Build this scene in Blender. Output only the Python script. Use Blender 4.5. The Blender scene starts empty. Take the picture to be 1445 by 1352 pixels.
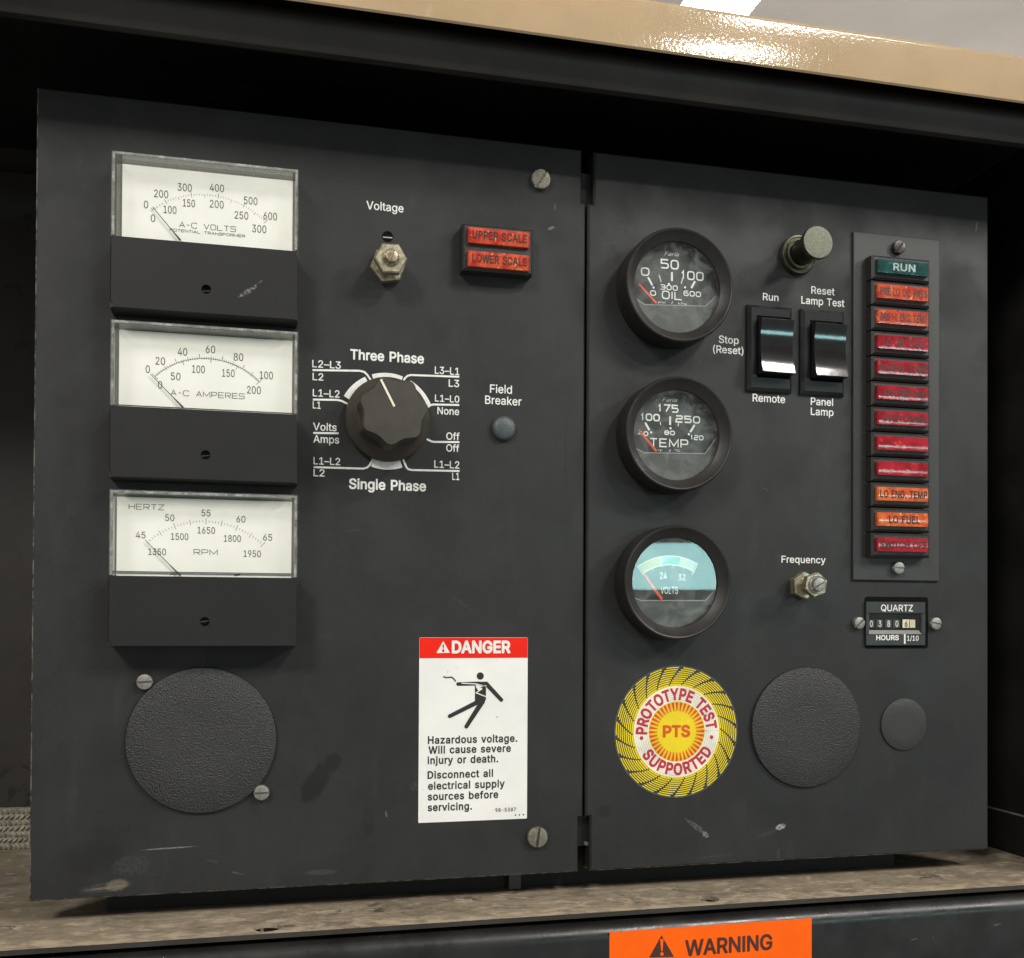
import bpy, bmesh, math, random
from mathutils import Vector, Matrix
from mathutils.geometry import tessellate_polygon
random.seed(7)
SC = bpy.context.scene
COL = SC.collection
R = math.radians
pi = math.pi

# ------------------------------------------------------------------ camera
# panel face is the plane y = 0, x to the right, z up, metres; the camera stands at -y
F_PX, YAW, PITCH, ROLL, CAM_X, CAM_Z, CAM_D, PX, PY = (1498.9657, 0.2408502, 0.0108699, 0.0050308,
                                                       0.101584, 0.1335003, 0.53466, 722.5, 854.7589)
PW, PH = 1445.0, 1352.0
_r = Vector((math.cos(YAW), -math.sin(YAW), 0)); _d = Vector((math.sin(YAW), math.cos(YAW), 0)); _u = Vector((0, 0, 1))
FWD = _d * math.cos(PITCH) + _u * math.sin(PITCH)
_u2 = _u * math.cos(PITCH) - _d * math.sin(PITCH)
RGT = _r * math.cos(ROLL) + _u2 * math.sin(ROLL)
UPV = _u2 * math.cos(ROLL) - _r * math.sin(ROLL)
CAMPOS = Vector((CAM_X, -CAM_D, CAM_Z))
cd = bpy.data.cameras.new('camera'); cam = bpy.data.objects.new('camera', cd); COL.objects.link(cam)
m = Matrix((RGT, UPV, -FWD)).transposed().to_4x4(); m.translation = CAMPOS
cam.matrix_world = m
cd.sensor_fit = 'HORIZONTAL'; cd.sensor_width = 36; cd.lens = F_PX * 36 / PW
cd.shift_x = 0.0; cd.shift_y = (PY - PH / 2) / PW
cd.clip_start = 0.01; cd.clip_end = 100
SC.camera = cam

# ------------------------------------------------------------------ world: the dim room around the cabinet
wd = bpy.data.worlds.new('World'); SC.world = wd; wd.use_nodes = True
wn = wd.node_tree
bg = wn.nodes['Background']; bg.inputs['Color'].default_value = (1.0, 0.98, 0.945, 1); bg.inputs['Strength'].default_value = 0.31

# ------------------------------------------------------------------ lamps
def area(name, loc, target, sx, sy, power, color):
    l = bpy.data.lights.new(name, 'AREA'); l.shape = 'RECTANGLE'; l.size = sx; l.size_y = sy
    l.energy = power; l.color = color
    o = bpy.data.objects.new(name, l); COL.objects.link(o); o.location = loc
    o.rotation_euler = (Vector(target) - Vector(loc)).to_track_quat('-Z', 'Y').to_euler()
    return o
LAMP = (1.0, 0.97, 0.925)
area('tube_lamp_far_right', (3.1, -2.0, 1.90), (0.25, 0, 0.2), 0.60, 0.40, 45, LAMP)
area('tube_lamp_mid', (1.55, -1.80, 2.05), (0.25, 0, 0.2), 0.50, 0.10, 23, LAMP)
area('tube_lamp_right', (1.25, -2.0, 1.62), (0.25, 0, 0.2), 0.20, 0.05, 8, LAMP)
area('tube_lamp_left', (-1.15, -1.75, 1.68), (0.25, 0, 0.2), 0.60, 0.40, 36, LAMP)
area('daylight_window', (1.92, -3.0, 0.325), (0.35, 0, 0.2), 1.05, 0.172, 7.6, (0.50, 0.94, 0.93))
area('added_ceiling_fill', (3.2, 4.2, 0.9), (3.0, 4.2, 2.1), 0.8, 0.8, 24, LAMP)  # unseen fill light, added to brighten the ceiling; no real fixture

SC.view_settings.view_transform = 'Standard'; SC.view_settings.look = 'None'
SC.view_settings.exposure = 0.0; SC.view_settings.gamma = 1.0; SC.view_settings.use_curve_mapping = False
SC.cycles.max_bounces = 8; SC.cycles.transparent_max_bounces = 12
SC.cycles.caustics_reflective = False; SC.cycles.caustics_refractive = False

# ------------------------------------------------------------------ measuring: a photo point -> metres on a plane of the panel
def ray(u, v):
    return FWD + RGT * ((u - PX) / F_PX) - UPV * ((v - PY) / F_PX)
def hit(u, v, ax, val):
    d = ray(u, v); return CAMPOS + d * ((val - CAMPOS[ax]) / d[ax])
def P(u, v, h=0.0):
    q = hit(u, v, 1, -h); return q.x, q.z
def rect(tl, tr, br, bl, h):
    a, b, c, d = (P(*q, h) for q in (tl, tr, br, bl))
    return (a[0] + d[0]) / 2, (b[0] + c[0]) / 2, (c[1] + d[1]) / 2, (a[1] + b[1]) / 2   # x0 x1 z0 z1
def zm(x0, y0, s):
    return lambda x, y: (x0 + x / s, y0 + y / s)

# ------------------------------------------------------------------ glyph outlines (1000 units per em)
GLYPHS = {
'(': (273, [[[139,-22,111,56,94,140,89,206,92,264,100,320,115,386,133,444,153,494,178,538,232,538,234,534,190,426,163,320,154,258,151,206,163,104,188,18,234,-94,230,-96,182,-96,176,-94]],[[165,-94,130,-24,99,62,87,122,81,188,84,276,93,332,108,398,141,492,166,540,172,546,178,548,238,546,244,540,243,530,199,422,172,318,163,254,160,210,172,108,196,21,244,-94,242,-100,236,-104,178,-105,172,-102]],[[164,-113,153,-100,118,-30,90,48,74,120,71,150,67,206,71,272,80,336,94,396,130,498,153,542,162,554,172,560,232,561,242,559,252,552,256,542,256,530,211,416,190,336,182,302,173,210,184,114,209,26,255,-82,257,-94,254,-106,242,-116,177,-118]],[[158,-124,144,-108,106,-33,79,42,63,116,59,146,55,206,59,272,69,338,82,398,118,500,144,552,154,564,170,572,232,573,244,571,260,560,267,548,268,530,224,416,199,320,188,254,185,210,196,116,220,30,266,-78,269,-96,262,-114,244,-128,176,-130]]]),
')': (273, [[[86,18,94,48,113,116,122,206,119,260,109,324,82,428,39,536,42,539,94,539,100,534,121,494,142,440,172,326,181,264,184,210,178,132,160,50,134,-22,100,-90,94,-96,42,-96,39,-94]],[[29,-96,30,-88,76,20,103,116,113,210,109,260,100,320,72,425,29,536,33,546,40,548,96,548,106,543,130,498,151,444,181,330,190,266,193,210,188,132,167,42,142,-28,106,-100,96,-105,40,-105,33,-102]],[[30,-116,21,-108,17,-100,17,-88,65,26,88,110,99,198,99,224,90,306,64,408,17,528,16,540,22,552,34,560,102,560,118,548,142,504,163,450,185,372,195,330,204,254,206,204,201,134,181,42,154,-34,118,-105,108,-114,100,-117,39,-118]],[[25,-126,12,-117,6,-106,4,-88,53,30,76,114,81,140,87,222,78,306,52,404,5,524,4,540,10,558,28,571,102,572,114,568,126,558,152,510,175,452,193,390,206,332,216,260,218,204,213,132,191,32,167,-34,128,-112,118,-123,106,-128,38,-130]]]),
'-': (453, [[[114,238,116,243,332,244,336,242,337,194,332,188,120,188,115,190]],[[105,190,105,242,107,248,114,252,336,253,342,250,346,242,346,190,345,184,338,180,116,179,110,182]],[[98,174,92,190,93,248,97,256,108,264,336,266,351,260,358,250,359,242,359,184,354,175,344,168,115,166]],[[104,156,92,163,81,182,81,250,87,262,98,273,116,278,336,278,348,276,360,269,367,260,371,248,370,182,365,170,354,159,336,154,114,154]]]),
'.': (188, [[[64,8,54,22,50,40,53,58,64,74,80,83,94,87,110,84,127,74,138,58,141,40,138,26,129,10,116,1,98,-3,81,-2]],[[58,1,45,20,41,40,44,62,57,80,74,92,94,96,112,93,131,82,146,64,150,40,146,20,134,2,118,-9,100,-13,78,-10]],[[68,-21,43,-2,31,20,29,50,34,70,52,93,74,105,92,109,104,108,124,102,149,82,160,64,163,34,158,14,140,-10,118,-22,88,-26]],[[58,-30,34,-10,20,14,16,34,17,52,25,80,44,102,68,116,88,121,104,121,130,113,158,91,170,70,175,34,168,8,148,-19,124,-33,87,-38]]]),
'/': (249, [[[177,530,184,533,232,532,233,526,72,-70,68,-76,20,-76,16,-74]],[[6,-76,6,-68,168,532,172,539,178,542,232,543,238,540,243,536,243,524,81,-76,76,-82,70,-85,16,-85,10,-82]],[[4,-95,-4,-86,-7,-76,-6,-64,156,538,164,549,176,555,236,555,244,552,254,543,256,532,255,520,92,-82,86,-92,74,-97,15,-98]],[[-2,-105,-14,-94,-19,-76,-18,-62,144,542,154,557,170,566,232,567,250,563,261,554,268,538,267,520,104,-86,94,-100,80,-108,14,-110]]]),
'0': (453, [[[174,2,134,22,94,64,68,116,53,178,48,254,50,280,53,328,68,392,97,448,131,484,170,506,224,516,242,514,278,508,320,485,359,446,384,394,399,334,405,250,400,178,387,124,384,112,358,62,324,25,282,2,230,-6,210,-4],[230,51,264,58,290,75,311,100,330,146,340,194,342,226,344,256,340,316,330,364,315,400,288,436,260,453,239,458,224,459,192,452,162,434,141,406,122,362,113,314,110,266,113,194,123,146,140,104,164,73,192,57,212,52]],[[170,-8,126,16,86,58,61,106,43,178,39,254,43,326,62,404,86,451,122,490,174,517,224,525,246,523,284,516,326,494,370,446,393,398,409,334,414,256,412,212,409,172,394,112,366,55,328,16,284,-7,236,-15,207,-14],[234,61,260,67,284,82,303,106,324,160,330,194,334,254,330,314,324,346,321,362,306,398,282,429,258,443,234,449,222,449,192,441,170,428,149,400,131,358,122,310,119,260,125,182,132,148,148,110,170,81,198,65,218,61]],[[168,-20,126,1,112,10,76,50,49,104,34,160,30,188,26,266,31,334,46,398,77,460,118,502,162,527,200,535,234,538,288,529,330,506,342,497,378,458,405,404,421,340,427,250,421,170,405,104,378,50,338,8,294,-17,240,-28,219,-28],[254,79,276,93,293,116,312,166,317,196,321,254,318,310,311,344,294,392,272,419,252,432,229,436,206,433,194,428,180,418,161,394,143,352,135,308,132,256,138,184,145,152,160,116,180,91,200,78,224,73]],[[163,-32,116,-8,102,4,66,44,37,100,22,160,18,184,14,268,19,334,35,400,68,469,110,512,158,539,218,550,236,550,290,540,332,518,348,508,386,466,417,406,432,344,439,248,434,170,418,106,386,40,344,-3,296,-29,242,-40,218,-40],[252,91,266,101,283,122,297,154,302,183,309,254,303,326,296,354,285,382,264,411,248,420,230,424,206,420,194,414,186,407,170,386,155,350,147,308,144,260,149,188,156,154,170,122,188,99,206,89,224,85]]]),
'1': (453, [[[76,50,78,54,208,55,212,60,212,444,210,447,204,445,90,361,88,361,86,366,88,427,186,501,202,509,270,509,276,504,276,58,282,55,388,55,391,50,391,6,384,0,82,0,77,2]],[[67,2,67,54,72,63,198,64,203,68,202,428,94,352,88,350,82,352,77,362,78,432,196,517,274,518,280,516,285,510,286,67,292,64,394,63,400,54,400,0,395,-6,388,-9,78,-9,72,-6]],[[64,-16,55,-4,54,54,56,62,62,72,78,77,184,78,189,80,189,396,188,402,184,401,100,340,82,338,71,344,64,356,64,432,69,440,78,450,181,524,198,531,276,530,288,525,296,516,298,80,304,78,388,77,402,73,410,66,413,56,412,-4,402,-17,388,-22,77,-22]],[[66,-32,54,-25,43,-6,42,54,44,66,49,74,60,85,76,89,172,90,177,92,177,374,174,379,172,377,102,328,88,325,72,328,60,338,53,354,53,434,58,446,66,456,174,535,186,541,210,543,282,542,298,534,308,518,310,92,316,90,394,89,413,80,420,72,425,60,424,-6,412,-26,400,-32,388,-34,76,-34]]]),
'2': (453, [[[65,48,281,282,311,326,318,348,320,368,316,398,306,421,294,434,276,447,250,457,222,460,196,457,172,446,156,436,138,410,130,390,127,366,124,362,69,362,67,368,72,408,90,446,112,473,142,495,184,511,226,516,258,512,270,510,309,494,337,474,360,445,377,408,381,372,376,338,371,318,359,294,335,258,268,181,155,60,160,57,384,57,389,54,388,2,384,0,70,0,65,2]],[[55,2,55,44,57,54,271,284,302,332,311,368,307,396,298,416,286,428,270,439,246,448,222,450,198,447,178,439,163,428,147,408,139,386,136,362,126,353,70,352,61,356,57,366,63,410,78,446,96,470,108,483,138,504,180,520,226,525,252,522,274,519,312,504,342,482,367,452,386,410,390,374,388,348,379,312,365,284,345,254,277,176,176,68,390,66,398,56,398,0,394,-7,388,-9,66,-9,60,-6]],[[52,-16,43,-4,42,44,46,59,262,293,291,338,296,356,297,372,295,390,289,404,277,420,262,429,245,434,216,437,187,428,168,415,153,386,148,355,136,342,124,340,64,340,51,348,45,360,50,414,65,450,75,464,98,492,130,514,174,532,220,538,238,537,276,532,312,519,354,488,381,456,397,420,403,362,391,308,376,278,358,252,286,168,209,86,207,80,396,78,406,71,411,60,410,-6,400,-18,388,-22,65,-22]],[[46,-27,32,-10,30,48,35,66,254,302,280,344,285,360,285,374,277,402,262,415,228,425,208,423,186,414,173,402,164,380,160,352,154,342,144,334,126,328,60,328,43,338,33,356,38,416,57,462,82,492,100,508,126,526,168,543,220,550,252,548,288,541,324,526,359,500,394,456,409,420,415,378,413,350,407,318,385,270,360,234,237,98,235,92,388,91,406,87,416,78,422,62,421,-10,408,-27,400,-32,388,-34,64,-34]]]),
'3': (453, [[[170,-2,134,10,94,33,70,57,55,86,46,130,106,132,124,90,146,70,166,59,190,52,224,51,248,53,272,60,298,76,314,92,324,112,329,148,326,172,315,196,298,217,277,232,242,244,200,248,160,249,157,254,157,296,159,302,284,443,286,451,158,452,74,453,70,458,70,502,74,509,368,509,372,506,370,460,224,292,226,289,266,288,308,276,344,253,368,226,386,188,392,152,386,100,366,62,344,36,310,13,262,-2,220,-7,190,-4]],[[166,-11,124,4,92,22,64,49,43,88,36,124,37,136,46,141,110,141,118,134,124,112,133,94,152,78,170,68,194,61,236,61,272,71,292,82,304,96,317,124,319,146,317,166,303,196,292,209,272,224,230,236,158,240,148,248,150,304,265,436,267,442,116,443,70,444,63,448,61,454,61,508,70,518,370,519,376,516,381,508,381,464,379,454,245,302,248,298,268,297,314,284,350,260,379,226,395,190,402,152,395,98,378,62,356,35,314,4,266,-12,220,-16,185,-14]],[[166,-25,128,-12,82,14,52,44,34,76,22,130,28,146,40,154,116,153,128,142,136,116,148,98,172,81,200,74,236,74,256,79,280,91,294,104,303,124,306,148,299,178,284,200,266,213,238,221,152,228,140,236,136,244,135,298,138,310,239,428,232,430,86,430,62,433,53,440,49,448,48,512,55,524,64,530,370,531,385,526,393,514,394,464,390,448,272,310,316,297,352,275,391,232,408,194,415,152,408,94,392,58,383,46,358,19,322,-6,268,-24,205,-28]],[[164,-36,124,-24,75,4,44,35,25,68,18,86,10,130,12,142,17,152,34,164,110,166,124,162,134,154,142,142,154,110,164,100,182,91,202,86,236,86,262,94,284,110,292,128,294,148,287,176,274,191,258,202,230,211,148,216,132,226,124,242,123,298,126,314,212,416,206,418,70,419,58,421,45,430,36,448,37,514,47,532,64,543,374,543,392,537,404,520,406,506,406,464,401,442,294,320,296,316,326,306,362,283,401,238,420,196,427,154,427,136,420,92,394,41,367,10,328,-17,274,-35,204,-40]]]),
'4': (453, [[[282,98,280,105,46,105,40,110,42,162,246,506,304,509,308,506,308,504,228,369,113,174,111,164,280,164,282,168,282,314,288,318,336,318,341,318,343,312,344,164,408,163,413,158,412,106,348,105,343,102,342,2,336,0,288,0,283,2]],[[273,2,273,90,270,96,42,96,34,101,31,108,33,164,238,512,246,517,306,518,316,514,319,506,248,384,128,180,127,174,271,174,274,320,286,328,340,328,349,324,352,314,352,176,358,172,414,172,420,168,422,162,422,108,418,98,412,96,358,96,352,92,352,2,350,-4,340,-9,286,-9,278,-6]],[[268,-16,261,-4,258,82,42,83,34,85,24,91,20,98,18,110,18,158,21,170,228,521,238,528,246,530,306,531,322,526,330,516,329,494,279,410,150,192,150,187,258,187,260,314,263,326,270,336,280,340,342,340,355,336,365,320,365,188,370,186,420,184,432,174,436,158,435,108,430,92,414,84,370,83,365,80,365,0,360,-12,352,-19,342,-21,284,-22]],[[262,-26,250,-9,246,70,30,73,16,83,8,96,6,158,12,180,216,524,223,534,234,540,246,543,306,543,324,538,337,528,343,516,342,494,304,428,170,200,174,198,240,198,248,200,249,324,251,332,262,344,282,352,352,351,366,341,376,324,377,200,382,198,424,195,441,182,447,164,447,108,443,90,430,76,418,72,382,71,377,68,377,-4,372,-16,365,-24,354,-31,342,-33,283,-34]]]),
'5': (453, [[[180,-2,144,10,108,33,84,60,68,88,61,128,66,130,120,129,138,90,154,74,171,62,198,52,246,53,276,64,296,81,309,98,324,130,328,166,322,200,314,220,303,236,276,261,248,273,218,277,174,269,150,260,126,246,68,254,96,506,102,509,146,509,360,509,366,506,366,458,362,453,156,452,151,448,135,304,140,304,156,315,176,324,218,333,264,330,294,321,320,306,348,280,364,260,378,232,388,196,391,164,384,116,369,76,342,40,308,15,270,0,222,-7,199,-4]],[[176,-11,138,2,98,28,74,56,59,86,52,118,53,134,62,139,122,138,131,130,136,112,146,94,174,71,200,61,236,61,270,72,294,92,305,110,315,134,318,166,315,190,306,214,296,229,272,252,246,263,218,267,174,260,128,237,68,243,59,250,87,508,96,518,138,519,362,519,372,515,375,508,375,454,373,448,366,444,164,443,159,440,146,325,150,323,194,339,240,342,266,339,290,332,324,316,354,290,375,260,388,236,396,206,400,170,394,116,388,98,377,70,346,32,314,7,272,-9,228,-16,196,-14]],[[174,-24,134,-11,96,13,63,50,47,80,43,94,38,128,40,136,48,146,62,152,120,152,132,149,139,142,156,104,180,82,204,74,242,75,266,86,284,102,297,124,305,158,302,184,293,212,282,227,266,240,242,251,216,254,176,247,138,226,128,224,66,231,55,236,48,244,45,262,74,512,78,520,86,528,108,531,366,531,378,526,388,512,387,448,383,440,374,433,360,430,176,430,171,428,162,346,164,345,212,355,246,355,296,344,330,327,360,302,384,271,399,242,410,200,413,160,406,110,390,68,362,30,320,-4,282,-20,236,-28,211,-28]],[[170,-36,134,-24,90,3,53,44,34,80,31,94,26,124,28,140,38,155,54,163,120,164,138,159,152,146,161,118,169,106,188,92,210,86,236,86,260,96,282,119,291,142,293,166,290,184,282,206,266,224,246,236,218,242,182,236,140,214,126,212,60,220,46,226,37,238,33,250,34,266,62,512,68,526,78,537,90,542,104,543,368,543,386,535,394,526,399,514,399,446,391,430,378,421,360,418,188,418,182,416,177,374,176,364,179,362,224,368,276,363,306,354,336,338,368,310,394,278,411,244,421,208,425,172,422,130,415,98,399,58,367,16,326,-15,284,-32,240,-40,211,-40]]]),
'6': (453, [[[180,0,142,16,109,40,87,70,69,118,64,160,68,200,81,242,102,286,250,506,256,509,318,508,317,502,287,458,183,308,179,298,198,307,234,314,276,309,316,295,345,272,370,238,383,202,389,158,384,116,364,68,342,39,312,16,270,-2,228,-7,208,-4],[228,48,255,52,280,64,296,76,316,106,324,128,326,146,323,190,313,214,301,232,276,252,256,261,234,264,196,261,174,252,154,236,135,206,128,188,125,164,128,128,137,104,153,80,178,61,198,52,216,49]],[[178,-9,136,8,102,34,78,65,59,116,55,160,59,202,72,244,95,292,244,513,252,518,322,518,329,512,329,506,315,482,205,322,208,319,234,323,282,318,322,303,355,274,378,244,392,206,398,158,393,110,376,68,354,38,316,6,270,-12,232,-16,204,-14],[251,62,274,71,288,83,307,110,317,146,314,184,305,208,293,226,270,244,250,253,232,255,198,252,178,242,162,230,144,202,137,184,135,160,138,128,147,106,160,87,184,69,202,61,220,58]],[[172,-21,132,-5,94,24,69,56,60,74,46,116,42,164,46,206,60,250,84,298,234,522,244,530,258,531,322,531,336,524,342,512,340,495,233,338,286,330,328,314,362,286,388,254,404,212,411,164,405,104,389,64,370,38,358,22,327,-2,276,-24,218,-28],[226,71,244,73,268,83,282,94,292,110,302,136,303,176,293,202,276,224,264,232,244,241,210,241,184,231,162,208,150,182,148,148,150,134,159,112,174,92,186,82,208,73]],[[168,-33,124,-14,87,14,65,40,50,64,35,110,30,160,35,208,47,250,75,308,226,531,235,538,250,543,330,541,344,532,352,520,352,494,255,350,258,346,292,341,336,323,370,296,398,260,415,218,420,194,423,154,416,100,398,56,376,26,364,11,334,-12,280,-35,217,-40],[226,83,240,85,262,94,280,112,291,140,291,172,283,196,264,218,240,229,210,229,192,222,180,212,170,200,162,178,160,152,162,136,171,116,186,97,210,85]]]),
'7': (453, [[[322,446,322,450,316,452,64,452,62,458,62,504,64,508,134,509,386,509,391,504,391,452,166,3,160,0,104,0,100,2]],[[90,0,92,11,307,438,307,440,302,442,60,444,54,450,53,456,53,506,58,516,64,518,146,518,392,517,398,512,400,506,400,446,176,0,170,-7,164,-9,100,-9,94,-6]],[[88,-19,79,-10,76,2,79,14,286,426,285,428,280,430,64,430,50,434,43,444,40,456,40,506,46,523,56,529,64,531,146,531,398,529,408,522,412,512,413,446,408,432,185,-10,176,-19,166,-21,99,-22]],[[82,-29,69,-16,64,2,67,18,266,414,266,417,260,418,62,418,46,422,38,430,29,446,28,504,30,518,38,531,50,540,62,542,152,543,400,541,416,530,424,516,425,446,420,428,196,-16,184,-27,172,-33,98,-34]]]),
'8': (453, [[[178,-2,138,10,104,32,75,62,57,98,52,134,53,152,56,170,66,196,82,220,102,242,124,255,151,266,148,269,118,284,94,308,77,340,70,382,75,416,89,448,118,479,144,497,184,511,226,516,250,513,270,510,300,500,334,479,360,450,376,418,382,380,374,338,356,304,334,283,304,268,302,266,328,255,348,243,372,219,386,196,395,172,401,134,394,94,382,70,376,59,348,31,316,11,276,-2,228,-7,202,-4],[268,55,286,61,306,74,325,94,332,112,337,140,333,164,325,182,304,208,280,224,256,232,232,234,190,230,168,222,148,208,128,184,120,166,115,140,123,104,129,92,144,75,174,58,196,52,222,49],[250,292,274,300,292,312,301,322,316,352,319,376,317,394,307,422,294,436,280,446,250,457,210,458,178,449,156,434,144,418,137,400,133,376,135,362,144,332,163,310,178,301,202,292]],[[174,-11,136,1,100,22,66,56,48,92,44,124,44,152,47,172,57,200,72,224,90,244,123,268,112,277,87,302,72,328,67,340,62,368,62,392,66,418,80,452,112,488,142,506,180,520,226,525,258,522,276,519,310,507,340,487,370,454,385,422,391,380,384,338,366,302,340,275,329,268,360,245,381,224,392,206,406,170,410,130,403,92,389,62,354,23,322,3,276,-11,232,-16,198,-14],[226,59,252,61,280,69,305,86,315,98,323,116,327,140,325,154,313,184,300,200,280,213,250,223,210,224,174,214,149,196,138,184,129,164,126,130,129,116,138,95,150,82,169,70,198,61],[246,301,270,310,294,330,307,356,309,376,307,394,298,418,288,428,274,438,244,448,210,449,181,440,166,429,156,418,145,394,144,362,154,334,166,320,178,312,204,301]],[[172,-23,130,-11,86,16,56,50,38,82,34,98,30,142,34,176,45,206,64,234,99,268,72,299,56,332,52,346,48,380,52,416,68,458,100,494,136,518,184,533,222,538,238,537,282,530,316,518,340,503,354,491,379,464,397,428,404,380,398,338,378,297,353,268,388,236,407,206,419,172,423,134,417,92,412,80,397,50,364,14,328,-9,282,-23,215,-28],[226,72,250,74,276,82,301,100,312,124,312,154,299,182,272,202,238,211,208,211,178,201,162,190,151,178,140,152,138,140,141,122,151,100,174,82,210,73],[244,314,267,322,286,340,295,362,294,389,286,412,264,428,234,436,204,434,178,422,164,406,157,386,158,358,170,334,190,320,216,313]],[[168,-35,127,-22,78,8,47,40,27,80,22,94,18,142,23,178,33,208,52,238,80,272,64,290,46,326,37,368,37,392,41,424,60,466,91,502,132,530,180,545,238,550,282,543,318,530,334,521,360,502,387,472,406,436,411,424,416,386,410,338,388,290,372,272,401,238,419,208,431,172,435,134,428,88,424,76,406,41,372,5,330,-21,294,-32,246,-40,214,-40],[246,86,270,92,290,106,300,124,300,152,290,172,268,191,238,199,210,199,184,191,162,172,152,152,152,128,162,106,184,92,210,85],[244,326,262,334,276,346,283,364,282,388,274,406,258,418,232,425,210,423,186,414,175,400,169,382,170,362,180,342,196,331,220,325]]]),
'9': (453, [[[273,210,256,202,216,195,174,199,142,212,104,240,83,270,69,306,64,350,68,392,84,434,114,472,144,495,178,508,226,516,268,511,306,495,328,480,343,468,370,428,384,392,389,342,385,308,374,272,350,224,313,164,204,6,196,0,138,0,133,2],[228,244,252,247,280,258,298,272,313,294,325,326,327,350,324,378,312,409,299,428,280,445,256,456,240,458,226,460,198,457,174,446,157,432,137,404,129,380,126,356,129,324,138,296,144,288,156,272,174,257,210,245]],[[123,0,124,8,247,188,214,186,172,190,132,206,97,234,75,264,59,302,55,350,59,396,77,440,108,480,142,504,180,519,202,522,228,525,276,518,316,502,352,472,377,438,392,398,398,348,395,308,382,266,358,218,318,156,210,-1,198,-9,136,-9,127,-6],[228,253,252,257,274,266,288,277,306,302,316,336,314,378,305,402,294,420,274,438,252,447,236,450,222,450,199,446,179,438,162,423,147,402,138,378,135,354,138,326,144,306,160,283,180,265,214,254]],[[122,-18,113,-10,110,0,111,12,219,170,216,173,168,178,132,191,87,224,62,260,47,300,42,350,46,396,65,446,100,489,138,517,174,531,210,537,244,536,286,529,322,513,360,482,388,444,404,404,411,348,408,308,394,260,368,210,334,156,220,-11,210,-19,198,-22,133,-22],[252,271,268,277,281,288,298,318,304,348,301,378,294,396,282,413,262,429,232,437,202,433,186,426,172,414,156,390,148,354,156,312,170,290,190,275,222,266]],[[114,-28,104,-18,98,-4,99,14,197,158,192,163,162,167,118,185,82,212,57,246,34,302,30,354,34,398,56,456,81,488,94,500,127,524,166,541,222,550,274,545,304,534,330,522,371,488,397,452,417,404,423,348,419,306,406,258,378,204,340,144,229,-18,219,-28,208,-33,132,-34],[246,282,261,288,272,296,287,320,292,348,289,374,274,404,258,417,232,425,208,423,192,416,180,406,168,386,160,354,168,314,178,300,196,286,222,278]]]),
'A': (480, [[[202,507,270,509,276,506,364,270,460,8,460,1,400,0,395,2,346,138,340,142,136,141,85,2,82,0,24,0,18,2],[322,200,258,390,242,446,237,450,193,308,156,204,160,199]],[[8,0,9,8,189,504,196,515,204,518,274,518,280,516,286,510,371,278,470,8,471,0,466,-6,460,-9,396,-9,388,-4,336,132,150,133,144,132,140,128,95,0,90,-6,78,-9,18,-9,12,-6],[308,210,256,367,241,414,237,416,171,216,172,209]],[[6,-18,-2,-10,-5,0,-4,12,177,510,186,525,202,531,274,531,286,528,294,520,377,300,482,14,483,-4,476,-16,460,-22,400,-22,388,-20,380,-16,372,-4,328,118,156,119,150,116,107,-6,100,-16,84,-22,17,-22],[286,222,290,224,251,338,240,370,238,371,189,228,190,223,196,222]],[[0,-29,-12,-17,-17,0,-16,14,165,512,178,533,190,541,198,542,274,543,288,540,302,530,311,516,383,318,494,18,495,-6,484,-24,472,-32,456,-34,394,-33,384,-32,372,-25,360,-6,318,107,166,107,159,104,119,-10,108,-24,96,-32,88,-33,17,-34],[268,234,273,236,246,314,240,331,237,330,206,240,208,234,214,234]]]),
'B': (456, [[[61,506,66,509,242,509,296,502,330,490,360,468,382,440,395,402,398,374,396,356,387,320,374,302,358,288,320,270,316,264,342,256,360,247,384,228,402,203,414,174,418,138,413,102,400,68,382,44,344,19,300,4,248,0,66,0,61,2],[260,59,296,64,330,80,348,104,355,140,352,162,343,182,324,205,304,218,276,228,242,231,127,230,125,224,125,62,128,58],[258,287,288,296,307,308,321,324,327,336,333,350,336,372,330,402,312,430,284,445,246,451,132,452,126,450,125,290,128,286]],[[51,2,53,512,60,517,66,518,246,518,294,513,332,500,362,478,389,446,398,426,403,410,407,372,404,342,396,318,375,290,343,266,368,253,392,232,411,206,423,176,427,138,424,108,421,92,404,57,384,32,356,14,306,-5,252,-9,62,-9,56,-6],[258,68,290,72,324,88,340,110,345,140,342,158,335,176,318,198,300,210,272,219,242,222,136,222,134,216,134,74,138,67],[252,296,282,304,300,315,315,332,324,354,326,372,321,398,302,424,278,437,248,441,135,440,134,300,138,295]],[[44,-14,38,2,38,504,41,518,50,528,62,531,248,531,290,527,342,510,374,486,394,462,402,450,415,416,420,384,419,356,415,332,408,312,372,266,408,234,422,212,435,180,440,138,437,108,432,86,418,54,396,26,384,16,350,-4,308,-17,254,-22,61,-22],[258,81,288,85,314,98,328,116,332,140,324,169,308,188,294,198,270,206,242,209,150,209,147,204,147,86,150,80],[252,309,278,317,290,325,303,338,310,354,313,368,308,393,294,414,276,424,248,428,149,428,147,314,150,308]],[[48,-30,35,-22,28,-10,26,2,26,504,31,524,44,538,62,543,248,543,290,539,348,520,380,496,395,480,411,458,426,422,432,368,428,332,420,308,391,270,412,248,433,218,447,182,452,144,446,90,428,48,404,18,392,8,356,-14,312,-29,258,-34,60,-34],[258,93,284,97,306,107,316,120,320,140,313,164,300,180,288,188,266,194,242,197,162,197,159,192,159,98,162,92],[252,321,278,331,294,346,301,368,297,390,286,404,270,413,246,416,161,416,159,326,162,320]]]),
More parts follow.
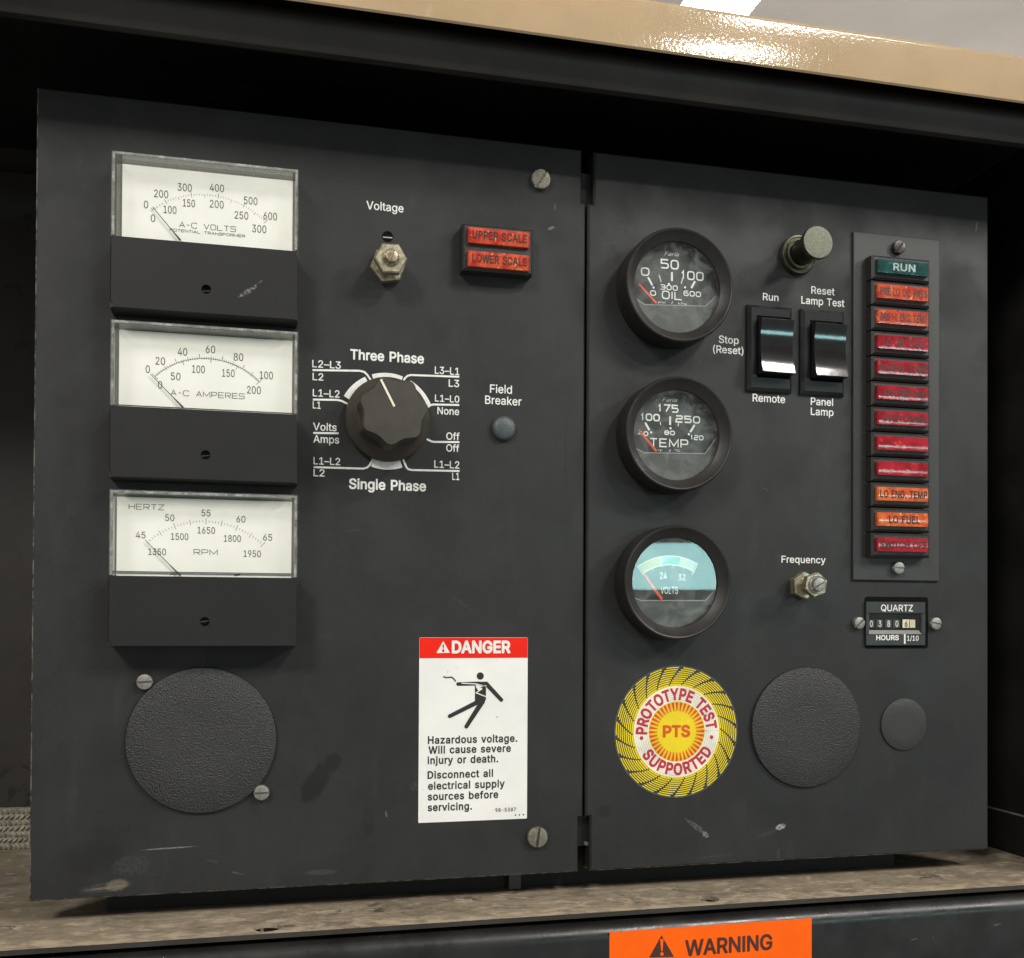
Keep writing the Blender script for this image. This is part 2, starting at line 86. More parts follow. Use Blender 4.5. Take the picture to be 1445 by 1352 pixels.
'C': (510, [[[204,1,150,25,106,62,72,112,47,184,40,254,48,328,70,392,105,446,150,484,202,507,264,516,300,513,340,504,372,490,406,468,426,447,445,422,463,386,471,350,408,349,401,374,389,394,352,431,316,449,268,456,222,450,190,435,146,398,125,364,110,316,103,250,109,194,123,152,153,104,184,77,198,70,226,59,264,54,316,60,358,82,385,110,408,159,466,160,471,158,463,124,448,92,427,62,400,36,372,19,336,4,292,-5,248,-4]],[[202,-8,144,17,96,58,64,107,38,182,31,254,39,332,62,398,96,450,148,493,202,517,264,525,310,522,352,510,378,498,399,484,436,452,457,422,472,388,482,346,472,339,406,340,398,346,391,370,382,388,365,406,352,420,310,440,268,446,226,440,190,424,159,398,134,358,120,316,114,268,114,242,119,196,133,152,162,107,190,84,222,70,256,64,276,64,312,70,348,88,380,118,398,160,406,168,472,169,481,160,472,122,456,87,436,56,405,28,376,9,340,-5,294,-14,244,-14]],[[198,-20,138,6,86,50,52,100,27,172,19,238,19,268,29,344,54,410,88,460,126,494,144,506,196,528,268,538,316,534,348,525,384,509,413,490,436,470,467,430,484,394,494,356,493,340,486,332,472,326,406,326,391,334,384,350,379,364,370,382,343,410,306,427,268,433,232,428,196,412,168,388,144,350,132,310,127,272,126,254,131,202,150,148,170,118,198,95,228,82,256,77,274,77,306,82,342,99,366,123,388,169,400,180,472,181,484,178,493,166,494,152,488,128,469,82,444,47,418,22,382,-2,346,-17,312,-25,258,-28]],[[193,-32,132,-5,78,40,39,100,14,172,6,254,15,338,38,406,78,468,136,515,190,539,204,543,268,550,318,545,352,537,382,524,425,496,454,469,475,440,496,397,507,350,505,338,496,323,474,314,408,314,394,318,382,327,361,374,336,399,304,415,268,421,234,416,202,401,177,380,156,346,143,304,139,268,142,206,158,158,178,128,204,105,234,92,258,89,306,95,336,110,354,128,379,178,389,188,400,192,480,192,497,182,506,166,506,148,497,116,478,74,454,39,424,11,390,-11,348,-29,300,-39,257,-40]]]),
'D': (502, [[[61,506,66,509,224,509,294,501,354,477,398,441,432,392,454,332,462,254,453,176,433,120,398,69,350,31,290,8,218,0,66,0,61,2],[218,57,276,64,324,85,354,110,376,144,394,200,399,254,394,308,378,362,348,404,318,429,272,446,222,452,132,452,126,450,125,62,128,58]],[[51,2,53,512,62,518,228,518,294,511,356,487,403,450,441,396,462,338,471,254,463,174,441,114,408,66,356,23,294,-1,222,-9,62,-9,56,-6],[216,67,272,74,312,89,330,102,346,116,368,150,384,198,387,224,389,254,385,308,370,356,340,398,314,420,270,437,218,442,135,440,134,74,138,67]],[[44,-14,38,2,38,504,41,518,50,528,66,531,230,531,294,524,362,498,399,470,420,451,453,402,475,338,482,282,484,248,475,170,454,110,432,78,412,50,366,14,300,-13,228,-22,61,-22],[212,80,260,84,276,89,306,101,334,122,356,156,372,206,377,254,374,290,371,308,358,350,332,388,308,408,266,424,216,430,149,428,147,86,150,80]],[[48,-30,35,-22,28,-10,26,2,26,504,31,524,44,538,62,543,242,542,312,532,372,507,402,484,427,462,462,410,486,344,490,326,496,254,490,188,486,164,459,96,423,44,378,8,362,-2,302,-25,228,-34,60,-34],[210,92,266,98,300,111,314,122,328,134,346,162,360,206,364,254,362,288,359,306,348,344,324,379,302,397,264,413,212,418,161,416,159,98,162,92]]]),
'E': (419, [[[61,506,66,509,368,508,372,504,372,456,366,452,132,452,126,450,125,290,128,286,138,286,354,284,355,234,350,229,126,228,125,62,132,57,372,57,375,50,374,3,368,0,66,0,61,2]],[[51,2,53,512,62,518,372,517,379,512,381,506,381,452,378,446,368,442,135,440,134,300,138,296,144,295,350,295,362,290,364,230,362,224,356,220,136,218,134,72,140,67,374,66,384,56,384,0,379,-6,372,-9,62,-9,56,-6]],[[44,-14,38,2,38,504,43,522,54,529,62,531,374,530,386,524,393,512,394,450,384,434,372,430,150,429,147,422,147,324,147,312,152,309,354,308,362,307,372,300,377,284,377,228,372,216,362,208,150,206,147,200,147,84,152,79,380,78,390,72,397,60,396,-4,386,-17,372,-22,61,-22]],[[48,-30,35,-22,28,-10,26,2,26,504,28,518,32,527,44,538,62,543,378,542,396,532,405,516,405,446,400,434,392,426,374,418,162,417,159,410,159,348,159,324,162,321,356,320,372,316,383,306,389,288,389,230,386,216,378,204,366,197,354,195,162,194,159,188,159,96,164,91,384,90,398,80,408,62,408,-6,396,-26,384,-32,372,-34,60,-34]]]),
'F': (410, [[[61,506,66,509,366,508,369,504,369,456,362,452,204,452,132,452,126,450,126,281,132,278,342,278,346,272,346,224,342,221,132,221,126,218,124,2,120,0,66,0,61,2]],[[51,2,51,510,56,516,62,518,372,516,378,506,378,458,377,450,372,444,234,442,135,440,134,289,140,287,348,286,354,282,355,276,354,218,344,211,135,210,134,0,128,-7,122,-9,62,-9,56,-6]],[[44,-14,38,2,38,504,41,518,50,528,62,531,374,529,386,522,390,512,391,452,386,440,378,432,368,430,296,430,149,428,147,302,152,300,354,298,363,290,368,278,368,224,366,212,359,204,348,199,149,198,145,-6,138,-16,126,-21,61,-22]],[[48,-30,35,-22,28,-10,26,2,26,504,31,524,44,538,62,543,378,541,394,530,402,516,402,446,395,432,384,422,372,418,344,418,161,416,159,318,162,312,356,310,371,300,379,284,379,216,368,196,350,187,161,186,157,-10,147,-24,132,-33,60,-34]]]),
'G': (520, [[[204,1,149,26,104,64,68,118,47,178,40,254,47,328,72,398,104,446,150,485,208,509,264,516,304,513,340,504,376,488,402,470,425,448,451,412,464,386,472,356,472,350,468,349,408,350,388,392,358,424,312,448,264,456,222,450,186,434,174,424,150,404,125,364,109,314,103,254,109,194,125,146,150,106,184,76,232,58,270,53,310,57,352,76,375,94,395,122,410,160,413,196,408,199,286,199,283,206,283,250,286,255,472,256,478,250,478,200,470,140,451,92,420,52,376,19,328,1,270,-7,249,-4]],[[202,-8,144,17,96,58,60,112,38,176,31,254,38,332,64,402,96,452,148,494,204,518,264,525,306,522,346,512,378,497,406,479,432,455,460,416,473,388,482,356,482,346,474,340,406,340,397,350,378,388,354,416,308,440,262,446,226,440,196,427,160,400,134,358,118,310,113,254,118,200,135,148,160,110,190,84,234,67,270,63,306,67,339,80,358,92,367,100,388,129,400,160,402,188,280,191,274,200,274,250,274,256,280,263,474,265,484,261,487,254,487,196,479,136,460,87,428,46,381,10,330,-9,280,-15,245,-14]],[[198,-20,138,5,87,50,48,107,25,172,18,254,25,334,51,406,87,460,142,506,192,528,208,531,264,538,306,535,348,525,384,509,414,489,442,464,466,430,484,398,495,352,491,338,478,327,402,328,389,338,368,380,340,410,304,427,264,433,240,430,228,428,196,412,167,388,145,352,130,302,126,254,130,206,135,188,146,154,165,124,196,96,234,80,270,76,304,80,334,91,348,102,358,110,377,136,388,166,388,176,282,177,274,180,265,188,261,202,261,254,264,266,274,275,288,278,474,278,492,271,498,262,500,254,500,196,491,130,472,82,438,39,400,7,378,-5,330,-22,260,-28]],[[196,-32,138,-8,126,-1,76,44,38,100,15,166,7,236,7,268,14,338,33,394,42,416,76,466,136,516,192,541,256,550,312,547,354,536,396,516,424,497,450,472,482,428,497,398,506,364,508,352,505,338,498,327,490,319,472,315,408,315,394,318,378,331,358,373,336,397,306,413,288,417,264,421,244,418,232,416,204,404,178,382,156,346,142,298,138,254,142,208,157,160,180,125,202,106,232,94,264,88,286,89,300,91,330,104,349,118,365,140,373,160,370,164,280,165,264,171,255,182,249,202,250,262,258,278,276,289,472,290,490,287,503,278,511,262,512,194,504,130,488,88,479,70,442,24,394,-11,340,-32,286,-40,259,-40]]]),
'H': (517, [[[61,506,66,509,120,509,124,506,125,294,132,289,390,290,392,294,392,506,398,509,452,509,456,506,457,494,456,2,452,0,398,0,392,3,392,228,390,231,132,232,125,228,124,2,120,0,66,0,61,2]],[[51,2,53,512,62,518,122,518,128,516,134,510,134,302,140,298,380,299,383,306,383,510,392,517,456,518,462,516,466,506,464,-4,456,-9,396,-9,388,-6,383,0,383,216,380,222,140,223,134,218,134,0,128,-7,122,-9,62,-9,56,-6]],[[44,-14,38,2,38,504,43,522,54,529,62,531,122,531,134,528,145,516,147,318,150,312,362,312,368,313,370,318,372,516,380,526,392,530,464,529,476,518,480,504,480,6,474,-12,464,-20,456,-22,396,-22,383,-18,372,-6,368,208,156,210,150,209,147,204,145,-6,138,-16,126,-21,61,-22]],[[48,-30,35,-22,28,-10,26,2,26,504,28,518,32,527,42,536,54,542,122,543,140,538,154,524,159,506,159,330,162,324,350,324,356,325,358,330,358,506,362,524,372,535,386,542,464,542,482,530,489,518,491,506,492,6,489,-10,485,-18,476,-28,464,-33,396,-34,374,-28,363,-16,358,2,356,196,164,197,159,192,157,-10,147,-24,132,-33,60,-34]]]),
'I': (176, [[[55,504,60,509,114,509,120,506,121,6,114,0,60,0,56,2]],[[46,2,46,510,52,516,58,518,118,518,126,514,130,504,130,2,128,-4,120,-8,58,-9,51,-6]],[[40,-14,33,2,34,510,38,522,52,530,119,530,136,524,141,516,143,506,143,0,138,-12,126,-20,56,-22]],[[43,-30,30,-22,23,-10,21,2,21,510,28,528,46,541,120,542,132,540,144,532,152,522,155,510,155,-4,146,-22,130,-32,55,-34]]]),
'K': (467, [[[61,506,66,509,120,509,125,504,126,247,176,306,362,507,438,509,444,506,359,414,244,288,446,2,440,0,378,0,371,2,198,242,125,164,124,2,120,0,66,0,61,2]],[[51,2,53,512,62,518,122,518,128,516,134,510,134,274,138,274,360,517,444,518,452,513,455,506,452,500,369,410,256,288,455,8,455,-4,444,-9,374,-9,366,-6,198,227,183,216,134,162,132,-4,122,-9,62,-9,56,-6]],[[44,-14,38,2,38,504,43,522,54,529,62,531,122,531,134,528,145,516,147,314,150,310,354,528,366,531,444,531,456,528,466,516,467,504,462,492,396,420,275,290,274,284,464,17,469,2,464,-12,456,-19,444,-22,374,-22,356,-16,202,200,194,207,147,156,147,6,144,-10,134,-19,126,-21,61,-22]],[[48,-30,35,-22,28,-10,26,2,26,504,28,518,33,528,42,536,54,542,120,543,137,540,152,527,159,506,159,348,162,342,336,529,354,541,450,542,464,536,475,524,480,506,475,488,420,428,300,299,289,284,475,24,481,2,480,-9,474,-20,458,-31,444,-34,372,-34,350,-26,194,188,162,156,159,150,159,2,154,-16,144,-27,132,-33,60,-34]]]),
'L': (393, [[[60,504,66,509,120,509,124,506,125,270,126,60,132,57,356,57,361,54,360,2,356,0,66,0,61,2]],[[51,2,51,510,56,516,62,518,120,518,128,516,134,510,134,282,135,68,362,66,370,56,370,0,366,-7,360,-9,62,-9,56,-6]],[[44,-14,38,2,39,512,48,525,62,531,126,530,134,528,144,518,147,504,147,320,149,80,368,78,378,71,383,60,383,-4,374,-16,360,-22,61,-22]],[[48,-30,35,-22,28,-10,26,2,28,518,42,536,62,543,132,542,143,536,152,528,157,518,159,506,159,344,161,92,372,89,386,79,394,62,394,-6,390,-17,380,-27,372,-32,360,-34,60,-34]]]),
'M': (628, [[[60,504,66,509,146,509,153,506,276,188,314,78,353,188,476,506,482,509,566,508,568,90,567,2,564,0,510,0,504,6,506,414,504,424,456,290,344,6,338,0,288,1,170,290,122,424,120,414,122,6,116,0,66,0,61,2]],[[51,2,51,506,53,512,60,517,150,518,156,516,162,511,286,192,314,110,343,192,468,512,476,518,572,516,577,504,577,182,576,-4,566,-9,506,-9,500,-7,495,0,494,363,352,0,348,-7,342,-9,284,-8,274,2,132,364,131,0,126,-7,120,-9,62,-9,56,-6]],[[50,-19,43,-12,38,6,38,504,40,516,50,528,62,531,150,531,162,528,172,518,314,152,452,510,458,522,464,527,480,531,566,531,578,528,587,518,590,504,590,318,590,2,588,-9,578,-18,566,-22,504,-21,492,-16,484,-6,482,276,480,287,364,-6,353,-18,336,-22,284,-21,276,-19,266,-10,146,287,144,276,142,-6,136,-16,126,-21,61,-22]],[[48,-30,35,-22,28,-10,26,2,26,506,28,518,38,534,50,541,62,543,150,543,168,538,181,528,314,190,442,518,456,536,476,543,564,543,578,541,590,534,598,524,602,510,602,416,602,2,600,-12,590,-25,578,-32,570,-33,504,-33,486,-28,473,-12,470,2,470,210,468,222,376,-10,368,-21,356,-30,342,-34,288,-34,270,-29,260,-22,251,-6,158,223,156,212,154,-10,146,-22,132,-32,60,-34]]]),
'N': (523, [[[61,506,66,509,132,509,138,506,345,180,402,85,399,158,399,504,404,509,458,509,462,506,462,2,458,0,392,0,386,2,200,294,122,424,125,6,120,0,66,0,61,2]],[[51,2,53,512,62,518,132,518,144,512,390,128,390,510,396,516,402,518,462,518,471,512,472,6,470,-4,462,-9,392,-9,384,-8,378,-4,194,284,134,384,131,380,134,290,134,0,128,-7,122,-9,62,-9,56,-6]],[[44,-14,38,2,38,504,43,522,54,529,62,531,132,531,144,529,154,522,374,177,377,186,378,512,384,523,396,530,462,531,477,524,484,516,485,506,486,6,480,-12,470,-20,462,-22,392,-22,378,-19,369,-12,150,332,147,324,146,-4,140,-14,128,-21,61,-22]],[[48,-30,35,-22,28,-10,26,2,26,504,28,518,32,527,44,538,62,543,138,542,146,541,159,534,171,518,362,219,365,228,367,518,374,531,390,541,462,543,474,541,486,534,494,521,497,506,498,6,495,-10,491,-18,480,-29,462,-34,386,-34,374,-31,362,-24,162,288,159,278,157,-10,147,-24,132,-33,60,-34]]]),
'O': (533, [[[204,1,150,25,104,64,70,116,50,172,40,256,48,328,68,388,106,446,150,484,202,507,264,516,286,514,330,507,382,485,430,444,463,394,484,334,493,250,486,178,466,122,427,62,384,26,330,2,270,-6,248,-4],[270,54,312,60,348,76,381,104,408,146,425,194,427,220,430,254,425,314,406,368,383,404,352,431,312,449,282,454,264,456,222,450,184,432,151,404,123,358,109,314,104,268,103,250,110,190,126,142,148,110,186,75,222,60,250,55]],[[202,-8,148,15,96,59,62,110,41,170,32,238,32,268,39,332,59,392,100,452,148,493,198,516,264,525,288,523,334,516,384,494,438,448,472,398,493,338,502,250,496,182,488,154,472,110,436,57,388,16,336,-6,276,-15,244,-14],[274,63,310,69,345,86,376,112,399,148,415,194,421,254,415,314,400,360,378,394,342,425,306,440,280,444,264,446,223,440,190,424,160,399,132,356,118,310,113,266,114,238,120,190,134,148,156,114,190,84,226,69,252,64]],[[198,-20,142,4,87,50,51,104,29,164,25,182,18,260,26,334,47,398,89,460,138,503,192,527,262,538,276,538,340,528,390,506,448,458,484,404,505,344,515,250,506,166,485,106,447,50,396,6,342,-18,282,-28,258,-28],[298,80,312,85,336,96,366,122,387,154,400,190,408,254,400,316,388,354,366,387,332,416,304,428,270,433,222,425,196,413,168,388,147,356,134,320,130,302,126,254,130,206,135,188,146,154,167,122,199,94,232,81,262,76]],[[196,-32,138,-8,78,41,39,100,17,160,13,178,6,260,14,334,33,392,41,412,78,467,130,512,190,539,258,550,276,550,340,541,394,518,408,509,456,466,494,410,518,344,527,250,522,188,514,154,494,98,455,40,402,-4,346,-30,286,-40,257,-40],[298,92,324,103,358,130,377,160,390,200,395,254,389,310,376,350,357,380,328,404,300,416,268,421,234,416,204,404,177,380,156,348,144,310,138,254,144,200,156,160,176,130,204,105,234,92,264,88]]]),
'P': (445, [[[61,506,66,509,236,509,284,504,332,486,366,462,390,428,405,380,409,348,405,308,389,264,366,234,335,210,290,192,236,186,127,186,125,180,124,2,120,0,66,0,61,2],[230,242,266,246,296,256,318,272,332,294,339,312,344,348,342,374,334,398,314,426,296,439,264,449,234,452,132,452,126,450,125,248,128,242]],[[51,2,53,512,62,518,240,518,282,514,336,496,370,470,398,434,415,384,418,348,415,312,398,260,373,228,344,204,332,197,294,182,242,177,136,176,134,170,134,0,128,-7,122,-9,62,-9,56,-6],[228,251,260,254,290,264,310,278,324,298,330,314,334,348,333,372,326,391,307,420,290,431,260,440,230,442,135,440,134,258,138,251]],[[44,-14,38,2,38,504,41,518,50,528,62,531,248,530,302,522,342,507,366,490,384,476,408,444,426,392,431,350,428,314,423,290,410,254,386,223,372,209,342,187,302,172,246,164,150,164,147,158,145,-6,138,-16,126,-21,61,-22],[228,264,258,267,284,276,301,288,312,303,318,320,321,348,320,368,315,384,300,409,284,420,254,428,149,428,147,270,150,264]],[[48,-30,35,-22,28,-10,26,2,26,504,31,524,44,538,62,543,246,543,302,535,344,519,368,504,391,486,416,452,437,402,443,338,436,290,420,248,386,205,350,178,324,167,296,157,254,153,162,152,159,146,159,2,154,-16,144,-27,132,-33,60,-34],[224,276,254,279,278,286,292,296,307,324,309,348,308,366,304,380,290,400,278,409,254,416,161,416,159,282,162,276]]]),
'Q': (533, [[[360,7,354,12,328,1,264,-7,204,1,154,23,106,63,68,120,48,180,40,252,50,336,70,392,104,444,150,484,192,502,208,508,268,516,330,507,384,483,426,447,466,386,485,332,487,318,493,254,486,180,463,114,431,66,406,43,404,38,465,-46,460,-48,406,-48,399,-46],[310,59,316,62,316,66,250,152,249,158,312,158,366,92,382,104,406,140,424,192,430,254,425,314,406,368,384,402,368,416,348,433,310,450,268,456,222,450,184,432,150,403,126,366,110,318,103,258,104,240,110,192,126,144,152,104,184,77,222,59,264,53]],[[352,0,330,-8,264,-16,202,-8,148,16,96,59,59,116,39,176,32,240,32,270,41,338,62,398,96,449,144,492,196,514,270,525,334,517,382,496,393,488,437,450,476,390,494,336,500,282,502,252,495,176,472,109,438,60,417,38,474,-40,475,-48,466,-57,402,-57,396,-54],[270,63,298,67,299,72,240,150,237,158,244,167,316,168,366,106,376,112,400,150,415,194,418,222,421,254,416,308,399,360,371,402,342,425,306,441,268,446,228,441,190,424,172,410,157,396,132,356,118,308,113,254,118,198,132,152,157,114,187,86,226,69,246,65]],[[390,-67,383,-60,348,-17,288,-27,250,-27,196,-20,142,4,88,49,47,110,26,174,19,242,19,270,29,344,51,404,87,458,138,503,186,525,202,530,268,538,330,530,346,526,395,504,441,464,457,444,487,396,506,342,510,314,515,252,508,176,484,104,435,36,485,-34,488,-52,483,-60,472,-68,401,-70],[270,76,276,80,227,146,225,164,234,176,250,181,321,180,334,169,364,130,370,127,388,156,400,192,408,254,403,308,386,356,366,388,351,402,336,414,300,428,268,433,226,426,196,413,168,389,146,354,132,312,127,270,127,236,132,198,147,152,168,120,196,96,228,82,256,77]],[[390,-80,377,-72,346,-32,274,-41,244,-39,192,-31,138,-8,78,42,36,108,15,170,6,246,13,330,21,356,42,414,78,467,131,512,184,537,198,542,270,550,336,542,370,528,406,511,452,470,490,416,499,398,518,344,522,318,527,254,521,186,518,164,496,102,451,36,496,-28,500,-40,499,-54,491,-70,474,-80,400,-82],[251,92,218,138,213,156,218,176,232,189,246,193,318,193,336,184,366,148,377,162,390,200,393,222,395,254,391,302,376,350,358,379,346,390,330,403,298,416,268,421,234,416,204,404,187,390,177,380,156,348,142,302,138,258,142,206,147,188,157,158,178,128,204,105,238,92]]]),
'R': (449, [[[60,504,62,508,236,509,288,504,332,489,366,466,390,433,403,402,409,354,403,302,391,272,368,242,335,218,318,212,315,206,425,2,420,0,360,0,352,2,249,194,242,199,127,198,125,192,124,2,120,0,66,0,61,2],[236,255,266,258,296,267,319,282,336,306,342,326,345,354,342,378,336,398,318,426,296,440,266,449,234,452,132,452,126,450,125,260,128,256]],[[51,2,51,504,51,510,56,516,240,518,290,513,336,498,371,474,400,434,414,398,418,356,414,306,400,270,384,246,370,230,329,204,434,8,436,0,432,-6,422,-9,354,-9,344,-4,240,188,144,189,138,189,134,186,134,0,128,-7,122,-9,62,-9,56,-6],[264,267,292,276,312,288,327,308,333,330,335,354,333,374,326,397,308,421,290,432,254,441,135,440,134,270,138,265]],[[50,-19,43,-12,38,6,38,504,40,516,48,525,66,531,254,530,300,525,342,510,360,498,384,480,406,450,426,402,431,354,428,314,426,300,414,270,385,228,347,198,447,12,448,-4,440,-16,422,-22,354,-22,342,-18,329,-4,234,174,228,176,152,176,147,170,145,-6,138,-16,126,-21,61,-22],[258,279,287,288,302,298,315,314,322,354,314,391,300,410,287,420,258,428,149,428,147,284,150,278]],[[48,-30,35,-22,28,-10,26,2,26,506,28,518,38,534,50,541,62,543,248,543,300,537,350,519,396,485,420,450,435,414,440,396,443,350,440,308,435,290,414,246,392,217,366,197,363,192,459,14,460,-6,449,-24,438,-31,422,-34,354,-34,334,-28,320,-12,227,162,222,164,164,164,159,158,159,2,154,-16,144,-27,132,-33,60,-34],[254,291,282,298,294,306,304,320,310,354,303,386,292,402,282,409,254,416,161,416,159,296,162,290]]]),
'S': (447, [[[172,-4,130,8,90,32,64,60,49,90,39,134,44,137,100,137,104,134,110,110,120,92,142,71,166,59,190,53,236,50,260,53,286,61,310,74,326,90,342,116,345,140,342,162,328,182,296,205,184,239,130,259,88,287,60,326,52,374,58,414,73,444,104,477,140,498,176,510,232,515,274,511,308,501,350,476,380,444,394,414,399,380,394,378,340,378,335,384,326,412,298,439,266,453,226,459,196,456,160,444,145,434,128,416,118,398,115,378,120,350,130,335,143,324,170,308,310,264,358,238,380,219,395,198,405,170,408,138,401,96,386,64,357,32,322,11,278,-4,226,-9,198,-6]],[[170,-13,128,-1,82,26,55,56,38,90,30,128,32,141,40,146,106,145,114,138,118,116,128,98,146,80,182,65,230,59,256,62,280,68,310,86,321,98,332,120,336,140,332,158,320,176,292,196,182,230,128,250,88,275,76,286,52,320,43,374,49,416,63,446,98,484,134,506,176,520,236,525,278,520,316,508,358,482,386,452,401,422,409,384,407,374,398,369,334,370,327,378,317,408,296,428,262,444,224,449,196,447,176,441,148,425,138,414,127,392,125,374,128,356,143,336,172,317,214,302,314,274,364,246,387,224,404,200,414,174,417,134,412,96,396,62,362,23,326,2,280,-13,230,-18,194,-16]],[[166,-26,124,-14,76,14,45,48,28,80,24,92,16,134,22,150,34,158,98,159,112,157,124,146,133,116,142,102,152,92,176,80,218,72,250,74,278,82,301,96,318,120,323,138,320,152,314,165,302,175,280,186,176,218,116,241,68,276,38,320,31,366,32,392,38,422,58,463,90,494,130,519,172,532,220,538,286,531,325,518,364,494,396,462,413,428,421,392,421,372,412,361,400,357,328,358,316,369,305,402,290,417,260,431,224,436,182,429,158,415,148,404,140,390,138,378,141,360,158,341,178,329,320,285,374,255,398,233,416,206,427,176,430,138,425,98,419,80,404,50,370,14,332,-10,286,-25,211,-30]],[[164,-37,122,-25,68,6,35,42,18,74,12,90,4,134,11,156,28,169,112,169,124,163,132,156,145,120,160,101,182,91,220,84,250,86,272,92,292,104,306,122,310,138,308,150,302,159,284,172,172,206,118,226,70,257,57,270,34,302,28,314,24,332,18,372,23,416,40,456,52,474,82,505,126,530,170,544,220,550,290,543,332,529,374,502,406,468,426,428,434,390,433,368,422,354,406,345,328,346,316,351,309,360,296,392,282,408,256,419,224,424,184,417,164,404,152,386,151,374,154,362,166,349,182,341,322,297,380,266,406,241,426,212,438,180,442,138,438,98,431,78,414,44,379,6,338,-20,290,-37,244,-42,211,-42]]]),
'T': (449, [[[192,450,188,452,34,452,32,458,32,504,38,509,256,509,412,509,417,504,417,456,412,452,262,452,258,450,257,6,250,0,200,0,194,2]],[[184,0,184,6,183,440,32,443,23,452,23,510,28,516,34,518,262,518,418,517,425,512,426,506,426,452,422,445,416,442,267,440,266,0,261,-6,254,-9,196,-9,189,-6]],[[178,-15,173,-6,171,2,171,426,166,429,25,432,16,438,11,450,11,510,18,524,34,531,254,531,424,529,434,522,439,512,439,452,433,438,418,430,280,428,278,-4,272,-15,260,-21,195,-22]],[[182,-31,170,-23,162,-12,159,0,159,414,154,417,34,418,16,422,6,432,-1,446,-2,510,0,518,8,531,20,540,32,542,254,543,428,541,440,534,449,518,451,452,444,432,436,424,424,419,292,416,290,-6,282,-22,266,-32,194,-34]]]),
'U': (517, [[[200,-1,156,15,116,41,86,78,67,120,60,178,61,508,120,509,124,504,124,178,128,144,140,114,160,88,192,66,222,56,258,52,283,54,300,57,326,66,356,87,377,114,389,144,393,180,394,508,452,509,457,504,457,174,451,124,433,82,417,60,402,42,362,15,312,-2,260,-8,235,-6]],[[198,-10,152,5,111,34,77,76,58,118,51,174,51,508,53,514,62,518,122,518,128,516,133,510,133,178,137,148,150,118,168,94,195,76,222,66,242,63,284,64,324,76,349,94,368,119,380,150,384,184,384,508,386,514,396,518,456,518,462,516,466,510,466,174,460,120,444,80,434,67,408,35,368,7,314,-11,266,-17,232,-14]],[[188,-21,146,-6,110,18,95,30,67,66,47,112,38,172,39,514,48,526,62,531,126,531,134,528,144,519,146,504,147,180,150,150,162,124,172,108,195,90,228,78,267,76,300,81,320,89,338,102,356,124,367,150,371,184,371,508,376,522,390,531,462,531,474,522,479,510,479,174,473,120,456,76,446,61,416,25,377,-2,324,-23,272,-29,248,-30]],[[192,-35,152,-21,132,-12,98,11,84,24,56,60,35,108,26,172,27,516,38,535,60,543,128,543,144,537,154,526,158,508,159,186,162,154,176,124,186,112,200,101,230,90,266,88,296,92,314,99,326,108,346,130,355,154,359,186,359,510,361,520,368,532,380,540,392,543,468,541,482,532,490,516,491,174,485,118,459,58,426,17,390,-9,374,-18,326,-35,272,-41,247,-42]]]),
'V': (480, [[[18,506,22,509,78,509,84,506,193,204,238,65,240,58,244,60,251,84,288,200,394,504,400,509,456,509,461,506,461,504,280,6,274,0,208,0,204,2]],[[192,6,11,494,8,510,12,516,18,518,82,518,88,516,94,510,200,212,238,97,240,91,244,94,252,122,385,510,390,516,396,518,456,518,466,516,471,510,469,498,289,2,283,-6,276,-9,208,-9,198,-6]],[[190,-16,180,0,-3,494,-5,512,4,525,18,531,84,530,94,528,104,518,238,141,240,135,244,139,252,164,375,518,384,528,394,530,466,530,476,524,482,516,482,494,299,-6,292,-16,280,-21,204,-22]],[[184,-27,170,-10,-13,486,-17,500,-16,516,-5,534,6,541,16,542,88,542,102,537,112,529,119,516,238,180,240,174,244,177,252,204,359,512,369,530,382,540,394,542,472,541,484,534,491,524,496,510,495,494,310,-12,300,-25,286,-33,203,-34]]]),
'W': (686, [[[17,504,22,509,78,509,83,504,163,194,192,70,196,74,213,152,306,506,312,509,378,508,460,204,490,77,492,70,498,92,600,498,603,506,606,509,664,509,668,504,530,2,526,0,460,0,454,6,369,320,342,428,317,318,231,6,226,0,160,0,155,2]],[[143,6,8,500,8,510,16,517,82,518,92,510,192,117,196,120,296,510,306,518,384,516,392,504,490,121,492,116,499,140,591,500,594,512,600,517,670,517,676,512,678,504,538,-4,528,-9,456,-9,450,-7,445,0,342,379,240,0,234,-7,228,-9,156,-9,150,-6]],[[141,-16,132,0,-4,494,-4,516,6,528,18,531,82,530,94,527,102,517,192,174,199,188,286,517,294,527,306,530,378,531,390,527,397,522,403,510,490,178,492,173,499,194,579,506,583,518,592,527,606,531,672,530,686,522,690,516,691,504,553,0,547,-12,538,-20,528,-22,456,-22,444,-19,436,-9,346,319,342,323,251,-6,244,-16,232,-21,155,-22]],[[144,-32,132,-25,120,-4,-16,494,-16,518,-6,534,6,541,16,542,82,543,100,537,112,526,192,224,196,225,199,236,276,526,288,537,306,543,378,543,396,538,408,528,415,512,490,228,493,224,500,246,566,506,575,528,586,537,598,542,670,542,678,541,690,534,702,516,700,488,568,8,563,-10,552,-25,540,-32,532,-33,456,-34,438,-29,426,-18,420,-4,349,260,342,276,260,-16,250,-27,238,-33,154,-34]]]),
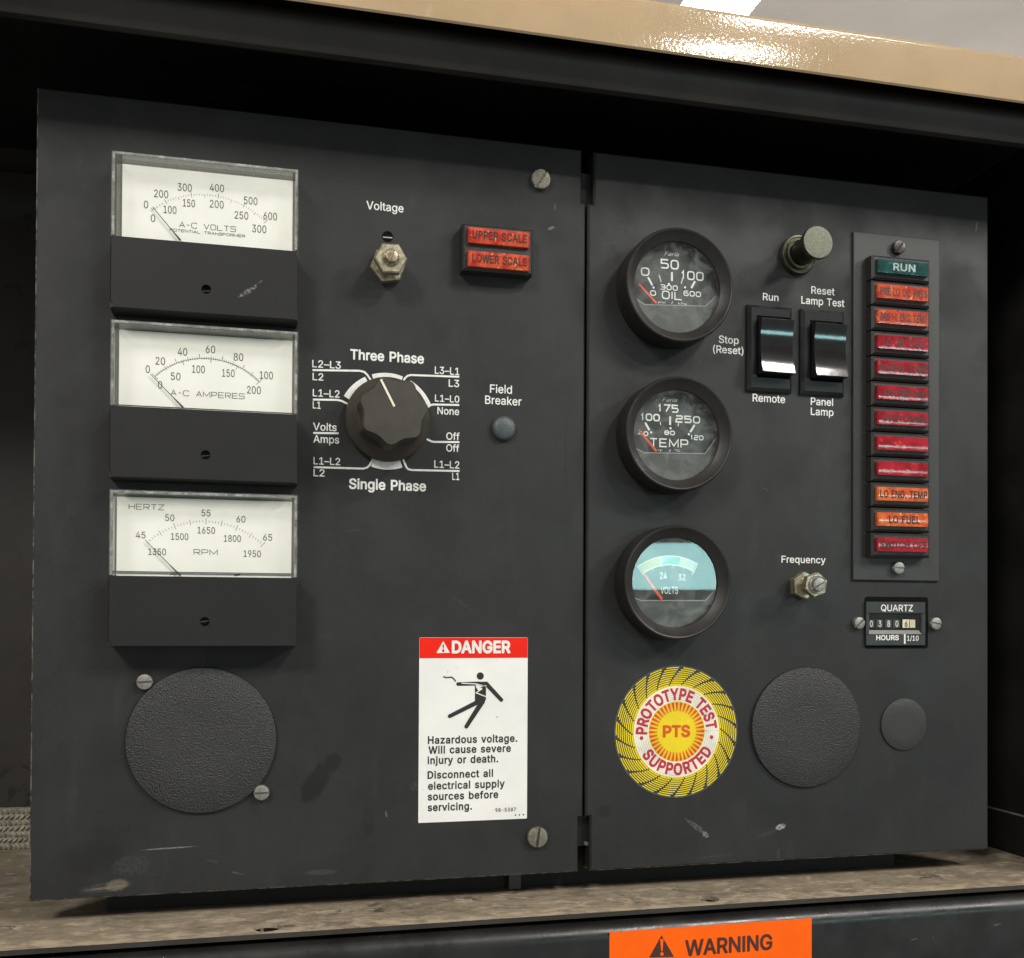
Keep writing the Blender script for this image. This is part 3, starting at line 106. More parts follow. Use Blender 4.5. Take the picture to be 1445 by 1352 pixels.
'Y': (472, [[[202,210,19,506,24,509,84,509,92,506,193,342,234,265,238,264,239,266,249,288,282,348,380,506,384,509,448,509,452,506,452,504,269,210,267,2,262,0,208,0,204,2]],[[194,6,192,206,12,498,9,510,18,518,96,516,196,356,234,289,238,288,252,314,375,516,382,518,454,517,460,512,462,504,279,206,276,-1,270,-7,264,-9,204,-9,198,-6]],[[189,-16,181,0,180,200,0,492,-4,510,3,524,16,530,88,531,102,527,116,512,234,318,238,318,250,336,366,525,382,531,456,530,466,526,472,518,475,500,291,200,288,-6,282,-16,270,-21,203,-22]],[[192,-32,180,-25,173,-16,169,-4,168,198,-12,488,-16,498,-16,512,-8,530,10,541,90,543,108,538,124,522,234,342,238,342,250,361,348,522,364,538,382,543,462,541,474,534,483,524,486,516,487,500,481,486,303,198,302,2,298,-15,288,-26,274,-33,202,-34]]]),
'Z': (438, [[[42,42,45,50,270,380,320,450,316,453,46,452,40,456,41,506,46,509,390,509,396,506,397,468,395,458,118,56,394,57,399,54,398,2,394,0,48,0,43,2]],[[33,2,33,44,35,54,300,440,294,443,40,443,31,452,33,512,42,518,394,518,402,514,406,506,404,456,137,68,142,66,400,66,408,56,406,-4,396,-9,46,-9,38,-6]],[[28,-16,21,-4,20,44,24,60,274,426,273,428,268,430,34,431,22,440,19,452,18,506,21,518,30,528,42,531,395,530,411,524,418,512,419,462,416,450,166,86,164,80,406,78,417,68,420,56,421,2,418,-10,408,-19,396,-22,44,-22]],[[22,-26,10,-9,8,44,12,62,248,410,250,416,42,418,28,421,14,432,7,446,6,506,11,524,24,538,42,543,396,542,418,535,430,518,431,464,428,446,188,96,188,92,192,91,396,91,412,88,425,78,432,62,433,2,428,-16,414,-29,396,-34,43,-34]]]),
'a': (389, [[[92,6,68,22,47,48,35,74,30,108,34,138,42,158,56,177,76,192,122,210,234,227,264,235,272,242,276,254,273,278,267,296,255,312,240,322,218,329,174,329,150,322,120,302,98,275,44,290,44,296,56,320,84,349,104,364,126,372,162,382,194,384,218,381,240,379,288,359,306,343,320,322,333,290,337,248,336,2,332,0,278,2,277,48,272,51,252,25,216,2,180,-7,139,-6],[170,45,200,49,228,59,248,74,264,96,271,114,276,138,276,186,272,188,258,182,222,175,134,159,108,142,97,128,92,102,94,86,102,73,114,62,128,53,158,47]],[[120,-13,86,-2,62,14,38,43,26,72,21,108,25,140,34,164,52,186,72,200,120,219,230,236,260,244,266,258,264,276,255,296,238,312,216,320,188,321,168,318,151,312,126,294,108,269,96,265,44,280,36,286,34,300,48,325,77,356,108,376,158,391,194,393,218,391,246,387,294,366,314,348,329,326,342,294,346,248,345,-4,336,-9,276,-8,268,0,266,24,222,-6,210,-11,174,-17,135,-16],[198,58,222,67,240,80,255,98,264,126,266,171,264,173,218,164,180,159,138,150,120,140,107,126,102,102,104,90,110,78,132,62,162,56]],[[116,-26,85,-16,54,5,32,30,12,72,8,108,13,146,29,180,46,198,67,212,120,233,248,254,253,260,249,278,241,294,227,302,206,308,182,308,158,301,138,287,120,263,110,255,102,252,90,253,38,268,26,276,22,284,21,296,32,324,42,338,62,361,96,385,126,396,156,403,198,406,248,400,300,378,326,353,342,330,352,306,359,248,360,6,356,-10,348,-18,338,-21,278,-22,264,-16,254,-3,252,-3,224,-19,204,-26,150,-30],[194,71,216,79,231,90,243,104,251,126,253,156,207,150,144,138,128,130,118,120,115,102,122,84,138,74,168,68]],[[116,-38,84,-28,44,-3,19,26,4,56,-4,108,1,150,16,182,42,210,60,222,93,236,94,240,36,256,20,265,14,272,9,284,9,302,14,314,31,344,68,381,98,399,150,415,198,418,254,410,308,386,332,365,351,338,366,300,371,258,372,6,369,-10,365,-18,356,-28,344,-33,276,-33,264,-30,248,-20,228,-31,204,-38,149,-42],[192,83,210,89,230,108,238,126,240,140,206,137,150,127,131,116,127,102,132,92,144,85,168,80],[236,264,239,266,237,276,229,288,204,296,186,296,168,291,143,276,123,248,126,247]]]),
'b': (424, [[[170,6,139,30,116,59,112,54,112,6,110,0,58,0,53,4,53,504,58,509,113,508,114,378,116,321,119,322,137,346,167,370,196,381,230,384,268,379,310,362,344,333,365,300,384,246,390,190,385,132,370,84,346,46,314,17,278,0,232,-7,203,-6],[220,47,250,51,282,70,302,89,315,114,326,162,328,190,324,228,317,258,302,288,277,312,253,324,232,328,218,329,190,325,159,310,140,290,126,264,115,216,113,186,117,148,124,118,139,88,166,63,188,52,208,48]],[[166,-4,124,32,121,30,121,0,112,-9,56,-10,50,-8,44,0,44,510,49,516,56,518,112,518,121,514,123,394,124,349,167,382,206,391,236,393,274,387,316,370,353,336,374,306,381,292,394,250,399,190,394,130,378,78,356,42,320,9,280,-10,236,-17,199,-14],[250,61,274,75,292,93,308,124,316,156,318,186,314,232,307,256,292,285,272,304,248,316,226,320,190,315,166,304,151,288,133,256,124,208,127,148,134,120,147,94,165,76,182,66,194,60,214,57]],[[188,-25,166,-18,136,2,124,-17,110,-22,50,-22,38,-14,32,-2,32,514,39,526,52,531,112,531,128,526,136,510,136,432,137,382,140,378,164,394,188,402,224,406,280,399,326,380,362,347,383,316,392,298,406,252,412,190,406,126,389,72,365,34,326,-3,286,-21,242,-29,217,-30],[220,70,242,72,268,87,283,102,294,124,304,162,304,214,293,256,282,276,268,290,238,304,220,307,200,304,172,291,160,280,148,258,137,220,137,162,146,124,159,100,170,89,200,72]],[[182,-36,158,-27,142,-18,128,-30,116,-34,46,-33,30,-24,20,-6,21,520,31,534,46,542,112,543,127,540,139,532,146,520,148,460,149,406,152,402,188,414,238,418,286,410,334,388,371,354,399,312,416,262,420,240,424,186,417,120,401,70,376,28,332,-13,290,-33,244,-41,216,-42],[220,82,238,84,260,96,272,108,282,126,292,162,292,214,283,250,272,270,262,280,236,293,220,295,200,292,178,281,169,270,158,250,149,216,149,166,158,126,168,108,176,100,202,84]]]),
'c': (396, [[[156,-1,114,18,82,47,57,84,40,132,35,174,34,190,41,246,57,292,83,330,118,360,160,378,208,384,246,379,262,376,304,356,340,322,359,282,358,276,304,264,290,288,274,307,240,325,208,330,174,325,142,306,123,286,107,256,99,222,96,190,99,150,111,112,125,88,148,65,174,51,204,47,220,48,244,53,270,66,292,89,302,112,306,116,358,103,362,100,354,80,342,58,304,20,262,-1,210,-7,187,-6]],[[154,-10,112,8,75,40,47,82,31,130,25,186,31,246,45,288,73,334,114,369,156,387,214,393,264,385,304,368,350,324,370,282,368,274,364,268,304,254,294,258,285,276,264,302,240,315,214,320,196,319,178,316,149,300,132,282,117,252,108,216,105,186,108,154,122,112,133,94,154,72,178,60,196,57,210,56,238,61,268,76,283,94,294,119,304,125,360,113,371,102,365,78,352,55,310,12,264,-10,216,-16,183,-14]],[[148,-22,106,-3,66,30,36,76,19,124,12,186,19,252,36,300,66,346,102,377,124,388,150,399,198,406,264,399,310,379,322,371,359,334,380,292,382,274,372,259,364,254,328,245,306,240,292,244,282,253,268,280,256,293,234,303,208,307,180,303,160,292,143,274,129,250,121,216,118,190,121,156,132,120,144,100,162,83,180,73,202,70,238,75,260,88,273,102,286,129,294,136,304,138,366,124,378,116,384,106,382,88,364,49,318,2,268,-22,220,-29,198,-30]],[[148,-34,96,-12,55,24,24,72,8,120,0,190,8,256,27,310,52,347,66,363,100,390,142,408,202,418,268,411,324,384,370,340,393,292,394,274,384,253,376,246,364,242,316,229,292,230,276,241,262,268,250,282,232,291,210,295,186,292,174,286,164,280,150,262,140,244,133,216,131,186,133,160,141,130,153,108,168,93,184,85,203,82,234,87,250,94,260,106,273,132,281,142,292,148,306,151,376,134,390,120,396,106,394,84,373,42,324,-8,270,-34,222,-41,197,-42]]]),
'd': (424, [[[150,-1,112,16,79,46,57,82,39,132,36,168,34,192,41,252,56,294,81,334,112,360,154,378,198,384,226,381,250,374,286,347,304,323,310,321,311,426,312,508,366,509,372,504,372,4,366,0,315,0,313,6,313,54,310,59,286,30,250,3,216,-6,177,-6],[208,47,238,52,262,64,282,85,299,114,304,132,309,150,312,186,309,228,301,258,283,292,256,316,234,325,210,329,168,323,144,310,126,292,107,258,99,226,96,192,99,150,108,119,124,89,150,63,172,52,196,48]],[[144,-10,106,9,70,42,47,78,29,136,25,190,30,250,47,298,71,336,108,370,144,386,190,393,234,389,258,381,300,348,302,448,302,508,306,516,370,518,376,516,381,510,381,0,376,-8,370,-10,312,-9,304,0,304,30,300,32,288,20,252,-6,220,-15,173,-14],[233,60,258,74,274,89,292,124,300,154,302,186,300,226,292,256,276,286,252,306,232,316,208,320,174,315,150,303,133,286,114,246,108,222,105,190,108,154,117,124,132,94,149,76,170,64,198,57]],[[142,-22,100,-3,62,30,39,66,30,88,16,136,12,192,18,252,35,304,57,340,82,364,106,383,148,400,204,406,252,397,264,392,282,379,288,378,288,456,289,510,292,520,301,528,312,531,372,531,386,526,393,514,392,-6,384,-17,376,-22,312,-22,298,-14,288,2,262,-16,240,-24,214,-29,186,-30],[204,70,226,72,252,86,265,100,276,121,288,160,288,216,278,256,266,276,252,291,222,304,204,307,184,304,156,290,143,276,129,252,121,220,118,190,121,160,130,126,142,102,154,89,184,72]],[[138,-34,96,-15,57,18,41,40,21,76,5,130,0,190,5,250,23,306,48,348,96,392,138,410,186,418,238,414,275,402,276,486,280,522,289,534,304,542,378,542,396,532,405,516,405,-6,400,-18,394,-25,376,-34,306,-33,294,-28,282,-17,264,-28,240,-37,216,-41,185,-42],[204,82,222,84,246,96,256,107,266,126,276,162,276,214,267,250,256,270,244,282,220,293,204,295,184,292,162,280,151,268,141,250,133,220,130,190,133,162,142,130,153,108,162,98,186,84]]]),
'e': (404, [[[160,-1,120,15,86,42,57,84,42,126,34,186,39,240,55,288,80,328,114,358,160,378,210,384,234,382,268,373,298,358,318,341,340,316,359,276,368,244,370,216,371,174,366,169,99,168,100,138,112,102,127,82,148,64,178,51,214,46,256,54,284,72,306,104,363,90,361,82,349,58,334,38,310,18,282,4,252,-4,214,-8,191,-6],[306,222,307,238,298,268,276,300,262,314,238,326,204,330,172,325,146,312,123,292,110,270,102,250,98,234,100,222]],[[156,-10,118,5,78,36,47,82,33,124,25,186,30,244,47,294,72,333,109,366,154,387,196,392,226,392,270,383,306,364,328,346,348,321,367,282,377,246,378,226,380,172,379,166,372,161,108,159,110,142,117,114,132,91,154,71,180,60,214,56,250,62,276,79,295,106,304,113,316,113,364,101,373,94,373,84,361,58,342,33,312,9,288,-4,256,-13,216,-17,187,-14],[294,231,298,234,289,264,270,294,258,305,234,316,204,320,174,316,150,304,132,288,116,262,108,238,108,232,112,230]],[[150,-22,106,-3,66,30,36,76,19,124,12,190,18,250,39,306,64,343,106,379,156,401,198,406,234,405,274,395,297,384,334,358,362,324,376,294,384,267,390,244,393,172,388,156,378,149,124,146,130,118,144,96,162,81,186,72,214,69,246,75,269,90,291,120,304,126,318,125,370,113,377,108,385,100,385,82,372,52,352,24,324,0,294,-16,262,-25,202,-30],[276,244,280,246,276,260,256,290,244,298,222,305,204,307,178,303,156,292,142,278,126,250,126,245,132,244]],[[150,-35,102,-15,64,16,50,30,24,72,7,120,0,180,4,240,9,262,26,310,54,351,94,386,142,409,156,413,202,418,252,414,280,406,310,392,339,370,370,335,388,298,402,246,405,192,403,160,394,144,382,137,344,132,376,124,388,116,397,100,397,82,383,46,368,24,354,10,328,-12,298,-27,264,-37,234,-41,201,-42],[238,85,256,95,285,132,280,135,216,135,144,135,139,132,146,114,166,94,186,85,208,81],[262,256,262,262,257,270,242,286,214,294,184,292,166,283,154,273,144,258,154,256]]]),
'f': (254, [[[81,324,74,327,8,328,6,332,6,374,12,379,80,380,81,434,86,464,101,492,114,505,132,517,162,527,192,530,218,527,240,522,242,518,240,510,227,470,194,474,170,469,156,461,145,444,142,420,143,380,227,378,228,332,224,328,146,327,142,324,142,6,138,0,86,0,82,2]],[[72,2,72,314,68,318,8,318,2,320,-3,330,-3,380,2,386,8,388,70,390,76,468,86,488,98,503,108,513,128,526,156,535,192,539,230,535,242,531,250,524,251,512,234,463,224,460,198,464,176,461,162,452,154,438,151,420,152,390,232,386,237,378,237,332,235,324,228,319,156,318,152,314,151,0,146,-7,140,-9,84,-9,77,-6]],[[66,-14,59,2,59,302,54,305,6,306,-11,314,-16,330,-14,386,-8,396,2,401,54,402,59,404,60,450,68,480,77,498,95,518,122,538,150,547,180,552,218,550,248,543,261,530,264,516,247,458,237,450,228,447,198,451,180,448,169,440,165,426,164,408,168,402,228,401,236,399,244,392,250,380,250,332,247,318,234,307,170,305,165,302,163,-6,156,-16,146,-21,82,-22]],[[69,-30,56,-22,49,-10,47,0,47,290,42,293,-4,295,-21,308,-26,318,-28,330,-26,390,-18,402,-4,411,42,414,47,416,51,470,65,500,90,530,114,547,146,559,176,564,210,563,248,556,268,542,275,524,275,506,259,456,248,443,234,436,222,435,198,439,186,437,180,433,177,422,180,414,234,412,253,402,262,384,262,332,257,312,242,298,228,294,182,293,177,290,174,-10,165,-24,152,-32,81,-34]]]),
'g': (425, [[[136,-140,102,-125,82,-110,65,-92,54,-74,54,-68,100,-42,124,-68,160,-90,180,-95,208,-97,246,-92,256,-89,282,-74,304,-46,311,-4,311,64,306,67,286,40,256,18,226,8,196,5,154,10,112,28,81,52,60,82,39,136,34,194,39,244,43,256,55,292,80,332,112,360,150,377,198,384,226,382,250,374,287,346,310,320,313,322,313,374,316,378,366,379,371,376,372,-4,366,-56,346,-94,324,-116,294,-134,250,-147,208,-151,174,-148],[204,59,234,63,264,76,284,94,299,118,309,158,312,194,309,226,298,268,286,290,264,311,238,324,216,328,204,330,174,325,144,311,122,286,108,260,99,226,96,194,99,158,112,118,124,97,144,77,172,63,186,61]],[[126,-147,102,-137,84,-124,54,-94,44,-76,44,-64,52,-58,88,-37,102,-33,110,-38,130,-59,160,-80,180,-86,204,-87,246,-82,276,-66,294,-43,302,-4,301,38,298,39,252,6,228,-1,190,-4,142,4,108,19,76,45,47,86,29,136,26,208,30,248,40,278,47,298,75,340,108,370,148,387,196,393,234,390,258,381,300,346,304,350,304,380,312,387,370,388,376,386,381,380,381,-8,374,-62,354,-99,330,-124,298,-143,252,-156,210,-160,170,-158],[208,69,234,73,262,86,277,100,291,124,301,170,302,194,299,232,291,260,278,284,257,304,232,316,214,319,204,320,178,316,148,302,132,285,119,260,108,224,105,194,108,160,119,124,132,101,148,87,174,73,190,70]],[[160,-169,126,-161,84,-140,66,-126,42,-99,32,-80,33,-58,46,-46,88,-22,100,-20,114,-24,138,-50,166,-68,184,-73,204,-74,240,-70,268,-56,280,-40,288,-8,288,8,286,11,258,-6,226,-14,190,-17,154,-13,102,7,64,38,35,80,17,134,13,206,17,250,27,280,36,304,66,350,102,381,144,399,196,406,234,403,264,392,288,375,299,394,316,401,376,400,386,394,392,386,394,-8,388,-62,365,-106,339,-134,304,-155,256,-169,192,-172],[234,87,252,95,267,110,279,130,286,154,289,194,288,220,283,242,278,256,266,278,246,296,228,303,208,307,178,302,158,292,143,278,130,254,123,230,118,194,123,154,130,134,143,110,156,96,174,87,202,82]],[[156,-181,126,-174,90,-158,57,-134,37,-112,24,-92,18,-70,20,-58,26,-46,36,-37,82,-12,96,-8,97,-4,56,28,26,70,6,128,1,178,6,256,24,308,48,346,61,362,96,392,138,410,156,413,196,418,234,415,262,407,282,395,295,406,306,412,376,412,388,408,397,400,404,388,406,376,406,-10,399,-68,376,-113,346,-144,312,-164,258,-181,192,-184],[240,-57,258,-48,271,-32,274,-16,270,-14,240,-24,210,-28,184,-28,132,-22,147,-40,168,-56,198,-62],[228,97,244,104,256,116,271,146,276,166,277,190,274,226,267,250,258,268,240,285,226,292,208,295,180,291,166,283,154,271,141,248,135,226,130,194,135,158,141,136,151,118,168,103,184,97,202,94]]]),
'h': (410, [[[53,504,56,508,110,509,113,506,116,318,127,336,152,361,184,378,226,384,268,378,295,368,314,355,339,324,353,284,357,246,356,2,302,0,297,2,296,234,290,272,274,302,249,320,208,329,184,326,160,316,141,302,126,282,117,258,114,228,113,2,110,0,58,0,54,2]],[[44,2,44,504,44,510,50,516,112,518,122,512,124,350,128,350,148,371,184,388,230,393,268,389,298,378,328,354,350,324,362,288,366,236,366,6,362,-7,298,-9,292,-7,287,0,287,230,281,270,266,296,248,310,238,315,208,319,182,315,152,299,135,278,127,258,123,228,122,-4,112,-9,56,-9,49,-6]],[[44,-19,36,-12,31,6,31,504,33,516,40,525,56,531,112,531,122,529,131,522,136,506,137,386,140,381,178,400,230,406,278,399,304,389,332,370,362,330,375,290,379,248,379,2,378,-6,370,-16,356,-22,298,-22,286,-19,276,-6,274,228,269,264,256,287,248,294,236,302,208,306,188,303,160,289,147,272,139,252,137,224,135,-6,128,-16,118,-21,54,-22]],[[41,-30,28,-22,21,-10,19,2,19,506,21,518,31,534,44,541,56,543,116,542,134,536,144,524,148,510,150,402,178,412,226,418,274,413,313,398,347,372,371,338,386,296,389,266,391,236,391,2,388,-12,380,-25,368,-32,358,-33,298,-34,280,-29,267,-16,262,2,262,224,259,252,256,264,244,281,230,291,208,294,190,291,167,278,157,266,151,248,149,222,148,2,145,-12,136,-25,122,-33,53,-34]]]),
'i': (167, [[[53,374,58,379,113,378,114,6,110,0,58,0,54,2],[68,446,54,456,45,468,42,486,45,500,56,513,70,522,88,523,100,520,116,510,123,498,126,482,122,468,112,454,98,446,82,444]],[[44,2,44,380,49,386,56,388,118,386,123,374,123,0,118,-7,112,-9,56,-9,49,-6],[62,438,44,453,34,470,33,492,38,506,56,525,70,531,92,532,106,528,124,514,132,500,135,480,130,462,118,446,100,436,78,434]],[[38,-14,31,2,32,380,36,392,50,401,112,401,122,400,130,393,136,378,136,0,131,-12,122,-20,54,-22],[58,425,50,431,28,452,20,470,20,494,28,516,46,534,64,543,92,545,112,540,134,523,144,506,148,476,142,456,124,434,104,424,72,422]],[[41,-30,28,-22,21,-10,19,6,19,378,21,390,26,398,36,408,49,414,49,416,29,432,15,450,9,468,8,492,11,510,18,522,32,538,46,549,74,557,106,555,130,543,143,530,155,512,160,488,159,470,152,450,139,432,119,416,119,414,140,401,148,380,148,0,142,-18,124,-32,53,-34]]]),
'j': (167, [[[-9,-90,28,-80,40,-71,51,-50,53,-24,53,376,58,379,112,378,114,-26,110,-66,102,-90,90,-108,64,-129,34,-139,4,-143,-9,-140],[56,453,46,466,42,480,43,492,52,510,62,517,80,523,92,522,102,520,117,508,123,498,125,478,122,466,110,452,98,446,75,444]],[[-19,-140,-19,-86,-10,-79,18,-74,32,-66,40,-50,44,-26,44,378,50,387,56,389,112,389,118,386,122,382,123,372,123,-30,119,-68,110,-96,98,-114,70,-137,38,-148,8,-152,-14,-150],[52,444,38,460,33,474,33,496,44,515,58,527,80,533,95,532,116,523,131,504,135,484,132,466,122,450,106,438,86,434,72,436]],[[-22,-159,-31,-146,-30,-80,-16,-67,20,-59,27,-48,31,-26,33,384,40,396,50,401,112,401,122,400,130,394,136,376,136,-26,133,-68,123,-98,113,-114,100,-130,79,-146,44,-161,-9,-164],[42,436,25,456,19,478,22,502,34,524,56,540,80,546,100,544,110,541,125,532,142,510,148,484,144,460,130,440,110,426,86,421,66,424]],[[-28,-170,-42,-152,-44,-86,-39,-72,-28,-60,-20,-55,10,-50,16,-41,19,-20,19,376,21,388,27,400,50,414,27,432,13,454,8,474,9,498,13,514,22,528,47,550,80,558,106,555,128,545,142,531,155,510,160,486,158,468,152,448,140,432,118,414,134,407,141,400,147,388,148,376,148,-26,144,-72,128,-114,110,-138,86,-157,46,-172,-10,-176]]]),
'k': (381, [[[54,506,58,509,110,509,114,504,116,213,124,216,284,378,356,378,356,374,338,356,203,216,369,2,362,0,292,2,154,176,115,140,113,2,110,0,58,0,54,2]],[[44,2,46,512,56,518,112,518,118,516,123,510,124,232,130,235,279,386,358,388,365,384,367,374,352,358,215,216,375,12,379,6,377,-4,368,-9,296,-9,288,-6,160,156,152,162,124,134,122,-4,112,-9,56,-9,49,-6]],[[38,-14,31,2,31,504,36,522,46,529,56,531,112,531,124,527,135,516,137,270,140,264,274,399,290,402,364,400,374,394,379,386,379,368,233,216,387,18,392,2,387,-12,380,-19,368,-22,296,-22,283,-18,268,-4,152,143,137,128,136,2,133,-10,124,-18,116,-21,54,-22]],[[41,-30,28,-22,21,-10,19,2,19,504,21,518,28,530,38,538,50,542,112,543,130,538,144,524,148,506,149,300,152,294,258,402,272,411,286,413,364,412,376,408,386,399,392,380,391,366,383,354,251,218,249,212,398,23,404,2,402,-10,395,-22,382,-31,368,-34,296,-34,274,-28,262,-16,152,124,149,116,148,2,144,-16,134,-27,122,-33,53,-34]]]),
'l': (168, [[[55,524,60,530,108,530,112,528,113,6,108,0,60,0,56,2]],[[46,2,46,528,48,534,54,538,112,539,118,536,122,524,122,2,121,-4,114,-8,58,-9,51,-6]],[[40,-14,33,2,33,528,36,540,48,550,112,552,127,546,134,536,135,528,135,0,130,-12,120,-20,56,-22]],[[43,-30,30,-22,23,-10,21,2,21,530,28,548,46,562,112,564,124,562,136,554,144,542,147,528,147,0,141,-18,124,-32,55,-34]]]),
'm': (610, [[[53,374,58,379,111,378,112,320,112,318,116,317,134,348,152,363,172,376,196,384,214,386,254,381,288,360,308,332,316,313,336,342,352,357,376,372,392,378,410,383,442,385,470,382,500,370,522,354,538,331,553,294,557,252,557,6,550,0,502,0,497,2,496,80,496,252,489,290,472,313,448,325,418,330,392,327,374,319,357,306,346,290,338,266,335,242,334,3,328,0,280,0,275,2,274,258,269,288,254,310,230,325,200,330,178,328,158,319,140,306,127,290,117,266,114,236,113,2,110,0,58,0,54,2]],[[44,2,44,378,46,384,52,388,116,387,121,380,121,354,124,352,161,380,190,393,224,395,254,390,265,386,292,369,320,336,356,372,380,385,406,392,440,395,472,391,500,381,524,365,549,332,561,302,563,288,566,254,566,2,564,-4,556,-8,500,-9,490,-5,487,2,487,68,487,248,481,284,466,305,446,316,418,320,395,318,380,311,364,299,354,284,346,260,344,0,339,-6,332,-9,278,-9,268,-5,265,2,265,254,260,282,247,302,226,316,200,320,182,318,164,312,147,300,135,284,127,264,123,236,123,0,118,-7,112,-9,56,-9,49,-6]],[[38,-14,31,2,31,374,33,386,38,394,46,400,56,401,116,401,126,396,136,381,164,397,190,406,224,408,254,403,268,399,298,380,320,358,346,381,374,396,416,407,448,408,478,403,506,393,536,372,562,335,573,308,577,284,579,252,578,-4,572,-15,560,-21,496,-21,488,-19,478,-11,475,-4,474,8,474,246,469,278,459,294,436,305,404,306,382,298,365,278,359,260,357,240,356,-4,352,-12,340,-20,278,-22,260,-16,252,0,252,248,248,276,232,297,218,305,196,307,178,304,158,292,146,276,139,258,135,-6,128,-16,118,-21,54,-22]],[[41,-30,28,-22,21,-10,19,2,21,390,32,405,50,413,116,413,142,399,184,417,214,420,236,419,272,411,304,391,320,377,364,405,394,415,434,420,478,416,514,402,538,385,550,374,570,348,585,308,591,260,590,-6,582,-22,566,-32,500,-34,484,-30,470,-20,462,-4,462,242,458,272,452,283,434,293,404,294,385,284,373,264,369,234,369,2,364,-16,353,-28,340,-33,278,-34,266,-32,254,-26,245,-16,240,-4,240,248,237,270,233,278,224,288,214,293,196,295,178,291,165,282,156,270,151,254,149,230,148,2,146,-12,136,-25,122,-33,53,-34]]]),
'n': (410, [[[53,374,56,378,111,378,112,320,112,316,116,316,125,332,152,361,188,379,226,384,262,380,295,368,319,350,341,320,353,284,357,240,357,120,356,2,352,0,302,0,297,2,296,234,290,275,274,302,248,322,208,329,178,324,160,316,141,302,127,284,117,258,114,224,113,2,110,0,58,0,54,2]],[[44,2,44,378,46,384,52,388,116,387,121,380,121,350,124,347,148,371,176,384,184,388,224,393,272,388,298,378,323,360,350,325,363,284,366,240,366,110,365,-4,356,-9,298,-9,290,-4,287,2,287,230,281,270,266,296,242,314,208,319,182,315,164,307,146,294,135,278,127,254,123,228,123,0,118,-7,112,-9,56,-9,49,-6]],[[44,-19,36,-12,31,6,31,378,34,390,46,400,116,401,128,394,136,379,182,401,224,406,254,404,274,400,302,391,332,370,360,332,375,290,379,240,380,120,379,2,374,-12,364,-20,356,-22,298,-22,282,-16,276,-6,274,2,274,228,268,266,256,288,236,302,212,306,196,305,172,297,158,286,147,272,137,236,135,-6,128,-16,118,-21,54,-22]],[[41,-30,28,-22,21,-10,19,2,19,378,24,396,38,409,56,413,112,413,128,409,142,397,178,412,232,418,278,412,304,403,320,394,346,372,365,348,374,332,386,296,391,242,392,138,391,2,385,-18,374,-29,356,-34,298,-34,278,-28,267,-16,262,2,262,228,256,264,247,278,230,291,200,293,178,286,166,278,157,266,149,234,146,-10,137,-24,124,-32,53,-34]]]),
'o': (415, [[[156,-1,120,14,80,48,57,84,41,130,34,184,36,204,40,244,54,286,84,332,118,360,156,377,204,384,227,382,258,377,300,359,332,330,359,292,376,240,381,186,376,136,358,83,332,46,300,17,252,-2,208,-8,187,-6],[208,46,240,51,270,67,292,89,304,112,316,154,319,186,316,222,307,258,294,282,268,311,240,325,222,328,204,329,174,325,144,309,123,286,110,262,99,222,96,186,99,154,111,112,125,88,145,66,173,52,192,48]],[[154,-10,112,8,75,40,48,79,32,126,29,142,25,186,29,234,32,250,48,297,75,336,110,366,160,388,202,393,232,390,262,386,304,368,340,336,366,297,386,240,390,186,386,136,366,79,340,40,306,10,256,-12,214,-17,183,-14],[210,56,238,60,268,77,283,94,296,118,307,156,310,186,307,220,298,252,286,276,264,302,238,316,220,319,204,320,178,316,149,300,132,282,118,256,108,216,105,186,108,156,119,118,132,94,150,75,178,60,196,57]],[[150,-23,112,-6,63,34,36,76,20,120,12,196,19,252,33,294,66,346,106,379,144,397,192,405,217,406,264,399,306,382,352,342,379,300,397,252,403,178,397,126,382,82,348,30,310,-4,270,-21,222,-29,198,-30],[238,74,256,84,271,100,286,126,294,156,297,186,289,238,273,274,256,292,238,302,210,307,178,302,159,292,144,276,128,246,121,216,118,186,126,136,143,102,166,81,180,73,204,69]],[[148,-34,108,-18,94,-9,54,25,27,66,8,118,1,168,0,196,8,256,20,294,28,311,58,354,96,388,144,410,190,417,218,418,268,410,312,392,360,351,388,310,407,258,414,208,415,178,410,126,395,82,388,65,357,22,318,-12,270,-34,222,-41,197,-42],[234,86,250,95,262,108,277,138,284,186,282,216,277,238,262,268,250,281,234,290,210,295,180,290,168,282,153,268,138,238,133,216,131,186,133,160,140,132,153,108,174,90,186,84,204,81]]]),
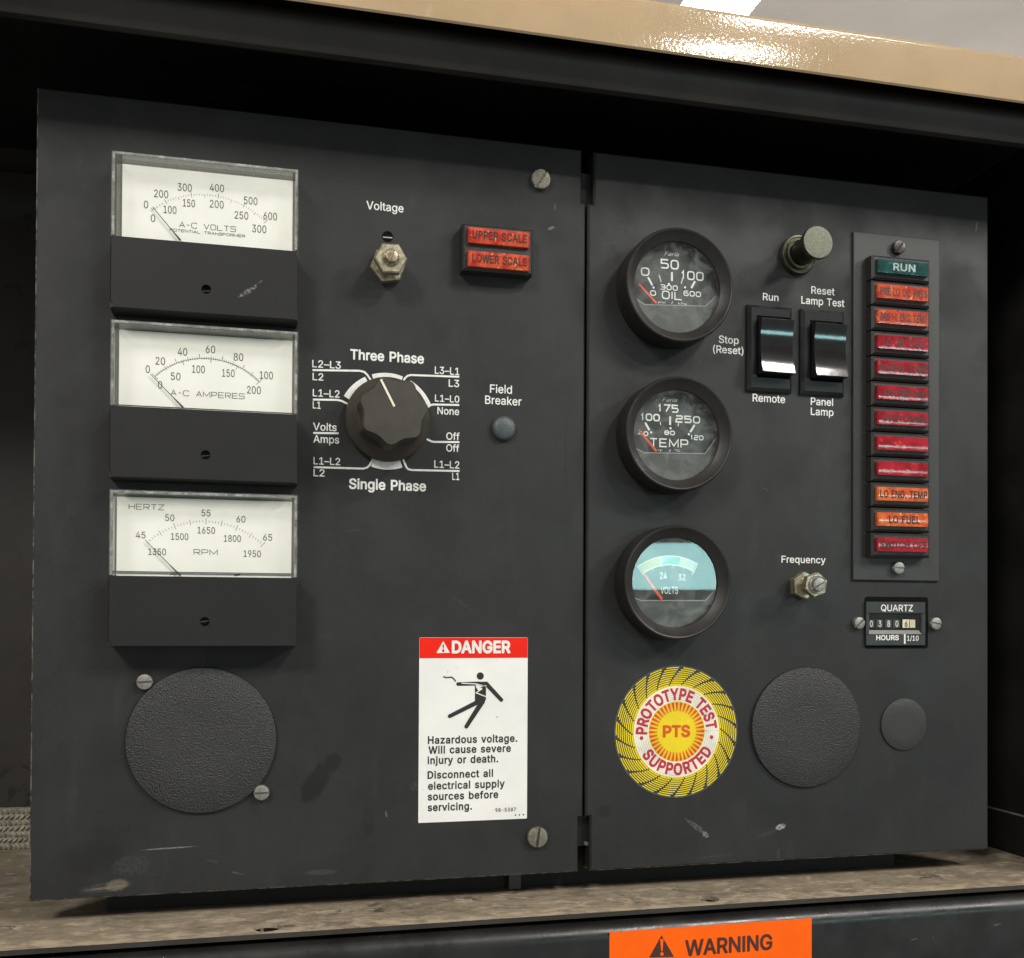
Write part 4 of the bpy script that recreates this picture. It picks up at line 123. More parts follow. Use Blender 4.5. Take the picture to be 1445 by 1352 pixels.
'p': (424, [[[53,376,58,379,110,378,112,372,112,324,116,320,119,322,137,346,171,372,200,381,226,384,272,378,304,365,316,358,346,330,369,294,374,280,385,244,390,190,383,126,370,84,350,52,310,15,274,-1,226,-8,196,-4,172,5,140,30,119,58,116,58,113,-140,110,-143,58,-143,54,-140],[220,47,250,51,282,70,302,89,315,114,326,162,328,190,324,228,317,258,302,288,277,312,253,324,232,328,218,329,190,325,159,310,140,290,126,264,115,216,113,186,117,148,124,118,139,88,166,63,188,52,208,48]],[[44,-140,45,382,56,389,112,388,121,378,121,348,124,346,164,379,178,385,220,393,266,389,280,386,316,370,350,340,381,292,394,250,399,196,393,126,380,84,371,66,353,40,320,9,280,-10,268,-12,230,-17,190,-13,166,-3,124,30,123,-144,118,-150,112,-152,56,-152,49,-150],[250,61,274,75,292,93,308,124,316,156,318,186,314,232,307,256,292,285,272,304,248,316,226,320,190,315,166,304,151,288,133,256,124,208,127,148,134,120,147,94,165,76,182,66,194,60,214,57]],[[38,-157,31,-140,31,372,34,388,40,396,50,401,112,401,127,394,136,375,162,394,184,401,238,405,286,397,322,382,347,360,365,342,390,304,406,250,412,190,409,150,405,120,389,72,365,34,352,21,322,-4,284,-22,236,-30,200,-28,166,-18,139,0,137,-6,136,-138,134,-152,124,-161,116,-164,54,-164],[220,70,242,72,268,87,283,102,294,124,304,162,304,214,293,256,282,276,268,290,238,304,220,307,200,304,172,291,160,280,148,258,137,220,137,162,146,124,159,100,170,89,200,72]],[[41,-174,28,-164,21,-152,19,-140,19,372,25,396,34,407,50,413,118,412,130,407,142,396,160,406,184,413,238,418,290,409,328,392,346,378,374,351,399,312,418,256,424,190,421,144,417,118,398,64,374,24,352,4,328,-15,286,-34,242,-41,208,-41,184,-37,152,-24,149,-30,148,-144,142,-160,134,-170,122,-176,53,-176],[220,82,238,84,260,96,272,108,282,126,292,162,292,214,283,250,272,270,262,280,236,293,220,295,200,292,178,281,169,270,158,250,149,216,149,166,158,126,168,108,176,100,202,84]]]),
'q': (424, [[[310,58,304,55,286,30,250,3,226,-5,186,-7,150,-1,112,16,79,46,54,88,38,138,34,190,39,244,54,291,74,324,82,334,112,360,156,379,196,384,226,381,256,371,286,347,305,322,310,320,313,324,313,372,315,378,366,379,372,376,372,-138,366,-143,316,-143,312,-140],[208,47,238,52,262,64,282,85,299,114,304,132,309,150,312,186,309,228,301,258,283,292,256,316,234,325,210,329,168,323,144,310,126,292,107,258,99,226,96,192,99,150,108,119,124,89,150,63,172,52,196,48]],[[302,-140,300,30,258,-3,232,-13,192,-17,150,-11,109,6,91,22,69,42,45,84,30,130,26,172,26,204,30,250,47,298,69,334,104,366,120,375,144,386,160,389,192,393,228,390,258,381,300,345,304,348,304,378,311,388,370,389,380,382,381,-144,376,-150,370,-152,312,-152,306,-150],[233,60,258,74,274,89,292,124,300,154,302,186,300,226,292,256,276,286,252,306,232,316,208,320,174,315,150,303,133,286,114,246,108,222,105,190,108,154,117,124,132,94,149,76,170,64,198,57]],[[297,-158,289,-144,288,-6,286,0,258,-18,226,-27,186,-30,142,-22,100,-3,71,22,60,34,33,78,18,126,13,172,13,202,18,252,35,304,59,342,96,377,112,386,148,400,196,406,234,402,258,395,288,375,298,394,312,401,376,401,384,396,391,388,394,372,393,-144,389,-156,378,-163,311,-164],[204,70,226,72,252,86,265,100,276,121,288,160,288,216,278,256,266,276,252,291,222,304,204,307,184,304,156,290,143,276,129,252,121,220,118,190,121,160,130,126,142,102,154,89,184,72]],[[300,-175,288,-168,278,-150,276,-30,274,-24,240,-37,208,-42,178,-41,136,-33,94,-14,60,16,47,30,20,78,6,124,1,168,1,208,7,258,23,306,50,352,90,388,114,400,142,411,190,418,240,413,264,406,282,395,294,407,306,412,370,413,390,407,400,398,404,388,405,-150,397,-164,382,-175,310,-176],[204,82,222,84,246,96,256,107,266,126,276,162,276,214,267,250,256,270,244,282,220,293,204,295,184,292,162,280,151,268,141,250,133,220,130,190,133,162,142,130,153,108,162,98,186,84]]]),
'r': (259, [[[53,374,58,379,111,378,112,326,116,323,130,347,152,366,178,379,194,382,214,385,242,383,243,326,238,323,194,324,166,318,142,303,127,284,118,264,114,236,113,2,110,0,58,0,54,2]],[[44,2,44,380,49,386,56,388,112,388,121,380,121,356,124,355,148,376,176,388,220,394,244,393,251,386,252,326,250,318,242,313,194,315,164,306,142,289,135,278,127,260,123,236,123,0,118,-7,112,-9,56,-9,49,-6]],[[38,-14,31,2,33,386,39,396,50,401,110,401,124,396,136,384,178,402,208,407,230,407,250,405,260,398,264,390,265,326,262,312,254,303,244,300,196,302,170,294,148,276,139,254,137,234,135,-6,128,-16,118,-21,54,-22]],[[41,-30,28,-22,21,-10,19,2,21,390,32,405,52,413,116,413,128,409,140,400,182,415,208,419,232,418,250,417,260,414,268,406,275,396,278,378,275,312,266,297,254,290,242,288,194,290,172,282,157,266,151,252,149,236,146,-10,137,-24,124,-32,53,-34]]]),
's': (365, [[[114,3,80,21,62,38,47,60,38,94,92,106,106,78,126,59,150,49,182,45,218,51,246,64,263,84,268,102,265,120,254,136,235,148,146,171,114,183,74,206,53,238,47,274,50,294,52,306,64,330,90,355,116,370,146,380,200,383,224,380,252,373,278,358,298,340,307,328,315,312,322,292,270,278,246,313,224,325,188,333,158,329,132,317,116,300,109,276,112,258,126,242,146,231,230,209,278,191,306,171,324,144,330,102,326,76,313,48,284,21,260,6,224,-4,186,-8,151,-6]],[[104,-4,80,9,59,28,36,62,28,88,30,100,48,107,96,116,103,108,114,84,128,69,156,58,182,55,216,60,241,72,255,90,258,106,255,118,246,130,230,139,146,161,102,177,69,198,44,234,38,270,40,298,44,312,57,336,80,361,105,376,150,390,206,392,254,382,284,366,306,346,322,322,332,294,330,286,318,278,266,269,260,274,248,294,234,310,212,319,176,322,158,319,140,311,126,297,119,276,122,262,132,250,150,240,272,205,305,184,315,174,333,148,340,112,340,100,334,70,320,43,294,16,270,0,222,-14,186,-17,147,-14]],[[134,-26,108,-19,70,0,44,24,26,52,15,94,18,106,30,115,92,129,102,127,111,120,126,91,134,82,158,71,182,68,210,72,230,81,242,94,243,112,228,126,140,149,104,162,92,167,63,186,53,196,34,226,28,252,25,276,31,316,47,346,72,370,106,390,138,401,192,406,230,402,258,395,293,376,318,352,333,328,344,300,344,282,337,274,326,268,266,256,250,264,238,286,228,298,210,307,182,310,164,307,144,297,134,286,134,268,140,260,156,252,276,218,302,202,325,184,344,153,353,106,347,66,334,40,302,5,269,-14,236,-25,200,-29,168,-30]],[[132,-37,102,-30,68,-13,50,1,33,18,14,48,4,82,5,106,12,118,26,127,92,141,104,139,116,132,126,120,137,96,144,90,162,82,182,80,210,85,229,96,232,102,231,108,212,118,138,137,92,153,54,179,40,192,21,226,13,280,18,316,25,330,38,354,66,382,98,400,134,413,194,418,234,414,260,406,302,383,326,360,345,330,356,304,355,280,348,267,332,257,272,243,258,245,246,252,223,286,206,295,186,298,165,294,149,286,145,274,152,267,168,261,242,241,288,226,323,202,336,189,356,156,365,102,358,64,342,30,308,-6,276,-25,240,-36,206,-41,167,-42]]]),
't': (227, [[[126,2,95,20,71,56,65,94,64,326,12,327,6,332,6,374,8,378,60,379,65,382,66,470,122,471,126,466,126,448,126,386,128,380,198,379,204,374,203,328,132,327,126,322,128,76,136,62,150,54,170,50,201,52,212,8,210,1,194,-2,150,-2]],[[120,-6,90,11,64,46,56,94,56,314,50,318,6,318,-1,322,-3,328,-3,376,0,383,6,387,50,388,56,392,56,470,60,477,68,480,126,480,135,472,135,458,137,388,204,387,211,382,213,376,213,328,210,321,200,318,140,318,135,314,135,104,138,80,146,66,162,61,200,63,209,58,221,2,212,-8,194,-12,146,-10]],[[116,-19,84,0,72,10,53,40,43,92,43,302,38,304,0,306,-13,316,-16,328,-16,376,-11,392,2,400,38,401,43,404,43,472,49,484,56,491,68,493,122,493,138,489,145,482,148,472,150,402,210,399,222,390,226,376,226,326,218,312,204,305,156,304,148,302,148,106,150,86,156,76,174,73,204,76,219,68,226,50,233,16,234,-2,227,-14,216,-21,194,-25,160,-26]],[[114,-30,78,-11,63,2,44,32,37,50,31,88,31,290,26,292,0,294,-11,298,-23,310,-28,328,-26,388,-19,400,-6,410,31,416,31,476,40,494,50,501,66,505,122,505,138,502,151,494,159,478,162,414,216,410,231,398,238,380,238,322,230,306,222,298,210,294,164,292,160,290,160,110,161,92,164,86,210,87,222,81,230,74,235,62,244,22,245,-4,238,-20,221,-32,194,-37,159,-38]]]),
'u': (410, [[[146,-1,116,11,90,30,70,58,57,94,53,142,53,372,55,378,110,379,114,376,114,142,119,106,136,76,164,57,202,50,226,53,248,62,266,76,278,90,293,124,296,154,296,372,298,378,352,379,357,376,357,4,352,0,300,0,298,6,298,58,296,65,284,46,254,15,220,0,182,-5,159,-2]],[[142,-10,112,2,86,22,61,54,48,90,44,142,44,376,47,384,56,389,112,389,122,382,124,142,129,108,143,84,170,65,202,60,224,63,242,70,266,90,275,102,284,125,287,154,287,376,290,384,298,389,356,389,362,386,366,378,365,-2,356,-10,297,-8,289,0,286,32,262,9,226,-8,188,-14,155,-12]],[[140,-22,112,-12,76,12,49,48,36,84,31,142,31,372,34,389,44,398,56,401,116,401,124,398,132,390,136,376,137,148,140,114,154,91,176,77,202,73,218,75,236,81,248,90,262,108,269,124,274,154,274,372,277,388,284,396,296,401,356,401,370,396,377,388,380,372,380,6,375,-12,368,-19,358,-22,298,-22,284,-15,274,1,230,-21,172,-26]],[[134,-33,94,-17,62,10,40,40,34,54,23,88,19,132,19,376,25,396,38,409,56,413,118,413,130,409,141,400,147,388,148,376,149,150,153,118,164,99,182,88,202,85,214,87,230,92,240,100,250,112,257,126,262,156,262,372,265,390,276,406,292,413,358,413,376,407,387,394,391,376,392,6,387,-14,376,-28,362,-34,292,-34,280,-28,268,-18,230,-34,171,-38]]]),
'v': (389, [[[19,378,80,379,86,375,164,158,192,68,196,66,204,90,225,158,304,377,310,379,369,378,228,6,220,0,166,0,163,2]],[[150,6,15,356,9,380,14,387,20,388,82,388,92,384,193,102,196,100,206,128,296,381,302,387,308,388,368,388,377,384,379,372,236,0,230,-7,224,-9,157,-6]],[[152,-18,141,-6,-2,366,-4,384,4,396,20,401,86,401,100,393,108,380,193,144,196,144,203,164,282,384,288,392,298,400,308,401,374,401,384,396,391,386,391,368,248,-7,238,-17,230,-21,163,-22]],[[142,-27,129,-10,-12,356,-16,372,-16,384,-7,402,2,409,14,413,86,413,106,404,119,384,191,186,194,181,196,182,204,204,271,386,284,405,304,413,380,412,392,405,400,396,403,386,403,368,257,-16,245,-28,232,-33,162,-34]]]),
'y': (389, [[[52,-140,48,-136,61,-88,64,-87,104,-89,118,-83,127,-76,144,-52,162,-2,19,376,22,379,80,379,86,375,164,158,192,70,194,67,196,68,199,76,226,160,304,376,310,379,364,379,369,376,369,374,206,-52,179,-104,160,-123,136,-137,106,-144,63,-142]],[[44,-146,39,-136,52,-83,62,-77,100,-79,118,-71,134,-50,152,-2,10,370,10,382,20,388,80,388,86,387,92,382,191,106,194,101,196,102,201,116,296,380,302,386,308,388,368,388,376,383,379,376,212,-64,185,-112,164,-132,146,-143,116,-153,59,-152]],[[44,-161,33,-154,27,-146,26,-130,40,-80,46,-70,56,-66,98,-66,110,-62,123,-44,138,-2,-2,364,-4,376,-3,386,8,397,20,401,82,401,92,399,102,392,107,382,190,150,194,143,198,148,286,390,296,398,304,400,368,401,384,394,392,380,390,364,227,-62,196,-118,170,-144,148,-156,124,-164,76,-166]],[[38,-172,26,-164,18,-154,14,-130,27,-80,35,-64,50,-55,64,-52,98,-54,104,-51,116,-28,125,-2,-14,362,-16,376,-14,388,-2,406,16,412,86,412,94,411,107,404,119,386,190,188,194,181,196,182,270,386,282,404,296,411,308,413,380,411,394,401,402,388,404,376,402,362,239,-64,209,-122,182,-150,152,-168,118,-178,76,-178]]]),
'z': (380, [[[43,48,252,320,248,323,50,323,48,330,49,378,326,379,332,378,333,368,333,336,330,326,127,60,132,56,336,55,339,50,338,2,332,0,48,0,43,2]],[[33,2,33,44,36,53,234,312,48,314,39,324,41,384,54,388,326,388,336,387,342,380,342,332,339,324,145,68,150,65,342,63,348,54,348,2,346,-4,336,-9,44,-9,38,-6]],[[30,-16,22,-6,20,42,22,56,207,296,206,300,200,301,41,302,30,312,27,324,26,378,29,390,39,398,50,401,338,400,349,392,354,384,355,332,352,320,171,80,176,78,332,78,348,75,356,67,361,56,361,2,358,-10,348,-19,336,-22,43,-22]],[[24,-27,10,-10,8,42,11,60,180,282,182,288,48,289,30,295,20,306,14,324,14,378,20,398,32,409,50,413,342,412,358,402,366,386,367,332,364,318,196,92,200,90,336,90,356,84,366,74,373,60,373,0,366,-18,354,-29,336,-34,42,-34]]]),
'°': (316, [[[126,288,100,299,78,316,60,340,47,366,45,382,43,400,47,426,58,454,71,472,100,496,130,509,156,513,177,510,190,508,216,496,238,480,256,456,269,426,273,396,269,370,258,343,250,330,238,316,216,299,186,287,160,283,139,286],[172,336,189,342,213,366,220,382,220,412,214,428,190,453,172,460,150,461,126,453,103,430,97,414,95,394,102,368,124,346,142,336]],[[124,278,94,292,71,310,52,334,38,364,35,382,34,400,38,430,51,460,64,478,96,505,126,518,156,522,180,520,192,518,222,504,246,484,264,461,277,432,280,414,282,394,278,366,264,334,245,310,222,291,190,278,160,274,136,276],[168,345,185,352,203,370,211,388,211,408,203,426,186,443,168,450,150,451,130,443,113,426,106,408,105,390,112,372,130,353,144,345]],[[120,266,94,276,59,304,40,329,26,358,21,406,26,436,36,460,65,498,90,517,118,529,166,534,196,530,226,517,258,491,277,466,289,438,295,390,290,360,280,336,252,298,226,278,198,267,150,262],[168,358,179,364,193,378,199,394,198,406,192,418,178,433,162,438,150,438,136,431,123,418,118,402,118,390,124,378,138,363,154,357]],[[118,254,88,266,50,294,30,322,15,354,9,406,14,438,24,462,32,478,58,508,82,526,114,541,142,546,167,546,198,542,228,529,268,498,286,474,301,442,307,390,302,358,292,334,284,318,260,288,232,267,202,255,172,250,149,250],[170,372,183,384,187,394,183,412,172,422,162,426,144,422,134,412,130,402,134,384,144,373,154,369]]]),
'–': (350, [[[0,238,6,244,344,244,349,242,350,194,344,188,6,188,1,190]],[[-9,190,-9,242,-7,248,0,252,348,253,354,250,359,242,359,190,357,184,350,180,2,179,-4,182]],[[-16,174,-22,190,-21,248,-17,256,-6,264,349,266,366,258,372,242,371,184,367,176,356,168,1,166]],[[-12,158,-25,166,-32,178,-34,190,-32,254,-24,266,-10,276,350,278,362,274,375,266,382,254,384,242,382,178,374,166,360,156,0,154]]]),
}

LEVELS = (0, 11, 24, 36)          # regular, medium, bold, heavy
G = {k: (adv, [[list(zip(c[0::2], c[1::2])) for c in lv] for lv in lvs]) for k, (adv, lvs) in GLYPHS.items()}
def _area(p):
    return sum(p[i][0] * p[(i + 1) % len(p)][1] - p[(i + 1) % len(p)][0] * p[i][1] for i in range(len(p))) / 2
def _embolden(p, o):
    out = []; n = len(p)
    for i in range(n):
        a, b, c = Vector(p[i - 1]), Vector(p[i]), Vector(p[(i + 1) % n])
        e1, e2 = (b - a), (c - b)
        if e1.length < 1e-6 or e2.length < 1e-6: out.append((b.x, b.y)); continue
        e1.normalize(); e2.normalize()
        n1, n2 = Vector((-e1.y, e1.x)), Vector((-e2.y, e2.x))
        mm = n1 + n2
        if mm.length < 0.3: mm = n1
        mm.normalize(); k = min(1.0 / max(mm.dot(n1), 0.5), 1.6)
        out.append((b.x + mm.x * o * k, b.y + mm.y * o * k))
    return out
_gc = {}
def glyph_tris(ch, bold):
    """(verts, tris) of a glyph at the nearest weight"""
    w = min(range(4), key=lambda i: abs(LEVELS[i] - bold)); key = (ch, w)
    if key not in _gc:
        cs = G[ch][1][w]; outs = [c for c in cs if _area(c) < 0]; holes = [c for c in cs if _area(c) > 0]
        vs = []; tr = []
        for o in outs:
            xs = [q[0] for q in o]; ys = [q[1] for q in o]
            polys = [o] + [h for h in holes if min(xs) < h[0][0] < max(xs) and min(ys) < h[0][1] < max(ys)]
            b = len(vs); vs += [q for pl in polys for q in pl]
            tr += [tuple(i + b for i in t) for t in tessellate_polygon([[Vector((q[0], q[1], 0)) for q in pl] for pl in polys])]
        _gc[key] = (vs, tr)
    return _gc[key]
def line_width(s, track=0):
    w = 0; x = 0; lo = None
    for ch in s:
        if ch == ' ': x += 250 + track; continue
        adv = G[ch][0]; xs = [q[0] for c in G[ch][1][0] for q in c]
        if lo is None: lo = x + min(xs)
        w = x + max(xs); x += adv + track
    return lo, w

# square wide lettering drawn with a pen (dial faces); corners marked r are rounded
SQ = {
 '0': ['O'], 'O': ['O'], '1': ['0,.72 .45,1 .45,0'], '2': ['0,1 1,1r 1,.52r 0,.52r 0,0 1,0'],
 '3': ['0,1 1,1r 1,0r 0,0', '.2,.5 .93,.5'], '4': ['.8,0 .8,1 0,.3 1,.3'], '5': ['1,1 0,1 0,.56 1,.56r 1,0r 0,0'],
 '6': ['1,1 0,1r 0,0r 1,0r 1,.56r .06,.56'], '7': ['0,1 1,1 .35,0'], '8': ['O', '.07,.52 .93,.52'],
 '9': ['.94,.45 0,.45r 0,1r 1,1r 1,0r 0,0'], 'I': ['0,0 0,1'], 'L': ['0,1 0,0 1,0'],
 'T': ['0,1 1,1', '.5,.93 .5,0'], 'E': ['1,1 0,1 0,0 1,0', '.07,.5 .9,.5'], 'M': ['0,0 0,1 .5,.15 1,1 1,0'],
 'P': ['0,0 0,1 1,1r 1,.42r .07,.42'], 'A': ['0,0 .5,1 1,0', '.24,.33 .76,.33'], 'C': ['1,.8 1,1r 0,1r 0,0r 1,0r 1,.2'],
 'V': ['0,1 .5,0 1,1'], 'S': ['1,.85 1,1r 0,1r 0,.52r 1,.52r 1,0r 0,0r 0,.15'], 'H': ['0,0 0,1', '1,0 1,1', '.07,.5 .93,.5'],
 'R': ['0,0 0,1 1,1r 1,.45r .07,.45', '.5,.39 1,0'], 'Z': ['0,1 1,1 0,0 1,0'], '-': ['.1,.5 .9,.5'],
 'N': ['0,0 0,1 1,0 1,1'], 'F': ['0,0 0,1 1,1', '.07,.5 .9,.5'],
}
SQW = {'1': .5, 'I': 0.0, '-': .7, 'M': 1.25}
def sq_paths(ch, w, h, r):
    out = []
    for s in SQ[ch]:
        closed = s == 'O'
        if closed: s = '0,0r 0,1r 1,1r 1,0r'
        pts = []
        raw = [(float(a.rstrip('r').split(',')[0]) * w, float(a.rstrip('r').split(',')[1]) * h, a.endswith('r')) for a in s.split()]
        n = len(raw)
        for i, (x, y, rd) in enumerate(raw):
            if not rd: pts.append((x, y)); continue
            a, c = Vector(raw[i - 1][:2]), Vector(raw[(i + 1) % n][:2]); b = Vector((x, y))
            k = min(r, (a - b).length * .48, (c - b).length * .48)
            p0, p1 = b + (a - b).normalized() * k, b + (c - b).normalized() * k
            for t in (0, .25, .5, .75, 1):
                q = p0 * (1 - t) ** 2 + b * 2 * t * (1 - t) + p1 * t * t; pts.append((q.x, q.y))
        out.append((pts, closed))
    return out

# ------------------------------------------------------------------ mesh builder; (x, z, h): h = height in front of the panel
class MB:
    def __init__(s): s.v = []; s.f = []
    def add(s, vs, fs):
        b = len(s.v); s.v += [tuple(q) for q in vs]; s.f += [tuple(i + b for i in f) for f in fs]; return s
    def prism(s, poly, h0, h1, inset=0.0, back=True):
        """polygon [(x,z)] from h0 to h1; a chamfer of size inset at the front"""
        n = len(poly); rings = [[(x, -h0, z) for x, z in poly]]
        if inset:
            cx = sum(q[0] for q in poly) / n; a = _area(poly)
            sm = _embolden(poly, inset if a > 0 else -inset)
            rings.append([(x, -(h1 - inset), z) for x, z in poly]); rings.append([(x, -h1, z) for x, z in sm])
        else: rings.append([(x, -h1, z) for x, z in poly])
        vs = [q for r_ in rings for q in r_]; fs = []
        for k in range(len(rings) - 1):
            for i in range(n):
                j = (i + 1) % n; fs.append((k * n + i, k * n + j, (k + 1) * n + j, (k + 1) * n + i))
        fs.append(tuple(range((len(rings) - 1) * n, len(rings) * n)))
        if back: fs.append(tuple(reversed(range(n))))
        return s.add(vs, fs)
    def cbox(s, x0, x1, z0, z1, h0, h1, c=0.0004):
        return s.prism([(x0, z0), (x1, z0), (x1, z1), (x0, z1)], h0, h1, c)
    def box(s, x0, x1, y0, y1, z0, z1):
        vs = [(x, y, z) for x in (x0, x1) for y in (y0, y1) for z in (z0, z1)]
        return s.add(vs, [(0, 1, 3, 2), (4, 6, 7, 5), (0, 4, 5, 1), (2, 3, 7, 6), (0, 2, 6, 4), (1, 5, 7, 3)])
    def lathe(s, prof, cx, cz, n=64, caps=(False, True)):
        """prof [(r, h)]"""
        vs = []; fs = []
        for r, h in prof:
            for i in range(n):
                a = 2 * pi * i / n; vs.append((cx + r * math.cos(a), -h, cz + r * math.sin(a)))
        for k in range(len(prof) - 1):
            for i in range(n):
                j = (i + 1) % n; fs.append((k * n + i, k * n + j, (k + 1) * n + j, (k + 1) * n + i))
        if caps[0]: fs.append(tuple(reversed(range(n))))
        if caps[1]: fs.append(tuple(range((len(prof) - 1) * n, len(prof) * n)))
        return s.add(vs, fs)
    def flat(s, poly, h):
        return s.add([(x, -h, z) for x, z in poly], [tuple(range(len(poly)))])
    def strip(s, pts, w, h, closed=False):
        """pen line of width w on the plane h"""
        n = len(pts); L = []; Rr = []
        for i in range(n):
            b = Vector(pts[i])
            a = Vector(pts[i - 1]) if (i > 0 or closed) else None
            c = Vector(pts[(i + 1) % n]) if (i < n - 1 or closed) else None
            e1 = (b - a).normalized() if a is not None else (c - b).normalized()
            e2 = (c - b).normalized() if c is not None else e1
            n1, n2 = Vector((-e1.y, e1.x)), Vector((-e2.y, e2.x)); mm = n1 + n2
            if mm.length < .2: mm = n1
            mm.normalize(); k = min(1 / max(mm.dot(n1), .4), 2.2) * w / 2
            L.append(b + mm * k); Rr.append(b - mm * k)
        vs = [(q.x, -h, q.y) for q in L] + [(q.x, -h, q.y) for q in Rr]; fs = []
        for i in range(n if closed else n - 1):
            j = (i + 1) % n; fs.append((i, j, n + j, n + i))
        return s.add(vs, fs)
    def text(s, t, x0, x1, z, cap, h, bold=0, shear=0.0, track=0):
        lo, hi = line_width(t, track); sx = (x1 - x0) / max(hi - lo, 1); sz = cap / 509.0; x = 0
        for ch in t:
            if ch == ' ': x += 250 + track; continue
            vs, tr = glyph_tris(ch, bold)
            s.add([(x0 + (x + q[0] - lo) * sx + shear * q[1] * sz, -h, z + q[1] * sz) for q in vs], tr)
            x += G[ch][0] + track
        return s
    def T(s, t, u0, u1, v, cap, h, bold=0, hl=1.2e-4, shear=0.0, track=0):
        """text between two photo columns, baseline at photo row v (middle of the line), cap height in photo px"""
        x0 = P(u0, v, h)[0]; x1 = P(u1, v, h)[0]; um = (u0 + u1) / 2
        z = P(um, v, h)[1]; cz = P(um, v - cap, h)[1] - z
        return s.text(t, x0, x1, z, cz, h + hl, bold, shear, track)
    def sq(s, t, x0, x1, z, cap, w, h, gap=.42):
        tot = 0; ws = []
        for ch in t:
            k = .8 if ch == ' ' else SQW.get(ch, 1.0); ws.append(k); tot += k
        ng = len(t) - 1; W = (x1 - x0 - w) / (tot + gap * ng); x = x0 + w / 2
        for ch, k in zip(t, ws):
            if ch != ' ':
                for i, (pts, cl) in enumerate(sq_paths(ch, W * k, cap - w, min(W, cap) * .38)):
                    s.strip([(x + a, z + w / 2 + b) for a, b in pts], w, h + i * 2e-5, cl)
            x += W * (k + gap)
        return s
    def SQT(s, t, u0, u1, v, cap, pen, h, hl=1.2e-4, gap=.42):
        x0 = P(u0, v, h)[0]; x1 = P(u1, v, h)[0]; um = (u0 + u1) / 2
        z = P(um, v, h)[1]; cz = P(um, v - cap, h)[1] - z
        return s.sq(t, x0, x1, z, cz, pen, h + hl, gap)
    def L(s, pts, w, h, hl=1.2e-4):
        return s.strip([P(u, v, h) for u, v in pts], w, h + hl)
    def arc(s, cx, cz, r, w, a0, a1, h, n=None):
        n = n or max(3, int(abs(a1 - a0) / 5) + 2)
        return s.strip([(cx + r * math.cos(R(a0 + (a1 - a0) * i / (n - 1))), cz + r * math.sin(R(a0 + (a1 - a0) * i / (n - 1)))) for i in range(n)], w, h)
    def disc(s, cx, cz, r, h, n=40):
        return s.flat([(cx + r * math.cos(2 * pi * i / n), cz + r * math.sin(2 * pi * i / n)) for i in range(n)], h)
    def holed(s, x0, x1, z0, z1, cx, cz, r, h0, h1, depth, c=0.0005, n=32):
        """plate with a chamfered front edge and a round blind hole"""
        angs = sorted(set([2 * pi * i / n for i in range(n)] + [math.atan2(b - cz, a - cx) % (2 * pi) for a in (x0, x1) for b in (z0, z1)]))
        def onrect(a, d):
            dx, dz = math.cos(a), math.sin(a); t = 1e9
            if dx > 1e-9: t = min(t, (x1 - d - cx) / dx)
            if dx < -1e-9: t = min(t, (x0 + d - cx) / dx)
            if dz > 1e-9: t = min(t, (z1 - d - cz) / dz)
            if dz < -1e-9: t = min(t, (z0 + d - cz) / dz)
            return cx + dx * t, cz + dz * t
        rings = [[(*onrect(a, 0), h0) for a in angs], [(*onrect(a, 0), h1 - c) for a in angs], [(*onrect(a, c), h1) for a in angs],
                 [(cx + r * math.cos(a), cz + r * math.sin(a), h1) for a in angs], [(cx + r * math.cos(a), cz + r * math.sin(a), h1 - depth) for a in angs]]
        n = len(angs); vs = [(x, -h, z) for rg in rings for x, z, h in rg]; fs = []
        for k in range(4):
            for i in range(n):
                j = (i + 1) % n; fs.append((k * n + i, k * n + j, (k + 1) * n + j, (k + 1) * n + i))
        fs.append(tuple(range(4 * n, 5 * n)))
        return s.add(vs, fs)
    def build(s, name, mat, parent=None, loc=None, smooth=None):
        off = Vector(loc) if loc is not None else (Vector(parent['_loc']) if parent is not None else Vector((0, 0, 0)))
        me = bpy.data.meshes.new(name)
        me.from_pydata([(a - off.x, b - off.y, c - off.z) for a, b, c in s.v], [], s.f); me.validate()
        bm = bmesh.new(); bm.from_mesh(me); bmesh.ops.recalc_face_normals(bm, faces=bm.faces); bm.to_mesh(me); bm.free()
        if smooth is not None:
            for p in me.polygons: p.use_smooth = True
            me.set_sharp_from_angle(angle=R(smooth))
        me.materials.append(mat)
        o = bpy.data.objects.new(name, me); COL.objects.link(o)
        o['_loc'] = list(off)
        if parent is not None: o.parent = parent; o.location = off - Vector(parent['_loc'])
        else: o.location = off
        return o
def tag(o, label=None, cat=None, group=None, kind=None):
    for k, v in (('label', label), ('category', cat), ('group', group), ('kind', kind)):
        if v: o[k] = v
    return o
def thing(name, loc, label, cat, group=None):
    o = bpy.data.objects.new(name, None); COL.objects.link(o); o.empty_display_size = 0.01
    o.location = loc; o['_loc'] = list(loc)
    return tag(o, label, cat, group)
def copy_tree(o, parent=None):
    c = o.copy(); COL.objects.link(c)
    if parent is not None: c.parent = parent
    for ch in list(o.children): copy_tree(ch, c)
    return c

